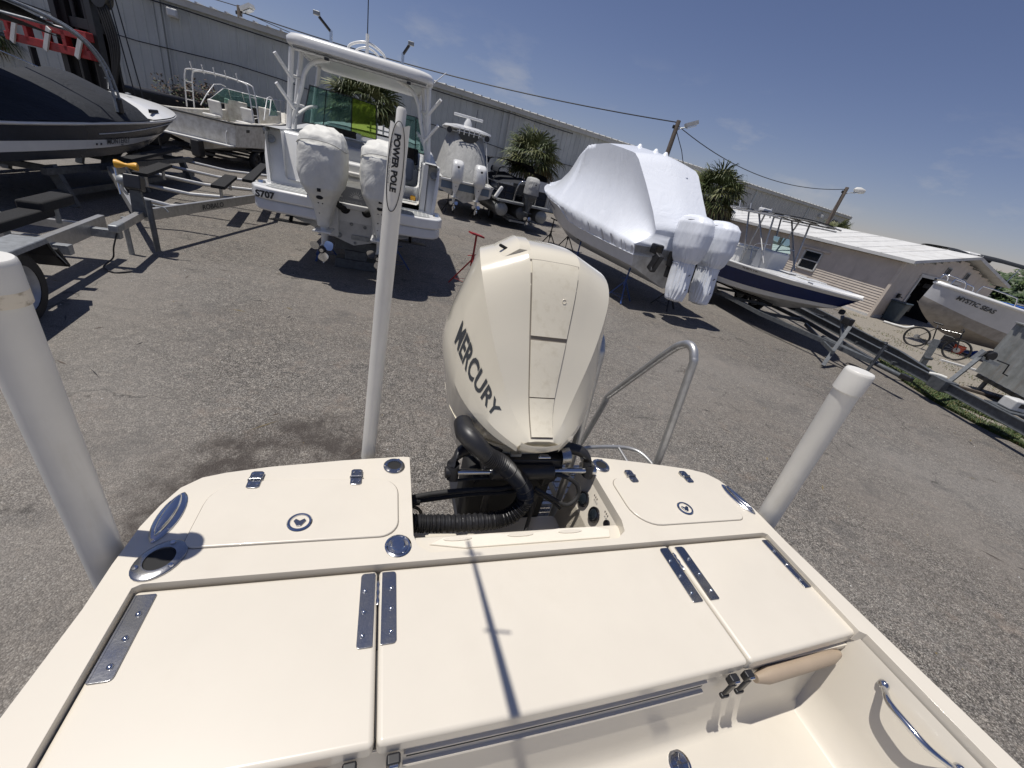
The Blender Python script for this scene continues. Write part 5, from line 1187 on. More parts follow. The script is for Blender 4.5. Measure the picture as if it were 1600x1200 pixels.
    # windscreen: three framed panes, one with lime film still on it
    def pane(nm,pts,mat,fr=.014):
        P=[Vector(p) for p in pts]; nn=(P[1]-P[0]).cross(P[3]-P[0]).normalized()*.004
        mb=MB(); mb.add([p-nn for p in P]+[p+nn for p in P],[(0,1,2,3),(7,6,5,4),(0,4,5,1),(1,5,6,2),(2,6,7,3),(3,7,4,0)]); o=mb.build(nm,mat,t)
        mb=MB(); mb.tube(P,fr,6,closed=True); mb.build('pane_frame',M['black'],o,smooth=60); return o
    wy=3.4
    pane('windscreen_pane',[(-1.18,wy-.9,2.30),(-.98,wy+.2,2.32),(-.90,wy+.1,2.98),(-1.06,wy-.75,2.94)],M['glass'])
    pane('windscreen_pane',[(-.98,wy+.2,2.32),(-.42,wy+.35,2.32),(-.40,wy+.2,2.98),(-.90,wy+.1,2.98)],M['glass'])
    pane('windscreen_pane',[(-.42,wy+.35,2.30),(.12,wy+.35,2.30),(.10,wy+.2,2.95),(-.40,wy+.2,2.98)],M['greenfilm'])
    pane('windscreen_pane',[(.62,wy+.2,2.25),(1.0,wy,2.25),(.96,wy-.1,2.92),(.62,wy+.1,2.92)],M['glass'])
    pane('windscreen_pane',[(1.0,wy,2.25),(1.18,wy-1.0,2.25),(1.10,wy-.9,2.80),(.96,wy-.1,2.92)],M['glass'])
    box_part('helm_console',(-.62,3.35,1.95),(.95,.55,.78),M['white'],t,.08); mb=MB(); mb.box((-.55,3.08,2.22),(.62,.06,.28),Matrix.Rotation(R_(-25),3,'X')); mb.build('dash',M['gloss'],t,bevel=.03)
    box_part('side_console',(.80,3.3,1.9),(.62,.55,.75),M['white'],t,.08); mb=MB(); mb.box((.82,3.04,2.15),(.5,.06,.34),Matrix.Rotation(R_(-20),3,'X')); mb.build('dash',M['gloss'],t,bevel=.03)
    box_part('helm_seat',(-.5,2.45,1.95),(.95,.42,.5),M['seat'],t,.07); box_part('helm_seat',(.70,2.4,1.9),(.55,.45,.42),M['seat'],t,.07)
    tube_part('seat_rail',[(-.95,2.2,2.0),(-.95,2.2,2.22),(.02,2.2,2.22),(.02,2.2,2.0)],.016,M['steel'],t,0)
    mb=MB()
    for k in range(7): mb.box((.98-.0*k,.0,0),(0,0,0))
    mb=MB(); mb.lathe([(.11,0),(.105,.012),(.085,.014),(.08,.006),(.001,.006)],20); q=mb.build('speaker',M['galv'],t,smooth=40); q.location=(.72,y0+.66,1.62); q.rotation_euler=(R_(90),0,0)
    for k in range(6):
        a=k*PI/3; mb=MB(); mb.beam((0,0,.012),(.085*cos(a),.085*sin(a),.012),.014,.006); o=mb.build('speaker_spoke',M['white'],q)
    box_part('yellow_rag',(.98,y0+.55,1.50),(.10,.08,.09),M['yellow'],t,.02)
    # cockpit sole pad seen through the open transom door
    mb=MB(); mb.prism([(.62,y0+.3),(1.12,y0+.3),(1.10,y0+1.0),(.62,y0+1.0)],1.455,1.46); p=mb.build('deck_pad',M['teak'],t)
    for k in range(6): box_part('pad_stripe',(.66+.08*k,y0+.65,1.462),(.012,.68,.003),M['white'],p,0)
    for k in range(6): tube_part('rocket_rod_holder',[(-.02+.14*k,3.9,2.42),(-.02+.14*k,3.86,2.62)],.020,M['white'],t,0)
    tube_part('rocket_rail',[(-.10,3.88,2.50),(.78,3.88,2.50)],.018,M['white'],t,0)
    # engines
    covered_outboard(t,-.42,.12,.30,PI,1); covered_outboard(t,.46,.12,.30,PI,5)
    # engine-mount fillets between
    box_part('mount_plate',(-.42,y0-.06,.98),(.34,.10,.62),M['gearw'],t,.03); box_part('mount_plate',(.46,y0-.06,.98),(.34,.10,.62),M['gearw'],t,.03)
    # keel blocks and blue stands
    return t
hardtop_boat()
G='steel boat stands under the hardtop boat'
def yardpt(X,Y,TH,x,y): return (X+x*cos(TH)-y*sin(TH),Y+x*sin(TH)+y*cos(TH))
for (x,y,l) in((-.62,1.3,'blue jack stand under the port quarter of the hardtop boat'),(.75,1.4,'blue jack stand under the starboard quarter of the hardtop boat')):
    p=yardpt(-3.27,6.75,R_(20),x,y); jack_stand(p[0],p[1],.78,M['blue'],l,G)
def blocks(x,y,rz,n,label,group='keel blocks'):
    t=thing('keel_block',label,'blocking',(x,y,0),rz,group)
    for i in range(n):
        mb=MB(); mb.box((0,0,.09+.18*i),(.75 if i%2==0 else .4,.35,.175)); mb.build('timber',M['galv_dark'],t,bevel=.01)
p=yardpt(-3.27,6.75,R_(20),0,1.1); blocks(p[0],p[1],R_(20),3,'dark timber keel block under the stern of the hardtop boat')
p=yardpt(-3.27,6.75,R_(20),0,4.6); blocks(p[0],p[1],R_(20),3,'dark timber keel block amidships under the hardtop boat')
# ---------------------------------------------------------------- shrink-wrapped boat
def wrapped_boat():
    X,Y,TH=3.12,10.35,R_(25)
    t=thing('shrink_wrapped_boat','boat sealed in glossy white shrink-wrap with two wrapped outboards, on blue stands','boat',(X,Y,0),TH)
    h=Hull(8.5,2.7,.60,1.50,2.16,rise=.42,rake=1.3,dead=.30,s0=.42,cw=.84,ch=.12,full=2.2,flare=.10)
    h.build(t,[(0,1,M['grey_hull'],0),(1,1.5,M['grey_hull'],0),(1.5,2,M['grey_hull'],0)],transom=M['dirty'])
    # wrap: tent over the topsides, edge dipping below the sheer aft
    ridge=lambda u: (lambda P:[lerp(P[i][1],P[i+1][1],(u-P[i][0])/(P[i+1][0]-P[i][0])) for i in range(len(P)-1) if P[i][0]<=u<=P[i+1][0]][0])([(0,1.95),(.03,2.25),(.10,2.80),(.165,3.30),(.19,3.42),(.26,3.50),(.36,3.60),(.46,3.56),(.52,3.50),(.62,3.30),(.74,2.82),(.86,2.42),(.95,2.22),(1.0,2.16)])
    hw=lambda u:(lambda P:[lerp(P[i][1],P[i+1][1],(u-P[i][0])/(P[i+1][0]-P[i][0])) for i in range(len(P)-1) if P[i][0]<=u<=P[i+1][0]][0])([(0,.85),(.10,.90),(.18,.98),(.35,.96),(.50,.90),(.62,.60),(.75,.30),(.9,.10),(1,.02)])
    n=90; m=44; rings=[]
    for i in range(n+1):
        u=i/n; zr=ridge(u); w=hw(u); ring=[]
        edge_f=1.96 if u>.52 else (1.96-(.52-u)/.08*.42 if u>.44 else 1.54)
        def P(side):
            b=h.P(u,edge_f,side)+Vector((side*.012,0,0)); s=h.P(u,2,side)+Vector((side*.015,0,.02)); top=Vector((side*w,h.P(u,2,side).y*1.0,zr-.05)); ctr=Vector((0,top.y,zr+.03))
            L=[b,b.lerp(s,.5),s]
            for k in range(1,m//2-6): 
                f=k/(m//2-6); q=s.lerp(top,f); q.x-=side*.16*sin(PI*f)*(1 if u<.55 else .6); L.append(q)   # hollow sides, stretched film
            for k in range(0,6): f=k/5; L.append(top.lerp(ctr,f)+Vector((0,0,.05*sin(PI*f*.5))))
            return L
        a=P(-1); b=P(1); ring=a+list(reversed(b[:-1])); rings.append(ring)
    mb=MB(); mb.loft(rings,closed_u=False)
    # aft end
    def f(v):
        u=v.y/8.5; s=1 if v.x>0 else -1
        z=(v.z-1.4)/2.2
        low=math.exp(-max(0,v.z-1.45)*3.4); 
        k=.016*noise.noise(Vector((v.x*1.3,v.y*6.5,v.z*.9)))*(.4+low)+.045*low*noise.noise(Vector((v.x*6,v.y*13+1.5*v.z,v.z*2.0)))
        k+=.020*math.exp(-((u-.50)/.05)**2)*sin(v.y*34+v.z*6)*max(0,min(1,(v.z-2.0)))   # gathers at the tower corner
        k+=.012*noise.noise(Vector((v.x*9,v.y*9,v.z*9)))*low
        v.x+=s*k; v.z+=.5*k*(1-low)
        return v
    mb.map(f)
    last=len(rings[0]); o=0
    mb.f.append(tuple(range(last))); mb.m.append(0)
    w=mb.build('shrink_wrap',M['wrap'],t,smooth=80)
    # heat-welded seam, tent poles poking up, two stick-on vents
    for y,zz,xx in((1.22,3.06,-.15),(1.22,3.06,.42)):
        q=MB(); q.lathe([(.075,0),(.06,.02),(.02,.035),(.001,.036)],14,axis='y'); v=q.build('vent_cap',M['wrap'],t,smooth=60); v.location=(xx,y-.02,zz+.02); v.rotation_euler=(R_(-35),0,PI)
    for y in(1.75,3.0,2.2):
        q=MB(); q.lathe([(.10,-.02),(.06,.05),(.03,.09),(.001,.10)],12,(0,y,ridge(y/8.5)+.055)); q.build('tent_peak',M['wrap'],t,smooth=60)
    edge=[h.P(u/60,1.96 if u/60>.52 else(1.96-(.52-u/60)/.08*.42 if u/60>.44 else 1.54),-1)+Vector((-.02,0,0)) for u in range(61)]
    q=MB(); q.tube(edge,.009,5); q.build('wrap_strap',M['wrap'],t)
    side_text(h,'dealer_lettering','northpointyacht.com',.155,.70,1.58,-1,M['blueprint'],t,bold=.003)
    covered_outboard(t,-.20,-.62,.42,PI,11,kind='wrap',tilt=R_(6)); covered_outboard(t,.56,-.62,.42,PI,17,kind='wrap',tilt=R_(6))
    # black swing-arm bracket beside the port engine
    box_part('anchor_bracket',(-.80,-.22,1.52),(.22,.24,.22),M['gloss'],t,.04); box_part('anchor_bracket',(-.80,-.34,1.24),(.16,.20,.42),M['black'],t,.03,Matrix.Rotation(R_(20),3,'X')); tube_part('bracket_tube',[(-.80,-.2,1.35),(-.88,-.4,1.05)],.03,M['black'],t,0)
wrapped_boat()
G='blue stands under the shrink-wrapped boat'
for x,y,l in((-.75,.55,'blue stand under the port stern of the wrapped boat'),(.6,.35,'dark stand under the starboard stern of the wrapped boat'),(-.85,3.2,'blue stand amidships on the port side of the wrapped boat'),(-.55,6.1,'dark stand under the port bow of the wrapped boat'),(.35,6.4,'dark stand under the starboard bow of the wrapped boat')):
    p=yardpt(3.12,10.35,R_(25),x,y); jack_stand(p[0],p[1],.98 if y<4 else 1.15,M['blue'] if 'blue' in l else M['black'],l,G)
# red stand out on the asphalt
jack_stand(-1.42,8.3,1.12,M['red'],'lone red screw stand on the asphalt behind the cream outboard',None,.6)
# ---------------------------------------------------------------- navy skiff with T-top frame
def trailer_frame(t,mat,y0,y1,yb,w,z,tongue,hh=.11,wy=None):
    for s in(-1,1):
        mb=MB(); mb.beam((s*w,y0,z),(s*w,yb,z),.06,hh); mb.build('side_rail',mat,t); mb=MB(); mb.beam((s*w,yb,z),(s*.04,tongue,z),.06,hh); mb.build('side_rail',mat,t)
    k=y0+.3
    while k<yb: mb=MB(); mb.beam((-w,k,z-.02),(w,k,z-.02),.06,.08); mb.build('cross_member',mat,t); k+=1.3
def wheel(parent,x,y,r,w=.19,rim=None,nm='wheel'):
    e=holder(nm,parent,(x,y,r))
    mb=MB(); mb.lathe([(r*.62,-w/2),(r*.9,-w/2),(r*.985,-w*.38),(r,-w*.2),(r,w*.2),(r*.985,w*.38),(r*.9,w/2),(r*.62,w/2)],36,axis='x',cap=False); mb.build('tyre',M['rubber'],e,smooth=30)
    mb=MB(); mb.lathe([(r*.63,-w*.42),(r*.60,-w*.3),(r*.55,-w*.1),(r*.50,w*.12),(r*.24,w*.2),(r*.2,w*.32),(.03,w*.34)],28,axis='x',cap=False); mb.lathe([(r*.63,w*.46),(r*.60,w*.40),(r*.54,w*.22),(r*.46,w*.18),(r*.24,w*.24),(r*.2,w*.36),(.03,w*.38)],28,axis='x',cap=False); mb.build('rim',rim or M['wheel'],e,smooth=40)
    for k in range(5):
        a=k*2*PI/5; mb=MB(); mb.lathe([(.012,w*.24),(.011,w*.33),(.001,w*.34)],8,(0,r*.34*cos(a),r*.34*sin(a)),axis='x'); mb.build('wheel_nut',M['steel'],e)
    return e
def navy_skiff():
    TH=R_(194); X,Y=5.84,16.25
    t=thing('bay_skiff','navy blue and white skiff with bare aluminium T-top frame on a trailer','boat',(X,Y,0),TH)
    h=Hull(6.55,2.3,.55,1.36,1.52,rise=.55,rake=.95,dead=.12,s0=.45,cw=.90,ch=.04,full=2.7,flare=.05)
    h.build(t,[(0,1,M['white_bottom'],0),(1,1.22,M['white'],0),(1.22,1.80,M['navy'],0),(1.80,2,M['white'],0)])
    h.deck(t,.62,.20,1.05,M['white']); h.rail(t,.028,M['white'],dz=-.0)
    side_text(h,'registration','FL 8791 MR',.115,.62,1.90,-1,M['blackprint'],t); side_text(h,'registration','FL 8791 MR',.115,.62,1.90,1,M['blackprint'],t)
    for x in(.35,.0): box_part('deck_hatch',(0,5.0-x*2,1.56),(.6,.45,.02),M['white'],t,.005)
    for s in(-1,1):
        for tt in(.86,.6): 
            p=h.P(tt,2,s); box_part('cleat',(p.x*.9,p.y,p.z+.055),(.03,.16,.025),M['steel'],t,.008)
    box_part('console',(0,3.3,1.5),(.62,.7,.95),M['white'],t,.08); box_part('leaning_post',(0,2.3,1.45),(.8,.4,.75),M['white'],t,.06); box_part('leaning_cushion',(0,2.3,1.86),(.85,.42,.1),M['white'],t,.04)
    mb=MB(); mb.add([(-.33,3.55,1.98),(.33,3.55,1.98),(.28,3.3,2.35),(-.28,3.3,2.35)],[(0,1,2,3)]); mb.build('console_windscreen',M['glass'],t)
    zt=2.86
    for s in(-1,1):
        for (a,b) in(((s*.55,3.75,1.10),(s*.62,3.35,zt)),((s*.50,2.75,1.10),(s*.60,2.95,zt)),((s*.55,3.75,1.6),(s*.60,2.65,zt)),((s*.48,2.75,1.6),(s*.6,2.2,zt))): tube_part('ttop_leg',[a,b],.024,M['alu'],t,0)
        tube_part('ttop_side_rail',[(s*.75,1.75,zt),(s*.75,4.1,zt)],.022,M['alu'],t,0)
        tube_part('ttop_outer_rail',[(s*.95,1.9,zt-.05),(s*.98,3.95,zt-.05)],.020,M['alu'],t,0)
        tube_part('grab_rail',[(s*.42,3.0,1.6),(s*.42,2.9,2.0),(s*.42,3.5,2.1)],.014,M['steel'],t,4)
    for y in(1.75,2.3,2.9,3.5,4.1): tube_part('ttop_cross_bar',[(-.96,y,zt),(0,y,zt+.05),(.96,y,zt)],.02,M['alu'],t,3)
    mb=MB(); mb.loft([[(x,y,zt+.045+.03*(1-(x/.8)**2)) for x in(-.78,-.4,0,.4,.78)] for y in(2.2,2.8,3.6,4.15)],closed_u=False); mb.build('ttop_canvas',M['fabric_k'],t)
    box_part('electronics_box',(0,2.1,zt+.10),(.3,.25,.12),M['white'],t,.03)
    for k in range(4): tube_part('rod_holder',[(-.6+.4*k,1.72,zt-.05),(-.6+.4*k,1.6,zt+.22)],.022,M['alu'],t,0)
    covered_outboard(t,0,-.30,.45,PI,3,kind='plain',mat=M['black'],tilt=R_(20))
    # trailer beneath (black)
    tr=thing('boat_trailer','black boat trailer carrying the navy skiff','boat trailer',(X,Y,0),TH)
    trailer_frame(tr,M['galv_dark'],.4,0,4.9,.85,.42,7.6,.10)
    for s in(-1,1):
        mb=MB(); mb.beam((s*.45,.6,.58),(s*.40,4.6,.66),.10,.06); mb.build('bunk',M['bunk'],tr)
        for y in(1.6,2.4): wheel(tr,s*1.08,y,.33)
        mb=MB(); mb.prism([(1.15+1.7*0+.85+.95*cos(R_(a)),.40+.42*sin(R_(a))) for a in range(0,181,20)],s*1.08-.12,s*1.08+.12,axis='x'); mb.build('mudguard',M['black'],tr)
    tube_part('winch_post',[(0,6.75,.42),(0,6.35,1.05)],.04,M['galv_dark'],tr,0); box_part('winch',(0,6.55,.98),(.16,.2,.16),M['black'],tr,.02); box_part('bow_stop',(0,6.28,1.12),(.12,.1,.12),M['rubber'],tr,.03)
    tube_part('tongue',[(0,6.2,.42),(0,8.3,.42)],.05,M['galv_dark'],tr,0); tube_part('jack',[(.12,7.7,.02),(.12,7.7,.85)],.032,M['galv_dark'],tr,0); box_part('coupler',(0,8.35,.44),(.12,.22,.10),M['black'],tr,.02)
    tube_part('jack_crank',[(.12,7.7,.85),(.12,7.7,.92),(.28,7.7,.92)],.012,M['galv_dark'],tr,0)
navy_skiff()
# ---------------------------------------------------------------- boat with radar arch, covered console
def radar_boat():
    X,Y,TH=-4.02,18.75,R_(19)
    t=thing('radar_boat','pale boat with radar bar on its hardtop, grey console cover and two white outboards','boat',(X,Y,0),TH)
    h=Hull(8.5,2.6,.62,1.45,2.05,rise=.5,rake=1.1,dead=.28,s0=.42,ch=.12)
    h.build(t,[(0,1,M['dirty'],0),(1,1.45,M['dirty'],0),(1.45,2,M['bluewet'],0)],transom=M['dirty'])
    h.deck(t,.6,.2,1.2,M['white']); h.rail(t,.03,M['white'])
    box_part('transom_step',(0,.02,1.42),(2.2,.2,.09),M['white'],t,.02)
    box_part('transom_band',(0,-.015,1.22),(2.1,.02,.28),M['bluewet'],t,.0)
    # tented grey cover from the hardtop down to the gunwales
    mb=MB(); rings=[]; n=16
    for i in range(40):
        a=2*PI*i/40; c,s=math.copysign(abs(cos(a))**.7,cos(a)),math.copysign(abs(sin(a))**.7,sin(a)); r=[]
        for k in range(n+1):
            f=k/n; x=lerp(1.25,.80,f**1.3)*c; y=2.9+lerp(2.3,1.15,f**1.2)*s; z=lerp(1.45,3.28,f); q=.05*noise.noise(Vector((c*4,s*4,z*.8)))*(1-abs(f-.5)); r.append((x+q*c,y+q*s,z))
        rings.append(r)
    mb.loft(list(map(list,zip(*rings))),closed_u=True); mb.build('console_cover',M['fabric_g'],t,smooth=80)
    top=rrect(-1.08,1.6,1.08,4.3,.5,5); mb=MB(); mb.loft([[(x*.96,2.95+(y-2.95)*.97,3.38) for x,y in top],[(x,y,3.42) for x,y in top],[(x*.97,2.95+(y-2.95)*.98,3.50) for x,y in top],[(x*.5,2.95+(y-2.95)*.6,3.60) for x,y in top]],cap=True); mb.build('hardtop',M['white'],t,smooth=50)
    mb=MB(); mb.prism([(.5*cos(R_(a)),3.36+.42*sin(R_(a))) for a in range(180,361,15)],1.50,1.54,axis='y'); mb.build('electronics_window',M['darkglass'],t)
    for k in range(5): tube_part('rod_holder',[(-.44+.22*k,1.50,3.22),(-.44+.22*k,1.40,3.48)],.022,M['white'],t,0)
    tube_part('rod_rail',[(-.55,1.46,3.32),(.55,1.46,3.32)],.016,M['steel'],t,0)
    for x in(-.85,.85):
        mb=MB(); mb.lathe([(.11,-.06),(.12,0),(.10,.10),(.05,.14)],16,axis='y'); q=mb.build('speaker_pod',M['black'],t,smooth=50); q.location=(x,1.72,3.28)
    mb=MB(); mb.lathe([(.20,3.60),(.19,3.72),(.12,3.86),(.09,3.92)],18,(0,2.6,0)); mb.build('radar_pedestal',M['white'],t,smooth=50)
    mb=MB(); mb.box((0,2.6,3.97),(1.35,.12,.11),R_(4)); mb.build('radar_bar',M['white'],t,bevel=.03)
    tube_part('aerial',[(.35,2.6,3.55),(.37,2.6,4.35)],.012,M['black'],t,0,5)
    covered_outboard(t,-.48,-.36,.28,PI,3,kind='plain'); covered_outboard(t,.48,-.36,.28,PI,4,kind='plain')
    tube_part('cover_pole',[(1.15,1.2,1.5),(.80,1.7,3.25)],.015,M['white'],t,0)
radar_boat()
for x,y,l in((-.6,.9,'stand under the port stern of the radar boat'),(.7,.9,'stand under the starboard stern of the radar boat')):
    p=yardpt(-4.02,18.75,R_(19),x,y); jack_stand(p[0],p[1],.85,M['black'],l,'stands under the radar boat')
# ---------------------------------------------------------------- pontoon boat
def pontoon():
    X,Y,TH=-1.45,19.6,R_(24)
    t=thing('pontoon_boat','black pontoon boat with two black bimini tops and grey-covered outboard','pontoon boat',(X,Y,0),TH)
    for x in(-.98,0,.98):
        mb=MB(); mb.lathe([(.10,-.05),(.28,.05),(.31,.35),(.31,5.6),(.22,6.1),(.05,6.5)],20,(x,0,.72),axis='y'); mb.build('pontoon_tube',M['galv'] if x else M['galv_dark'],t,smooth=50)
    box_part('deck',(0,3.0,1.08),(2.5,6.2,.09),M['galv'],t,.01)
    for s in(-1,1):
        box_part('fence_panel',(s*1.2,3.2,1.42),(.03,5.2,.58),M['darkhull'],t,.005)
        for zz in(1.15,1.42,1.72): tube_part('fence_rail',[(s*1.22,.5,zz),(s*1.22,5.8,zz)],.018,M['steel'],t,0)
    for x0,x1 in((-1.2,-.42),(.05,1.2)):
        box_part('fence_panel',((x0+x1)/2,.5,1.42),(x1-x0,.03,.58),M['darkhull'],t,.005)
        for zz in(1.15,1.42,1.72): tube_part('fence_rail',[(x0,.47,zz),(x1,.47,zz)],.018,M['black'],t,0)
        for xx in(x0,(x0+x1)/2,x1): tube_part('fence_post',[(xx,.47,1.12),(xx,.47,1.74)],.018,M['black'],t,0)
    mb=MB(); mb.loft([[(x,y,1.76+zz*(1-(x/1.2)**2)) for x in(-1.2,-.7,0,.7,1.2)] for y,zz in((.5,.12),(1.2,.35),(2.4,.25),(4,.42),(5.8,.1))],closed_u=False); mb.build('mooring_cover',M['fabric_k'],t,smooth=60)
    for (y0,y1,zt) in((.9,2.3,2.42),(2.9,5.0,2.72)):
        mb=MB(); rings=[]
        for i in range(7):
            f=i/6; y=lerp(y0,y1,f); rings.append([(1.22*math.copysign(abs(cos(a))**.5,cos(a)),y,zt-.28+.30*abs(sin(a))**.5) for a in[PI*k/14 for k in range(15)]])
        inner=[[(p[0]*.97,p[1],p[2]-.035) for p in r] for r in rings]
        mb.loft(rings,closed_u=False); mb.loft(inner,closed_u=False); mb.build('bimini',M['fabric_k'],t,smooth=60)
        for s in(-1,1):
            tube_part('bimini_bow',[(s*1.2,(y0+y1)/2+.2,1.6),(s*1.2,y0+.05,zt-.25)],.016,M['black'],t,0); tube_part('bimini_bow',[(s*1.2,(y0+y1)/2+.2,1.6),(s*1.2,y1-.05,zt-.25)],.016,M['black'],t,0)
    tube_part('ski_tow_bar',[(-.52,.05,1.10),(-.50,.0,1.55),(-.40,-.05,1.92),(-.2,-.08,2.02),(.2,-.08,2.02),(.40,-.05,1.92),(.50,.0,1.55),(.52,.05,1.10)],.028,M['steel'],t,6)
    mb=MB(); mb.box((.72,.42,1.95),(.72,.02,.42)); p=mb.build('sign_board',M['trimw'],t)
    box_part('fender_bumper',(-1.18,.35,1.35),(.16,.16,.6),M['white'],t,.07,Matrix.Rotation(R_(28),3,'Y'))
    for k in range(3): tube_part('boarding_rail',[(1.05+.12*k,.0,1.1),(1.05+.12*k,-.02,1.62-.1*k)],.014,M['steel'],t,0)
    e=covered_outboard(t,.05,-.42,.28,PI,8,kind='plain',mat=M['galv_dark'])
    mb=MB(); mb.loft(ring_mesh([(1.30,.04,.27,.42),(1.55,.04,.275,.42),(1.82,.02,.265,.39),(1.94,-.02,.22,.32),(1.985,-.04,.10,.15)],36,3.2,5),cap=True)
    mb.map(lambda v: v+Vector((v.x,v.y,0)).normalized()*.02*noise.noise(v*7) if v.length>0 else v); mb.build('cloth_cover',M['fabric_g'],e,smooth=80)
    tr=thing('pontoon_trailer','aluminium trailer under the black pontoon boat','boat trailer',(X,Y,0),TH)
    trailer_frame(tr,M['galv'],-.2,0,5.2,.55,.34,7.2,.08)
    for s in(-1,1): wheel(tr,s*.85,2.2,.27)
pontoon()
# ---------------------------------------------------------------- old white cuddy boat
def cuddy():
    X,Y,TH=-13.65,16.0,R_(10)
    t=thing('old_cuddy_boat','worn white cabin boat with black trim and bare windscreen frame, by the warehouse','boat',(X,Y,0),TH)
    h=Hull(7.4,2.75,.50,1.62,2.28,rise=.5,rake=1.0,dead=.20,s0=.40,ch=.14,cw=.90)
    h.build(t,[(0,1,M['dirty'],0),(1,1.6,M['dirty'],0),(1.6,2,M['dirty'],0)],transom=M['dirty'])
    h.deck(t,.58,.22,1.05,M['dirty']); h.rail(t,.032,M['black'],dz=-.02)
    tube_part('transom_rail',[h.P(0,2,-1)+Vector((0,-.02,-.02)),h.P(0,2,1)+Vector((0,-.02,-.02))],.032,M['black'],t,0)
    box_part('swim_shelf',(-.1,-.16,.84),(2.6,.34,.06),M['trimw'],t,.02)
    mb=MB(); tube_part('tow_arm',[(.95,-.06,.86),(.98,-.10,1.25),(1.0,-.04,1.32)],.02,M['trimw'],t,0)
    for s in(-1,1):
        for tt in(.12,.30,.35): 
            p,a,b=on_side(h,tt,1.72,s,.008); mb=MB(); m=Matrix((a,b,a.cross(b))).transposed(); mb.box(p,(.22,.10,.01),m); mb.build('hull_vent',M['black'],t)
    text('registration','M.S.',.10,(-1.2,-.012,1.45),(1,0,0),(0,0,1),M['blackprint'],t)
    # seats, bulkhead, cabin door
    for x in(-.62,.62):
        box_part('seat_box',(x,2.1,1.3),(.75,.75,.5),M['dirty'],t,.05); box_part('seat_base',(x,2.05,1.62),(.52,.5,.12),M['seatw'],t,.05); box_part('seat_back',(x,2.32,1.92),(.5,.12,.55),M['seatw'],t,.06,Matrix.Rotation(R_(12),3,'X'))
        box_part('bulkhead',(x*1.15,4.1,1.75),(.95,.08,1.2),M['dirty'],t,.03)
    box_part('cabin_door',(0,4.12,1.65),(.5,.06,1.2),M['dark'],t,.01)
    box_part('side_seat',(1.0,1.0,1.25),(.4,1.1,.4),M['seatw'],t,.05)
    tube_part('door_rail',[(.30,4.0,1.2),(.30,3.9,1.9),(.05,3.2,1.5)],.018,M['white'],t,3)
    # white-framed windscreen
    def pane(pts):
        P=[Vector(p) for p in pts]; n=(P[1]-P[0]).cross(P[3]-P[0]).normalized()*.005; mb=MB(); mb.add([p-n for p in P]+[p+n for p in P],[(0,1,2,3),(7,6,5,4),(0,4,5,1),(1,5,6,2),(2,6,7,3),(3,7,4,0)]); o=mb.build('windscreen_pane',M['glass'],t)
        q=MB(); q.tube(P,.02,6,closed=True); q.build('pane_frame',M['white'],o,smooth=60)
    for k in range(4):
        x0,x1=-1.0+.5*k,-.5+.5*k; yy=lambda x:4.6-.25*(x/1.0)**2; pane([(x0,yy(x0),2.18),(x1,yy(x1),2.18),(x1*.92,yy(x1)-.35,2.72),(x0*.92,yy(x0)-.35,2.72)])
    for s in(-1,1): pane([(s*1.22,2.9,2.10),(s*1.0,4.35,2.18),(s*.92,4.0,2.72),(s*.95,3.75,2.72)]); 
    for s in(-1,1):
        tube_part('side_grab_bar',[(s*1.22,2.4,1.9),(s*1.05,3.2,2.75),(s*.95,3.9,2.78)],.018,M['white'],t,2)
    # pipe arch with rod holders
    zt=3.02
    for y in(1.5,1.95):
        tube_part('pipe_arch',[(-1.22,y,1.75),(-1.18,y,2.4),(-1.12,y,2.85),(-.95,y,zt),(0,y,zt+.06),(.95,y,zt),(1.12,y,2.85),(1.18,y,2.4),(1.22,y,1.75)],.024,M['white'],t,5)
    for s in(-1,1):
        for zz in(2.0,2.3,2.6): tube_part('arch_rung',[(s*1.19,1.5,zz),(s*1.19,1.95,zz)],.016,M['white'],t,0)
    for x in(-.8,-.4,0,.4,.8): tube_part('rod_holder',[(x,1.45,zt-.05),(x,1.35,zt+.22)],.02,M['white'],t,0)
    for x in(-.7,0,.7): tube_part('arch_link',[(x,1.5,zt+.04),(x,1.95,zt+.04)],.014,M['white'],t,0)
    # bow rail
    for s in(-1,1):
        pts=[h.P(u,2,s)+Vector((-s*.08,0,.50+.10*u)) for u in(.62,.72,.82,.92,.99)]; tube_part('bow_rail',pts,.014,M['steel'],t,4)
        for u in(.62,.74,.86,.97): p=h.P(u,2,s)+Vector((-s*.08,0,0)); tube_part('bow_rail_post',[p,p+Vector((0,0,.5+.1*u))],.011,M['steel'],t,0)
    box_part('stern_drive',(.1,-.40,.55),(.30,.35,.55),M['black'],t,.05)
    tr=thing('cuddy_trailer','black trailer and dark blocks under the worn cabin boat','boat trailer',(X,Y,0),TH)
    trailer_frame(tr,M['black'],.1,0,5.0,.95,.36,7.6,.1)
    for s in(-1,1):
        wheel(tr,s*1.12,1.6,.34,rim=M['black']); wheel(tr,s*1.12,2.4,.34,rim=M['black'])
        mb=MB(); mb.box((s*1.12,2.0,.74),(.26,1.7,.05)); mb.build('mudguard',M['black'],tr,bevel=.02)
    tube_part('guide_board',[(-1.45,.0,.3),(-1.50,-.05,1.75)],.035,M['black'],tr,0)
cuddy()
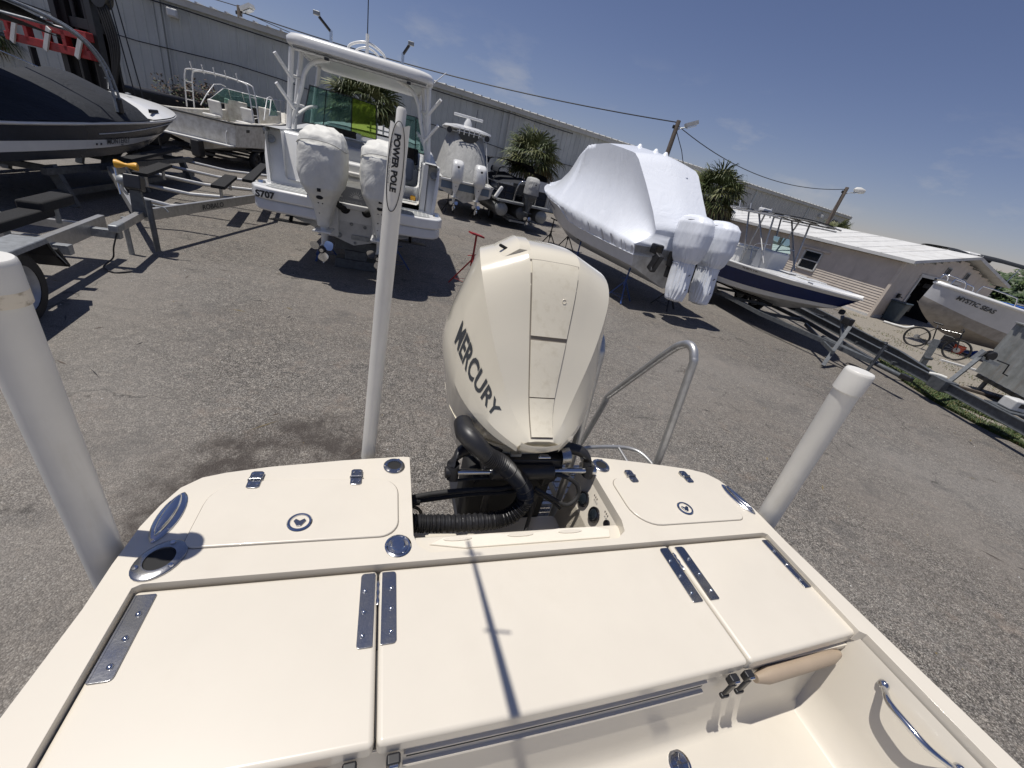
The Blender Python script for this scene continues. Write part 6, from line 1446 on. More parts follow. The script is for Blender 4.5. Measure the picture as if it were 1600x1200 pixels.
# ---------------------------------------------------------------- dark runabout with wake tower
def runabout():
    TH=R_(20); 
    bow=Vector((-12.35,13.05,0)); L=8.2; f=Vector((-sin(TH),cos(TH),0)); o=bow-f*L+Vector((cos(TH),sin(TH),0))*-.0
    t=thing('wake_runabout','dark blue and white runabout with black cover and folded wake tower, on a steel cradle','boat',(o.x-.0,o.y,0),TH)
    h=Hull(L,2.55,.60,1.32,1.72,rise=.40,rake=.8,dead=.12,s0=.52,ch=.04,cw=.92,full=3.0,flare=-.04)
    h.build(t,[(0,.6,M['darkhull'],0),(.6,1.05,M['darkhull'],0),(1.05,1.32,M['darkhull'],0),(1.32,1.60,M['darkhull'],0),(1.60,2,M['darkhull'],0)],transom=M['darkhull'])
    # white flash tapering to the bow and thin pinstripe
    for s in(1,-1):
        mb=MB(); rings=[]
        for i in range(25):
            u=lerp(0,.86,i/24); w=.30*(1-(i/24)**2.2)+.005; c=1.42; rings.append([on_side(h,u,c-w*.45,s,.008)[0],on_side(h,u,c,s,.010)[0],on_side(h,u,c+w*.45,s,.008)[0]])
        mb.loft(rings,closed_u=False); mb.build('white_flash',M['white'],t,smooth=60)
        mb=MB(); mb.tube([on_side(h,lerp(.35,.98,i/24),1.70+.14*math.exp(-((i-14)/8)**2),s,.008)[0] for i in range(25)],.010,5); mb.build('pinstripe',M['white'],t)
    side_text(h,'brand_lettering','MONTEREY',.15,.44,1.40,1,M['letter'],t,bold=.003,sx=1.15); side_text(h,'model_lettering','M22',.06,.46,1.31,1,M['letter'],t)
    for k in(0,.03): 
        p,a,b=on_side(h,.34+k*.6,1.42,1,.012); mb=MB(); mb.box(p,(.02,.035,.035),Matrix((a.cross(b),a,b)).transposed()); mb.build('vent_dot',M['black'],t)
    h.rail(t,.030,M['white'],dz=.0)
    # white foredeck cap with step
    mb=MB(); rings=[]
    for i in range(20):
        u=lerp(.60,1,i/19); p=h.P(u,2,1); k=min(1,i/3); rings.append([(p.x*q,p.y,p.z+.02+(.32*(1-q*q)*k+.0)*(1-max(0,(u-.60)/.40)**2.2)+.03) for q in(-1,-.85,-.5,0,.5,.85,1)])
    mb.loft(rings,closed_u=False); mb.build('foredeck',M['white'],t,smooth=50)
    box_part('deck_step',(0,4.5,1.62),(2.1,.5,.12),M['seatw'],t,.04)
    mb=MB(); p=h.P(.68,2,1); mb.box((p.x*.86,p.y-.1,p.z+.16),(.04,.55,.09),R_(6)); mb.build('side_scoop',M['gloss'],t,bevel=.02)
    mb=MB(); mb.lathe([(.06,0),(.05,.02),(.001,.03)],14,(.30,6.1,1.93)); mb.build('bow_light',M['galv'],t)
    # tented black cover
    mb=MB(); rings=[]
    zr=[(0,1.40),(.1,1.62),(.25,1.86),(.40,2.06),(.50,2.16),(.58,2.12),(.645,1.98),(.90,1.85)]
    for i in range(37):
        u=i/36*.645; z=[lerp(zr[k][1],zr[k+1][1],(u-zr[k][0])/(zr[k+1][0]-zr[k][0])) for k in range(len(zr)-1) if zr[k][0]<=u<=zr[k+1][0]][0]; p=h.P(u,2,1); e=p.x*(1.02 if u<.58 else 1.02*max(.05,1-(u-.58)*7.0)); ze=p.z+.04+(0 if u<.58 else .22*min(1,(u-.58)*8)*(1-((u-.6)/.4)**2 if u>.6 else 1)); 
        rings.append([(e*s_*(1-.0)*q,p.y,lerp(ze,z,max(0,1-q)**.62)+.03*noise.noise(Vector((q*3*s_,u*14,2)))) for s_,q in[(-1,1),(-1,.85),(-1,.6),(-1,.3),(1,0),(1,.3),(1,.6),(1,.85),(1,1)]])
    mb.loft(rings,closed_u=False); mb.build('cover',M['fabric_k'],t,smooth=70)
    # wake tower: grey twin-tube arch at each side carrying a folded bimini forward-up
    for s in(-1,1):
        for dy in(0,.22):
            tube_part('tower_tube',[(s*1.18,3.7+dy,1.62),(s*1.14,3.75+dy*.7,2.1),(s*1.06,3.7+dy*.6,2.5),(s*.95,3.4+dy*.6,2.80),(s*.8,2.7+dy,2.98),(s*.6,1.2+dy,3.05)],.030 if dy==0 else .024,M['galv'],t,6)
        for k in range(3): box_part('tower_link',(s*(1.14-.04*k),3.82,2.0+.2*k),(.05,.22,.03),M['galv'],t,.005)
        tube_part('tower_strut',[(s*1.1,3.8,2.35),(s*.4,5.1,1.98)],.012,M['steel'],t,0)
        box_part('tower_clamp',(s*1.18,3.8,1.74),(.10,.16,.28),M['black'],t,.03)
    for y in(3.9,3.2,2.2): tube_part('tower_cross',[(-.88,y-.5,2.86+.05*(3.9-y)),(.88,y-.5,2.86+.05*(3.9-y))],.025,M['galv'],t,0)
    mb=MB(); mb.loft([[(x,y,2.98+.07*(1-(x/1.1)**2)+dz) for x in(-1.1,-.6,0,.6,1.1)] for y,dz in((-.4,.0),(.8,.0),(1.8,-.05),(2.8,-.17))],closed_u=False); mb.loft([[(x,y,2.80+.07*(1-(x/1.1)**2)+dz) for x in(-1.1,-.6,0,.6,1.1)] for y,dz in((-.4,.0),(.8,.0),(1.8,-.05),(2.8,-.13))],closed_u=False); mb.build('folded_bimini',M['fabric_k'],t,smooth=60)
    # cradle, its own thing
    c=thing('steel_cradle','grey steel cradle with slanting legs under the dark runabout','boat cradle',(o.x,o.y,0),TH)
    for s in(-1,1):
        for zz in(.22,.60): mb=MB(); mb.beam((s*1.15,1.2,zz),(s*1.15,6.9,zz),.09,.11); mb.build('side_beam',M['galv_dark'],c)
        for y in(1.5,4.0,6.4): mb=MB(); mb.beam((s*1.28,y,.0),(s*1.08,y,.68),.11,.14); mb.build('leg',M['galv_dark'],c)
    for y in(1.5,4.0,6.4): mb=MB(); mb.beam((-1.15,y,.60),(1.15,y,.60),.10,.10); mb.build('cross_beam',M['galv_dark'],c)
    for s in(-1,1): mb=MB(); mb.beam((s*.5,1.3,.72),(s*.5,6.7,.76),.12,.12); mb.build('bunk',M['bunk'],c)
runabout()
# ---------------------------------------------------------------- boat-yard forklift behind the runabout
def forklift():
    t=thing('marina_forklift','large marina forklift with black mast and red carriage behind the dark runabout','forklift',(-18.6,18.0,0),R_(-8)); t.scale=(1.12,1.12,1.12)
    for x in(-.75,.75):
        for k,dx in enumerate((0,.22)):
            mb=MB(); mb.beam((x+ (dx if x<0 else -dx),-.9+.14*k,.25),(x+(dx if x<0 else -dx),-.9+.14*k,6.2),.20,.24); mb.build('mast_channel',M['dark'] if k else M['black'],t)
    for z in(1.0,3.2,4.9,6.1): box_part('mast_cross',(0,-.75,z),(1.6,.14,.28),M['black'],t,.01)
    for x in(-.25,.25): tube_part('lift_ram',[(x,-.72,.4),(x,-.72,5.6)],.075,M['black'],t,0,10)
    # red fork carriage
    for z in(2.35,2.85): box_part('carriage_bar',(-1.0,-1.15,z),(3.6,.22,.24),M['red'],t,.02)
    for x in(-2.6,-1.8,-1.0,-.2,.6): box_part('carriage_post',(x,-1.17,2.6),(.16,.18,.55),M['red'],t,.01,Matrix.Rotation(R_(0),3,'Y'))
    for x in(-2.25,-.85,.45): box_part('white_brace',(x,-1.30,2.52),(.16,.05,.75),M['trimw'],t,.005,Matrix.Rotation(R_(32),3,'Y'))
    box_part('work_light',(-.9,-1.15,3.12),(.34,.2,.18),M['galv'],t,.03)
    for x in(-1.8,.3):
        mb=MB(); mb.beam((x,-1.2,2.2),(x,-1.2,1.3),.16,.1); mb.beam((x,-1.2,1.3),(x,-3.2,1.25),.16,.10); mb.build('fork',M['black'],t)
    box_part('mast_guard',(0,-.55,3.4),(1.9,.08,4.6),M['black'],t,.01); box_part('chassis',(0,1.2,1.2),(1.9,3.6,1.1),M['black'],t,.1); box_part('counterweight',(0,3.2,1.4),(2.0,1.0,1.5),M['black'],t,.2)
    for s in(-1,1):
        wheel(t,s*1.15,-.1,.72,.5,M['black']); wheel(t,s*1.05,2.8,.55,.4,M['black'])
    # hose reel and hanging hoses beside the mast
    mb=MB(); mb.lathe([(.34,-.12),(.34,.12)],24,(1.25,-.9,4.05),axis='y'); mb.build('hose_reel',M['black'],t,smooth=40)
    for k in range(5):
        dx=.11*k; tube_part('hydraulic_hose',[(.95+dx,-.95,4.2-.1*k),(1.15+dx*.9,-.98,3.7),(1.35+dx*.8,-1,2.8),(1.22+dx*.3,-1,1.9),(1.0,-.95,1.2)],.035,M['rubber'],t,6)
    for k in(0,.25): tube_part('mooring_chain',[(1.55+k,-.9,4.1),(1.95+k*1.4,-.9,.7)],.018,M['black'],t,0)
forklift()
# ---------------------------------------------------------------- empty aluminium trailer with winch stand
def alu_trailer():
    p=(-6.24,5.95); TH=math.atan2(-.5,-.86)+0  # forward (tongue) points to the apex
    d=Vector((.50,-.866,0)); th=math.atan2(-d.x,d.y)
    t=thing('aluminium_trailer','empty aluminium boat trailer with winch stand, yellow roller and lettered beam','boat trailer',(p[0],p[1],0),th)
    z=.55
    for s in(-1,1):
        mb=MB(); mb.beam((s*.05,0,z),(s*1.40,-3.6,z),.06,.17); 
        r=mb.build('side_beam',M['alu'],t,bevel=.004); 
        mb=MB(); mb.beam((s*1.40,-3.55,z),(s*1.40,-8.2,z),.06,.17); mb.build('side_beam',M['alu'],t,bevel=.004)
    for y,w in((-1.5,.56),(-3.0,1.1),(-4.6,1.38),(-6.3,1.38),(-8,1.38)):
        mb=MB(); mb.tube([(-w,y,z-.03),(0,y-.1,z-.13),(w,y,z-.03)],.04,8); mb.build('cross_member',M['alu'],t)
    for s in(-1,1):
        mb=MB(); mb.beam((s*.62,-2.5,z+.20),(s*.62,-4.3,z+.22),.24,.06); mb.build('bunk_board',M['bunk'],t); mb=MB(); mb.beam((s*1.05,-3.4,z+.30),(s*1.05,-7.6,z+.30),.20,.06); mb.build('bunk_board',M['bunk'],t)
        for y in(-2.8,-4.0): tube_part('bunk_post',[(s*.62,y,z-.05),(s*.62,y,z+.18)],.03,M['alu'],t,0)
        wheel(t,s*1.68,-5.1,.33,.2); wheel(t,s*1.68,-5.95,.33,.2)
        mb=MB(); rings=[]
        for a in range(-10,191,20):
            yy=-5.52+1.0*cos(R_(a))*(1.0); zz=.44+.40*max(-.2,sin(R_(a))); rings.append([(s*1.54,yy,zz),(s*1.84,yy,zz),(s*1.86,yy,zz-.05)])
        mb.loft(rings,closed_u=False); mb.build('mudguard',M['galv'],t,smooth=40)
    box_part('tongue',(0,.42,z),(.09,.95,.10),M['alu'],t,.006); box_part('coupler',(0,.98,z+.01),(.11,.26,.10),M['galv'],t,.02)
    mb=MB(); mb.prism([(-.09,-.10),(.09,-.10),(.05,.55),(-.05,.36)],-.10,-.02,axis='y'); q=mb.build('winch_stand',M['galv_dark'],t); q.location=(0,.05,z+.08)
    box_part('winch_plate',(-.02,.05,z+.46),(.20,.22,.20),M['black'],t,.02,Matrix.Rotation(R_(18),3,'X'))
    mb=MB(); mb.lathe([(.05,-.07),(.075,-.03),(.075,.03),(.05,.07)],16,(.12,-.02,z+.46),axis='x'); mb.build('winch_drum',M['galv'],t,smooth=40)
    mb=MB(); mb.lathe([(.055,-.13),(.058,-.10),(.028,-.02),(.028,.02),(.058,.10),(.055,.13)],18,(.08,-.12,z+.66),axis='x'); mb.build('bow_roller',M['yellow'],t,smooth=45)
    tube_part('roller_arm',[(.08,-.10,z+.5),(.08,-.12,z+.64)],.022,M['galv'],t,0); tube_part('roller_arm',[(.20,-.05,z+.25),(.22,-.12,z+.60)],.016,M['steel'],t,0)
    tube_part('strap_tail',[(.14,-.05,z+.42),(.16,-.03,z+.34),(.12,-.06,z+.26)],.02,M['fabric_w'],t,4)
    tube_part('jack_tube',[(-.20,.28,.08),(-.20,.28,.84)],.038,M['galv_dark'],t,0,10); tube_part('jack_crank',[(-.20,.28,.78),(-.38,.28,.76),(-.42,.28,.70)],.012,M['galv'],t,0); mb=MB(); mb.tube([(.12,.30,.0),(.12,.30,z)],.035,8); mb.build('prop_leg',M['galv'],t)
    tube_part('wiring_tail',[(0,1.0,z-.05),(.06,1.05,z-.25),(.12,.98,z-.42),(.2,1.1,.03),(.05,1.25,.015),(-.1,1.15,.012)],.010,M['black'],t,5)
    a=Vector((.05,0,z)); b=Vector((1.40,-3.6,z)); d2=(b-a).normalized(); nrm=Vector((d2.y,-d2.x,0)); 
    if nrm.x<0: nrm=-nrm
    # lettering on the outer face of the beam nearest the camera
    s=-1
    a=Vector((s*.05,0,z)); b=Vector((s*1.40,-3.6,z)); d2=(b-a).normalized(); nrm=Vector((-d2.y,d2.x,0)); 
    if nrm.x>0: nrm=-nrm
    pp=a+d2*1.35+nrm*.034+Vector((0,0,-.05)); text('brand_lettering','ROBALO',.125,pp,d2,(0,0,1),M['letter'],t,.001,bold=.002,sx=1.35)
    return t
alu_trailer()
# ---------------------------------------------------------------- nearer trailer at the left edge
def near_trailer2():
    # frame: +y runs along the main beam towards its far end
    d=Vector((-.78,.62,0)) if False else Vector((-.56,.83,0)).normalized()
    # beam from A (near) to B (far)
    A=Vector((-5.60,4.14,0)); B=Vector((-6.22,5.34,0)); d=(B-A).normalized(); th=math.atan2(-d.x,d.y)
    t=thing('bunk_trailer','grey trailer with flat mudguard and black carpeted bunks at the left edge','boat trailer',(A.x,A.y,0),th)
    mb=MB(); mb.beam((0,-3.2,.50),(0,1.36,.50),.075,.19); mb.build('side_beam',M['alu'],t,bevel=.004)
    mb=MB(); mb.beam((-1.9,-3.2,.50),(-1.9,1.36,.50),.075,.19); mb.build('side_beam',M['alu'],t,bevel=.004)
    for y in(-2.4,-.6,.35,1.2): mb=MB(); mb.beam((-1.9,y,.44),(.0,y,.44),.08,.10); mb.build('cross_member',M['alu'],t)
    for y,l in((.95,.30),(.02,.16)): mb=MB(); mb.beam((.03,y,.46),(.03+l,y,.46),.10,.11); mb.build('stub_bracket',M['galv'],t,bevel=.004)
    for x in(-.30,-1.5):
        mb=MB(); mb.beam((x,-2.6,.70),(x,.75,.70),.22,.11); mb.build('bunk',M['bunk'],t,bevel=.02); mb=MB(); mb.beam((x,.5,.78),(x,1.25,.78),.24,.13); mb.build('bunk_end_pad',M['bunk'],t,bevel=.03)
        for y in(-1.8,0,1.0): tube_part('bunk_post',[(x,y,.5),(x,y,.7)],.03,M['galv'],t,0)
    for y in(-1.08,-1.95): wheel(t,.17,y,.36,.20)
    # flat-topped mudguard with slanting ends
    mb=MB(); P=[(-.40,.46),(-.52,.60),(-.60,.75),(-2.42,.75),(-2.52,.60),(-2.62,.46)]
    r0=[(.045,y,z) for y,z in P]; r1=[(.30,y,z) for y,z in P]; r2=[(.31,y,z-.05) for y,z in P]
    mb.loft([r0,r1,r2],closed_u=False); mb.build('mudguard',M['galv'],t,bevel=.01)
    mb=MB(); mb.loft([[(.045,y,z-.06) for y,z in P],[(.29,y,z-.06) for y,z in P]],closed_u=False); mb.build('mudguard_liner',M['black'],t)
    box_part('splash_flap',(.18,-.42,.50),(.26,.03,.26),M['rubber'],t,.004,Matrix.Rotation(R_(30),3,'X'))
near_trailer2()
# ---------------------------------------------------------------- long empty trailer at right with winch posts
def long_trailer():
    t=thing('long_trailer','long dark grey empty trailer with two I-beams along the grass verge','boat trailer',(8.85,8.2,0),0)
    Z=.42
    def ibeam(a,b,nm,mat):
        a=Vector(a);b=Vector(b); mb=MB(); mb.beam(a,b,.02,.17); mb.beam(a+Vector((0,0,.09)),b+Vector((0,0,.09)),.10,.014); mb.beam(a-Vector((0,0,.09)),b-Vector((0,0,.09)),.10,.014); mb.build(nm,mat,t)
    ibeam((-.30,5.2,Z),(-.05,.10,Z),'near_beam',M['galv_dark']); ibeam((.75,7.0,Z),(.62,2.2,Z),'far_beam',M['galv_dark']); ibeam((.62,2.2,Z),(.06,.2,Z),'far_beam',M['galv_dark'])
    ibeam((-.30,5.2,Z),(-.55,8.6,Z),'near_beam',M['galv_dark'])
    ibeam((0,.25,Z),(.05,-2.6,Z),'tongue',M['galv_dark'])
    for y in(1.3,2.6,4.2,5.6): mb=MB(); mb.beam((-.24,y,Z-.05),(.70,y,Z-.05),.06,.08); mb.build('cross_member',M['galv_dark'],t)
    box_part('joint_plate',(.0,.2,Z),(.30,.34,.24),M['galv_dark'],t,.01); tube_part('tie_rag',[(-.10,.5,Z+.10),(0,.4,Z+.13),(.12,.34,Z+.12)],.035,M['fabric_w'],t,4)
    # winch post leaning back
    mb=MB(); mb.beam((.02,.15,Z+.05),(.85,.75,1.06),.07,.10); mb.build('winch_post',M['galv_dark'],t)
    mb=MB(); mb.beam((.85,.75,1.06),(1.15,.60,1.02),.06,.07); mb.beam((.75,.75,.98),(.80,.72,1.22),.10,.05); mb.build('winch_bracket',M['galv'],t)
    mb=MB(); mb.lathe([(.09,-.06),(.11,-.04),(.06,-.02),(.06,.02),(.11,.04),(.09,.06)],18,(.98,.72,1.14),axis='y'); mb.build('winch_drum',M['black'],t,smooth=40)
    tube_part('winch_crank',[(1.1,.65,1.10),(1.28,.55,1.08),(1.30,.54,.88),(1.38,.5,.86)],.014,M['black'],t,0)
    # upright grey post by the bicycle, black double winch posts nearer
    mb=MB(); mb.beam((1.62,2.5,.04),(1.58,2.6,.95),.10,.12); mb.build('guide_post',M['galv'],t)
    tube_part('guide_foot',[(1.45,2.45,.45),(1.75,2.55,.45)],.04,M['galv_dark'],t,0)
    mb=MB(); mb.beam((-2.05,.75,.05),(-1.72,1.15,.95),.075,.075); mb.build('jack_post',M['galv_dark'],t)
    mb=MB(); mb.beam((-1.98,.8,.38),(-1.3,3.2,.42),.05,.08); mb.build('jack_arm',M['galv_dark'],t)
    # electrical box and wheel at the right edge
    box_part('battery_box',(.30,-.85,Z+.22),(.30,.26,.20),M['trimw'],t,.03); box_part('battery_lid_mark',(.30,-.985,Z+.24),(.10,.004,.08),M['black'],t,0); box_part('mount_shelf',(.3,-.85,Z+.10),(.5,.5,.03),M['galv_dark'],t,.005)
    wheel(t,.85,-1.5,.30,.2)
long_trailer()
def cable_heap(x,y,label,seed):
    rnd=random.Random(seed); mb=MB(); p=Vector((x,y,.02)); pts=[p.copy()]
    for i in range(26): pts.append(Vector((x+rnd.uniform(-.28,.28),y+rnd.uniform(-.22,.22),rnd.uniform(.01,.22))))
    mb.tube(smooth_path(pts,5),.012,5); tag(mb.build('cable_tangle',M['black']),label,'cable')
cable_heap(7.5,8.9,'tangle of black cable on the asphalt by the jack post of the skiff trailer',2)
# ---------------------------------------------------------------- MYSTIC SEAS hull
def mystic():
    X,Y=14.1,16.15; th=R_(84.5); L=6.8; f=Vector((-sin(th),cos(th),0)); o=Vector((X,Y,0))-f*L
    t=thing('dinghy_hull','pale grey open boat with low bow rails and black name lettering at the right edge','boat',(o.x,o.y,0),th)
    h=Hull(L,2.2,.42,1.75,2.16,rise=.57,rake=-.15,dead=.10,s0=.45,ch=.12,cw=.90,full=3.0,flare=.0)
    h.build(t,[(0,1,M['mystic_low'],0),(1,1.30,M['mystic_low'],0),(1.30,2,M['mystic'],0)]); h.deck(t,.72,.2,1.3,M['white']); h.rail(t,.055,M['white'],dz=-.02)
    side_text(h,'name_lettering','MYSTIC SEAS',.20,.83,1.66,-1,M['letter'],t,bold=.006); side_text(h,'name_lettering','MYSTIC SEAS',.20,.83,1.66,1,M['letter'],t,bold=.006)
    for s in(-1,1):
        for a,b in((.70,.86),(.90,.99)):
            P=[h.P(u,2,s)+Vector((-s*.10,0,z)) for u,z in((a,.03),(a+.01,.24),(a+.03,.30),(b-.02,.32),(b-.005,.26),(b,.04))]; tube_part('bow_rail',P,.018,M['steel'],t,4)
        p,a,b=on_side(h,.60,1.2,s,.0); mb=MB(); mb.lathe([(.05,-.01),(.045,.015),(.02,.018)],14,axis='x'); q=mb.build('drain_fitting',M['black'],t); q.location=p; q.rotation_euler=(0,0,0 if s>0 else PI)
    box_part('bow_anchor_roller',(0,6.6,2.24),(.14,.5,.08),M['steel'],t,.01)
    mb=MB(); mb.box((0,3.0,2.02),(1.7,2.6,.04)); mb.build('blue_cover',M['tarp'],t)
    box_part('cleat',(-.85,4.6,2.12),(.05,.22,.05),M['steel'],t,.01)
    for y in(5.0,2.5,.6): blocks(*[float(q) for q in yardpt(o.x,o.y,th,0,y)],th,2,'timber block under the pale grey boat at right, %s'%('nearest its bow' if y==5.0 else ('amidships' if y==2.5 else 'at its stern')))
mystic()
# ---------------------------------------------------------------- corrugated shed corner at right edge
def contain():
    t=thing('corrugated_shed','small grey corrugated metal shed cut by the right edge','shed',(11.25,8.5,0),R_(-14))
    def wall(L,dx,dy,nx,ny):
        mb=MB(); pts=[]; x=0
        while x<L: pts+=[(x,0),(x+.09,0),(x+.12,.03),(x+.20,.03),(x+.23,0)]; x+=.26
        mb.loft([[(dx*a+nx*b,dy*a+ny*b,z) for a,b in pts] for z in(.42,1.78)],closed_u=False); return mb
    wall(2.6,1,0,0,-1).build('front_panel',M['contain'],t); wall(2.2,0,1,-1,0).build('side_panel',M['contain'],t)
    box_part('roof_sheet',(1.3,1.1,1.80),(2.75,2.35,.04),M['contain'],t,.01)
    box_part('base_skid',(1.3,1.1,.36),(2.6,2.2,.10),M['black'],t,.01)
    for x in(.15,1.3,2.5):
        for y in(.15,2.0): tube_part('prop',[(x,y,0),(x,y,.34)],.05,M['galv_dark'],t,0)
contain()
# ---------------------------------------------------------------- wheelie bin
def bin_():
    t=thing('rubbish_bin','grey-blue wheeled rubbish bin leaning by the hut garage bay','rubbish bin',(16.75,20.05,0),R_(30))
    mb=MB(); mb.loft([rr for rr in([(x*k,y*k,z) for x,y in rrect(-.30,-.32,.30,.32,.06,3)] for k,z in((.80,.05),(.97,.85),(1.0,.88)))],cap=True); mb.build('body',M['canblue'],t,smooth=40)
    box_part('lid',(0,0,.93),(.66,.72,.07),M['canblue'],t,.03); box_part('handle',(0,.40,.88),(.5,.05,.05),M['canblue'],t,.015)
    for x in(-.2,.2): wheel(t,x,.30,.11,.05)
bin_()
box_t=thing('downspout_elbow','white curved downspout elbow lying at the hut corner','downspout',(15.65,18.95,0),R_(-40)); tube_part('pipe',[(0,0,.05),(.5,0,.06),(.8,.05,.09),(1.0,.15,.22)],.055,M['trimw'],box_t,4)
# ---------------------------------------------------------------- bicycle
def bicycle():
    A=Vector((13.55,14.75,0)); B=Vector((14.25,14.0,0)); d=(B-A).normalized(); th=math.atan2(d.y,d.x)
    t=thing('bicycle','black mountain bicycle standing on its kickstand in front of the pale grey boat','bicycle',(A.x,A.y,0),th)
    r=.345; L=1.08
    for x in(0,L):
        e=holder('wheel',t,(x,0,r)); mb=MB(); mb.tube([(r*.965*cos(a),0,r*.965*sin(a)) for a in[2*PI*k/40 for k in range(40)]],.024,8,closed=True); mb.build('tyre',M['rubber'],e,smooth=60)
        mb=MB(); mb.tube([(r*.89*cos(a),0,r*.89*sin(a)) for a in[2*PI*k/40 for k in range(40)]],.010,6,closed=True); mb.build('rim',M['black'],e,smooth=60)
        mb=MB(); 
        for k in range(16): a=2*PI*k/16; mb.tube([(0,.02*(-1)**k,0),(r*.88*cos(a),0,r*.88*sin(a))],.0022,3)
        tag(mb.build('spokes',M['alu'],e),kind='stuff'); mb=MB(); mb.lathe([(.03,-.05),(.02,0),(.03,.05)],12,axis='y'); mb.lathe([(.085,.004),(.085,.006)],20,axis='y'); mb.build('hub',M['alu'],e)
    bb=(.44,0,.31); st=(.30,0,.80); hd=(.92,0,.86); hd2=(.96,0,.72)
    for a,b,w in((bb,st,.018),(bb,hd2,.024),(st,hd,.020),(hd,hd2,.024),(bb,(0,0,r),.012),(st,(0,0,r),.011)): tube_part('frame_tube',[a,b],w,M['gloss'],t,0)
    for s in(-.05,.05): tube_part('fork_blade',[(.96,s,.70),(L,s,r)],.014,M['black'],t,0)
    tube_part('seat_post',[st,(.27,0,.93)],.014,M['alu'],t,0); box_part('saddle',(.26,0,.96),(.27,.13,.05),M['black'],t,.02)
    tube_part('handlebar',[(.86,-.34,1.0),(.93,0,.97),(.86,.34,1.0)],.014,M['black'],t,3); tube_part('stem',[hd,(.93,0,.97)],.018,M['black'],t,0)
    mb=MB(); mb.lathe([(.10,-.03),(.10,-.026),(.02,-.024)],24,bb,axis='y'); mb.build('chainring',M['alu'],t)
    for s in(-1,1): tube_part('crank',[(bb[0],s*.05,bb[2]),(bb[0]+s*.12,s*.07,bb[2]-.11)],.010,M['black'],t,0); box_part('pedal',(bb[0]+s*.12,s*.11,bb[2]-.11),(.09,.08,.02),M['black'],t,.004)
    tube_part('kickstand',[(.36,.04,.28),(.30,.16,.02)],.010,M['alu'],t,0); box_part('frame_bag',(.70,0,.62),(.26,.06,.16),M['black'],t,.03)
bicycle()
def clutter():
    t=thing('red_bucket','orange-red bucket on the gravel under the pale grey boat','bucket',(15.9,15.5,0)); mb=MB(); mb.lathe([(.13,0),(.17,.30),(.175,.31),(.16,.31),(.12,.03)],20); mb.build('pail',M['orange'],t,smooth=40); tube_part('handle',[(-.17,0,.30),(0,.03,.38),(.17,0,.30)],.006,M['steel'],t,4)
    mb=MB(); n=16; mb.loft([[(16.5+1.5*i/n,15.5+.7*j/n,.05+.16*abs(noise.noise(Vector((i*.5,j*.6,4))))*3*sin(PI*i/n)*sin(PI*j/n)) for i in range(n+1)] for j in range(n+1)],closed_u=False); tag(mb.build('blue_tarp',M['tarp'],smooth=60),'crumpled blue tarp under the pale grey boat','tarp')
    mb=MB(); mb.beam((9.9,10.6,.03),(12.6,9.9,.05),.12,.05); tag(mb.build('plank',M['wood']),'weathered plank lying on the gravel near the corrugated shed','plank')
    mb=MB(); mb.beam((13.4,13.3,.03),(16.2,12.5,.05),.14,.05); tag(mb.build('plank',M['trimw']),'pale plank lying on the gravel behind the bicycle','plank')
    mb=MB(); mb.tube(smooth_path([(-3.10,1.42,.012),(-3.05,1.50,.012),(-2.95,1.50,.012),(-2.90,1.42,.012),(-2.98,1.36,.012),(-3.10,1.38,.012),(-3.3,1.34,.012)],6),.006,5); tag(mb.build('wire_loop',M['black']),'small loop of black wire on the asphalt at lower left','wire')
    rnd=random.Random(8); mb=MB()
    for k in range(900):
        a=rnd.uniform(-1,1); x=rnd.uniform(-8,9); y=rnd.uniform(.5,17); s=rnd.uniform(.003,.009)
        mb.add([(x-s,y,.001),(x,y-s,.001),(x+s,y,.001),(x,y+s,.001),(x,y,s*1.2)],[(0,1,4),(1,2,4),(2,3,4),(3,0,4)],M['trimw'] if rnd.random()<.3 else (M['gravel'] if rnd.random()<.6 else M['deadfrond']))
    for k in range(150):
        x=rnd.uniform(-6,9); y=rnd.uniform(.5,13); a=rnd.uniform(0,PI); L_=rnd.uniform(.03,.13); w=rnd.uniform(.004,.011)
        c_,s_=cos(a),sin(a); mb.add([(x-c_*L_,y-s_*L_,.002),(x-s_*w,y+c_*w,.005),(x+c_*L_,y+s_*L_,.003),(x+s_*w,y-c_*w,.004)],[(0,1,2,3)],rnd.choice([M['black'],M['wood'],M['deadfrond']]))
    tag(mb.build('loose_pebbles',None),'scattered pebbles and dry leaf bits on the asphalt','pebbles',kind='stuff')
clutter()
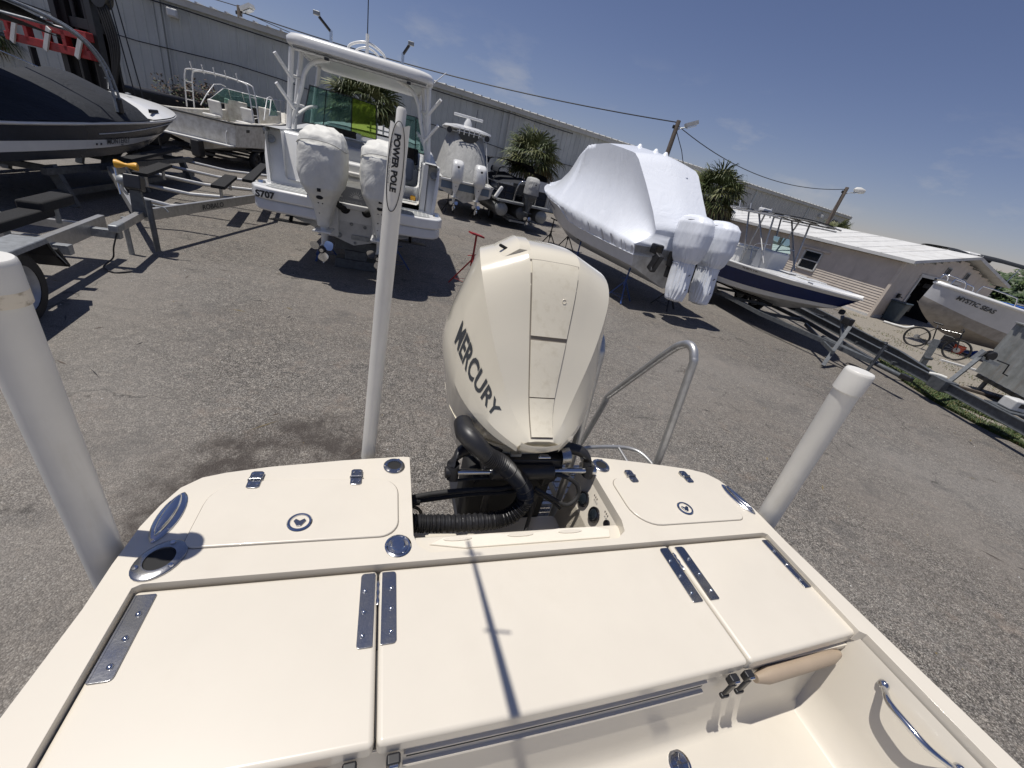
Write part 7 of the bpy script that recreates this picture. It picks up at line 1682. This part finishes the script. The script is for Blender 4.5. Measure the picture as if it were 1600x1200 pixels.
# ---------------------------------------------------------------- boats behind the hut and skiff
def cabin_behind():
    t=thing('cabin_cruiser','white cabin cruiser with dark side curtains behind the navy skiff','boat',(8.3,22.6,0),R_(18))
    h=Hull(8,2.8,.5,1.7,2.2,s0=.45); h.build(t,[(0,1,M['white_bottom'],0),(1,2,M['white'],0)]); h.deck(t,.6,.25,1.2,M['white']); h.rail(t,.03,M['black'])
    top=rrect(-1.25,.6,1.25,4.6,.3,4); mb=MB(); mb.loft([[(x,y,2.85) for x,y in top],[(x*1.02,y,2.93) for x,y in top],[(x*.9,2.6+(y-2.6)*.93,3.02) for x,y in top]],cap=True); mb.build('hardtop',M['white'],t,smooth=40)
    for s in(-1,1): box_part('side_curtain',(s*1.18,2.7,2.35),(.03,3.6,.95),M['fabric_k'],t,0)
    box_part('aft_curtain',(0,.85,2.35),(2.3,.03,.95),M['fabric_k'],t,0)
    tube_part('top_rail',[(-.9,1.2,3.05),(-.8,1.2,3.3),(.8,1.2,3.3),(.9,1.2,3.05)],.02,M['steel'],t,3); box_part('life_raft',(.2,2.0,3.16),(.6,.4,.2),M['white'],t,.06)
    tube_part('aerial',[(-.9,3,3.0),(-1.3,3,4.0)],.012,M['black'],t,0)
cabin_behind()
def canopy_boat():
    t=thing('canopy_boat','white boat with dark canopy and slanted windscreen beyond the right end of the hut','boat',(25.0,30.6,0),R_(-90))
    h=Hull(7,2.6,.6,1.7,2.1,s0=.45); h.build(t,[(0,1,M['white_bottom'],0),(1,2,M['white'],0)]); h.deck(t,.6,.25,1.4,M['white'])
    for (y0,y1,z) in((0.2,1.6,4.05),(2.0,5.3,4.10)):
        mb=MB(); mb.loft([[(1.25*math.copysign(abs(cos(a))**.6,cos(a)),y,z-.22+.28*abs(sin(a))**.6-.04*abs(f)) for a in[PI*k/12 for k in range(13)]] for y,f in((y0,1),((y0+y1)/2,0),(y1,1))],closed_u=False); mb.build('bimini',M['fabric_k'],t,smooth=60)
    box_part('white_arch',(0,1.85,3.95),(2.3,.9,.30),M['white'],t,.12)
    for s in(-1,1): 
        mb=MB(); mb.beam((s*1.15,3.4,2.2),(s*1.15,2.2,3.95),.08,.30); mb.build('arch_leg',M['white'],t)
        mb=MB(); mb.add([(s*1.1,3.0,2.5),(s*.9,4.6,2.5),(s*.9,3.8,3.5),(s*1.1,3.0,3.5)],[(0,1,2,3)]); mb.build('windscreen_pane',M['glass'],t)
        tube_part('canopy_pole',[(s*1.2,4.6,2.2),(s*1.2,4.9,3.9)],.02,M['steel'],t,0)
canopy_boat()
for (x,y,rz,l) in((40,40,.5,'small white boat hull among the trees at the far right'),(24.5,27.2,-.2,'low white skiff parked beside the hut gable')):
    t=thing('small_boat',l,'boat',(x,y,0),rz); h=Hull(5,2.0,.5,1.2,1.6); h.build(t,[(0,1,M['white_bottom'],0),(1,2,M['white'],0)]); h.deck(t,.6,.2,.9,M['white'])
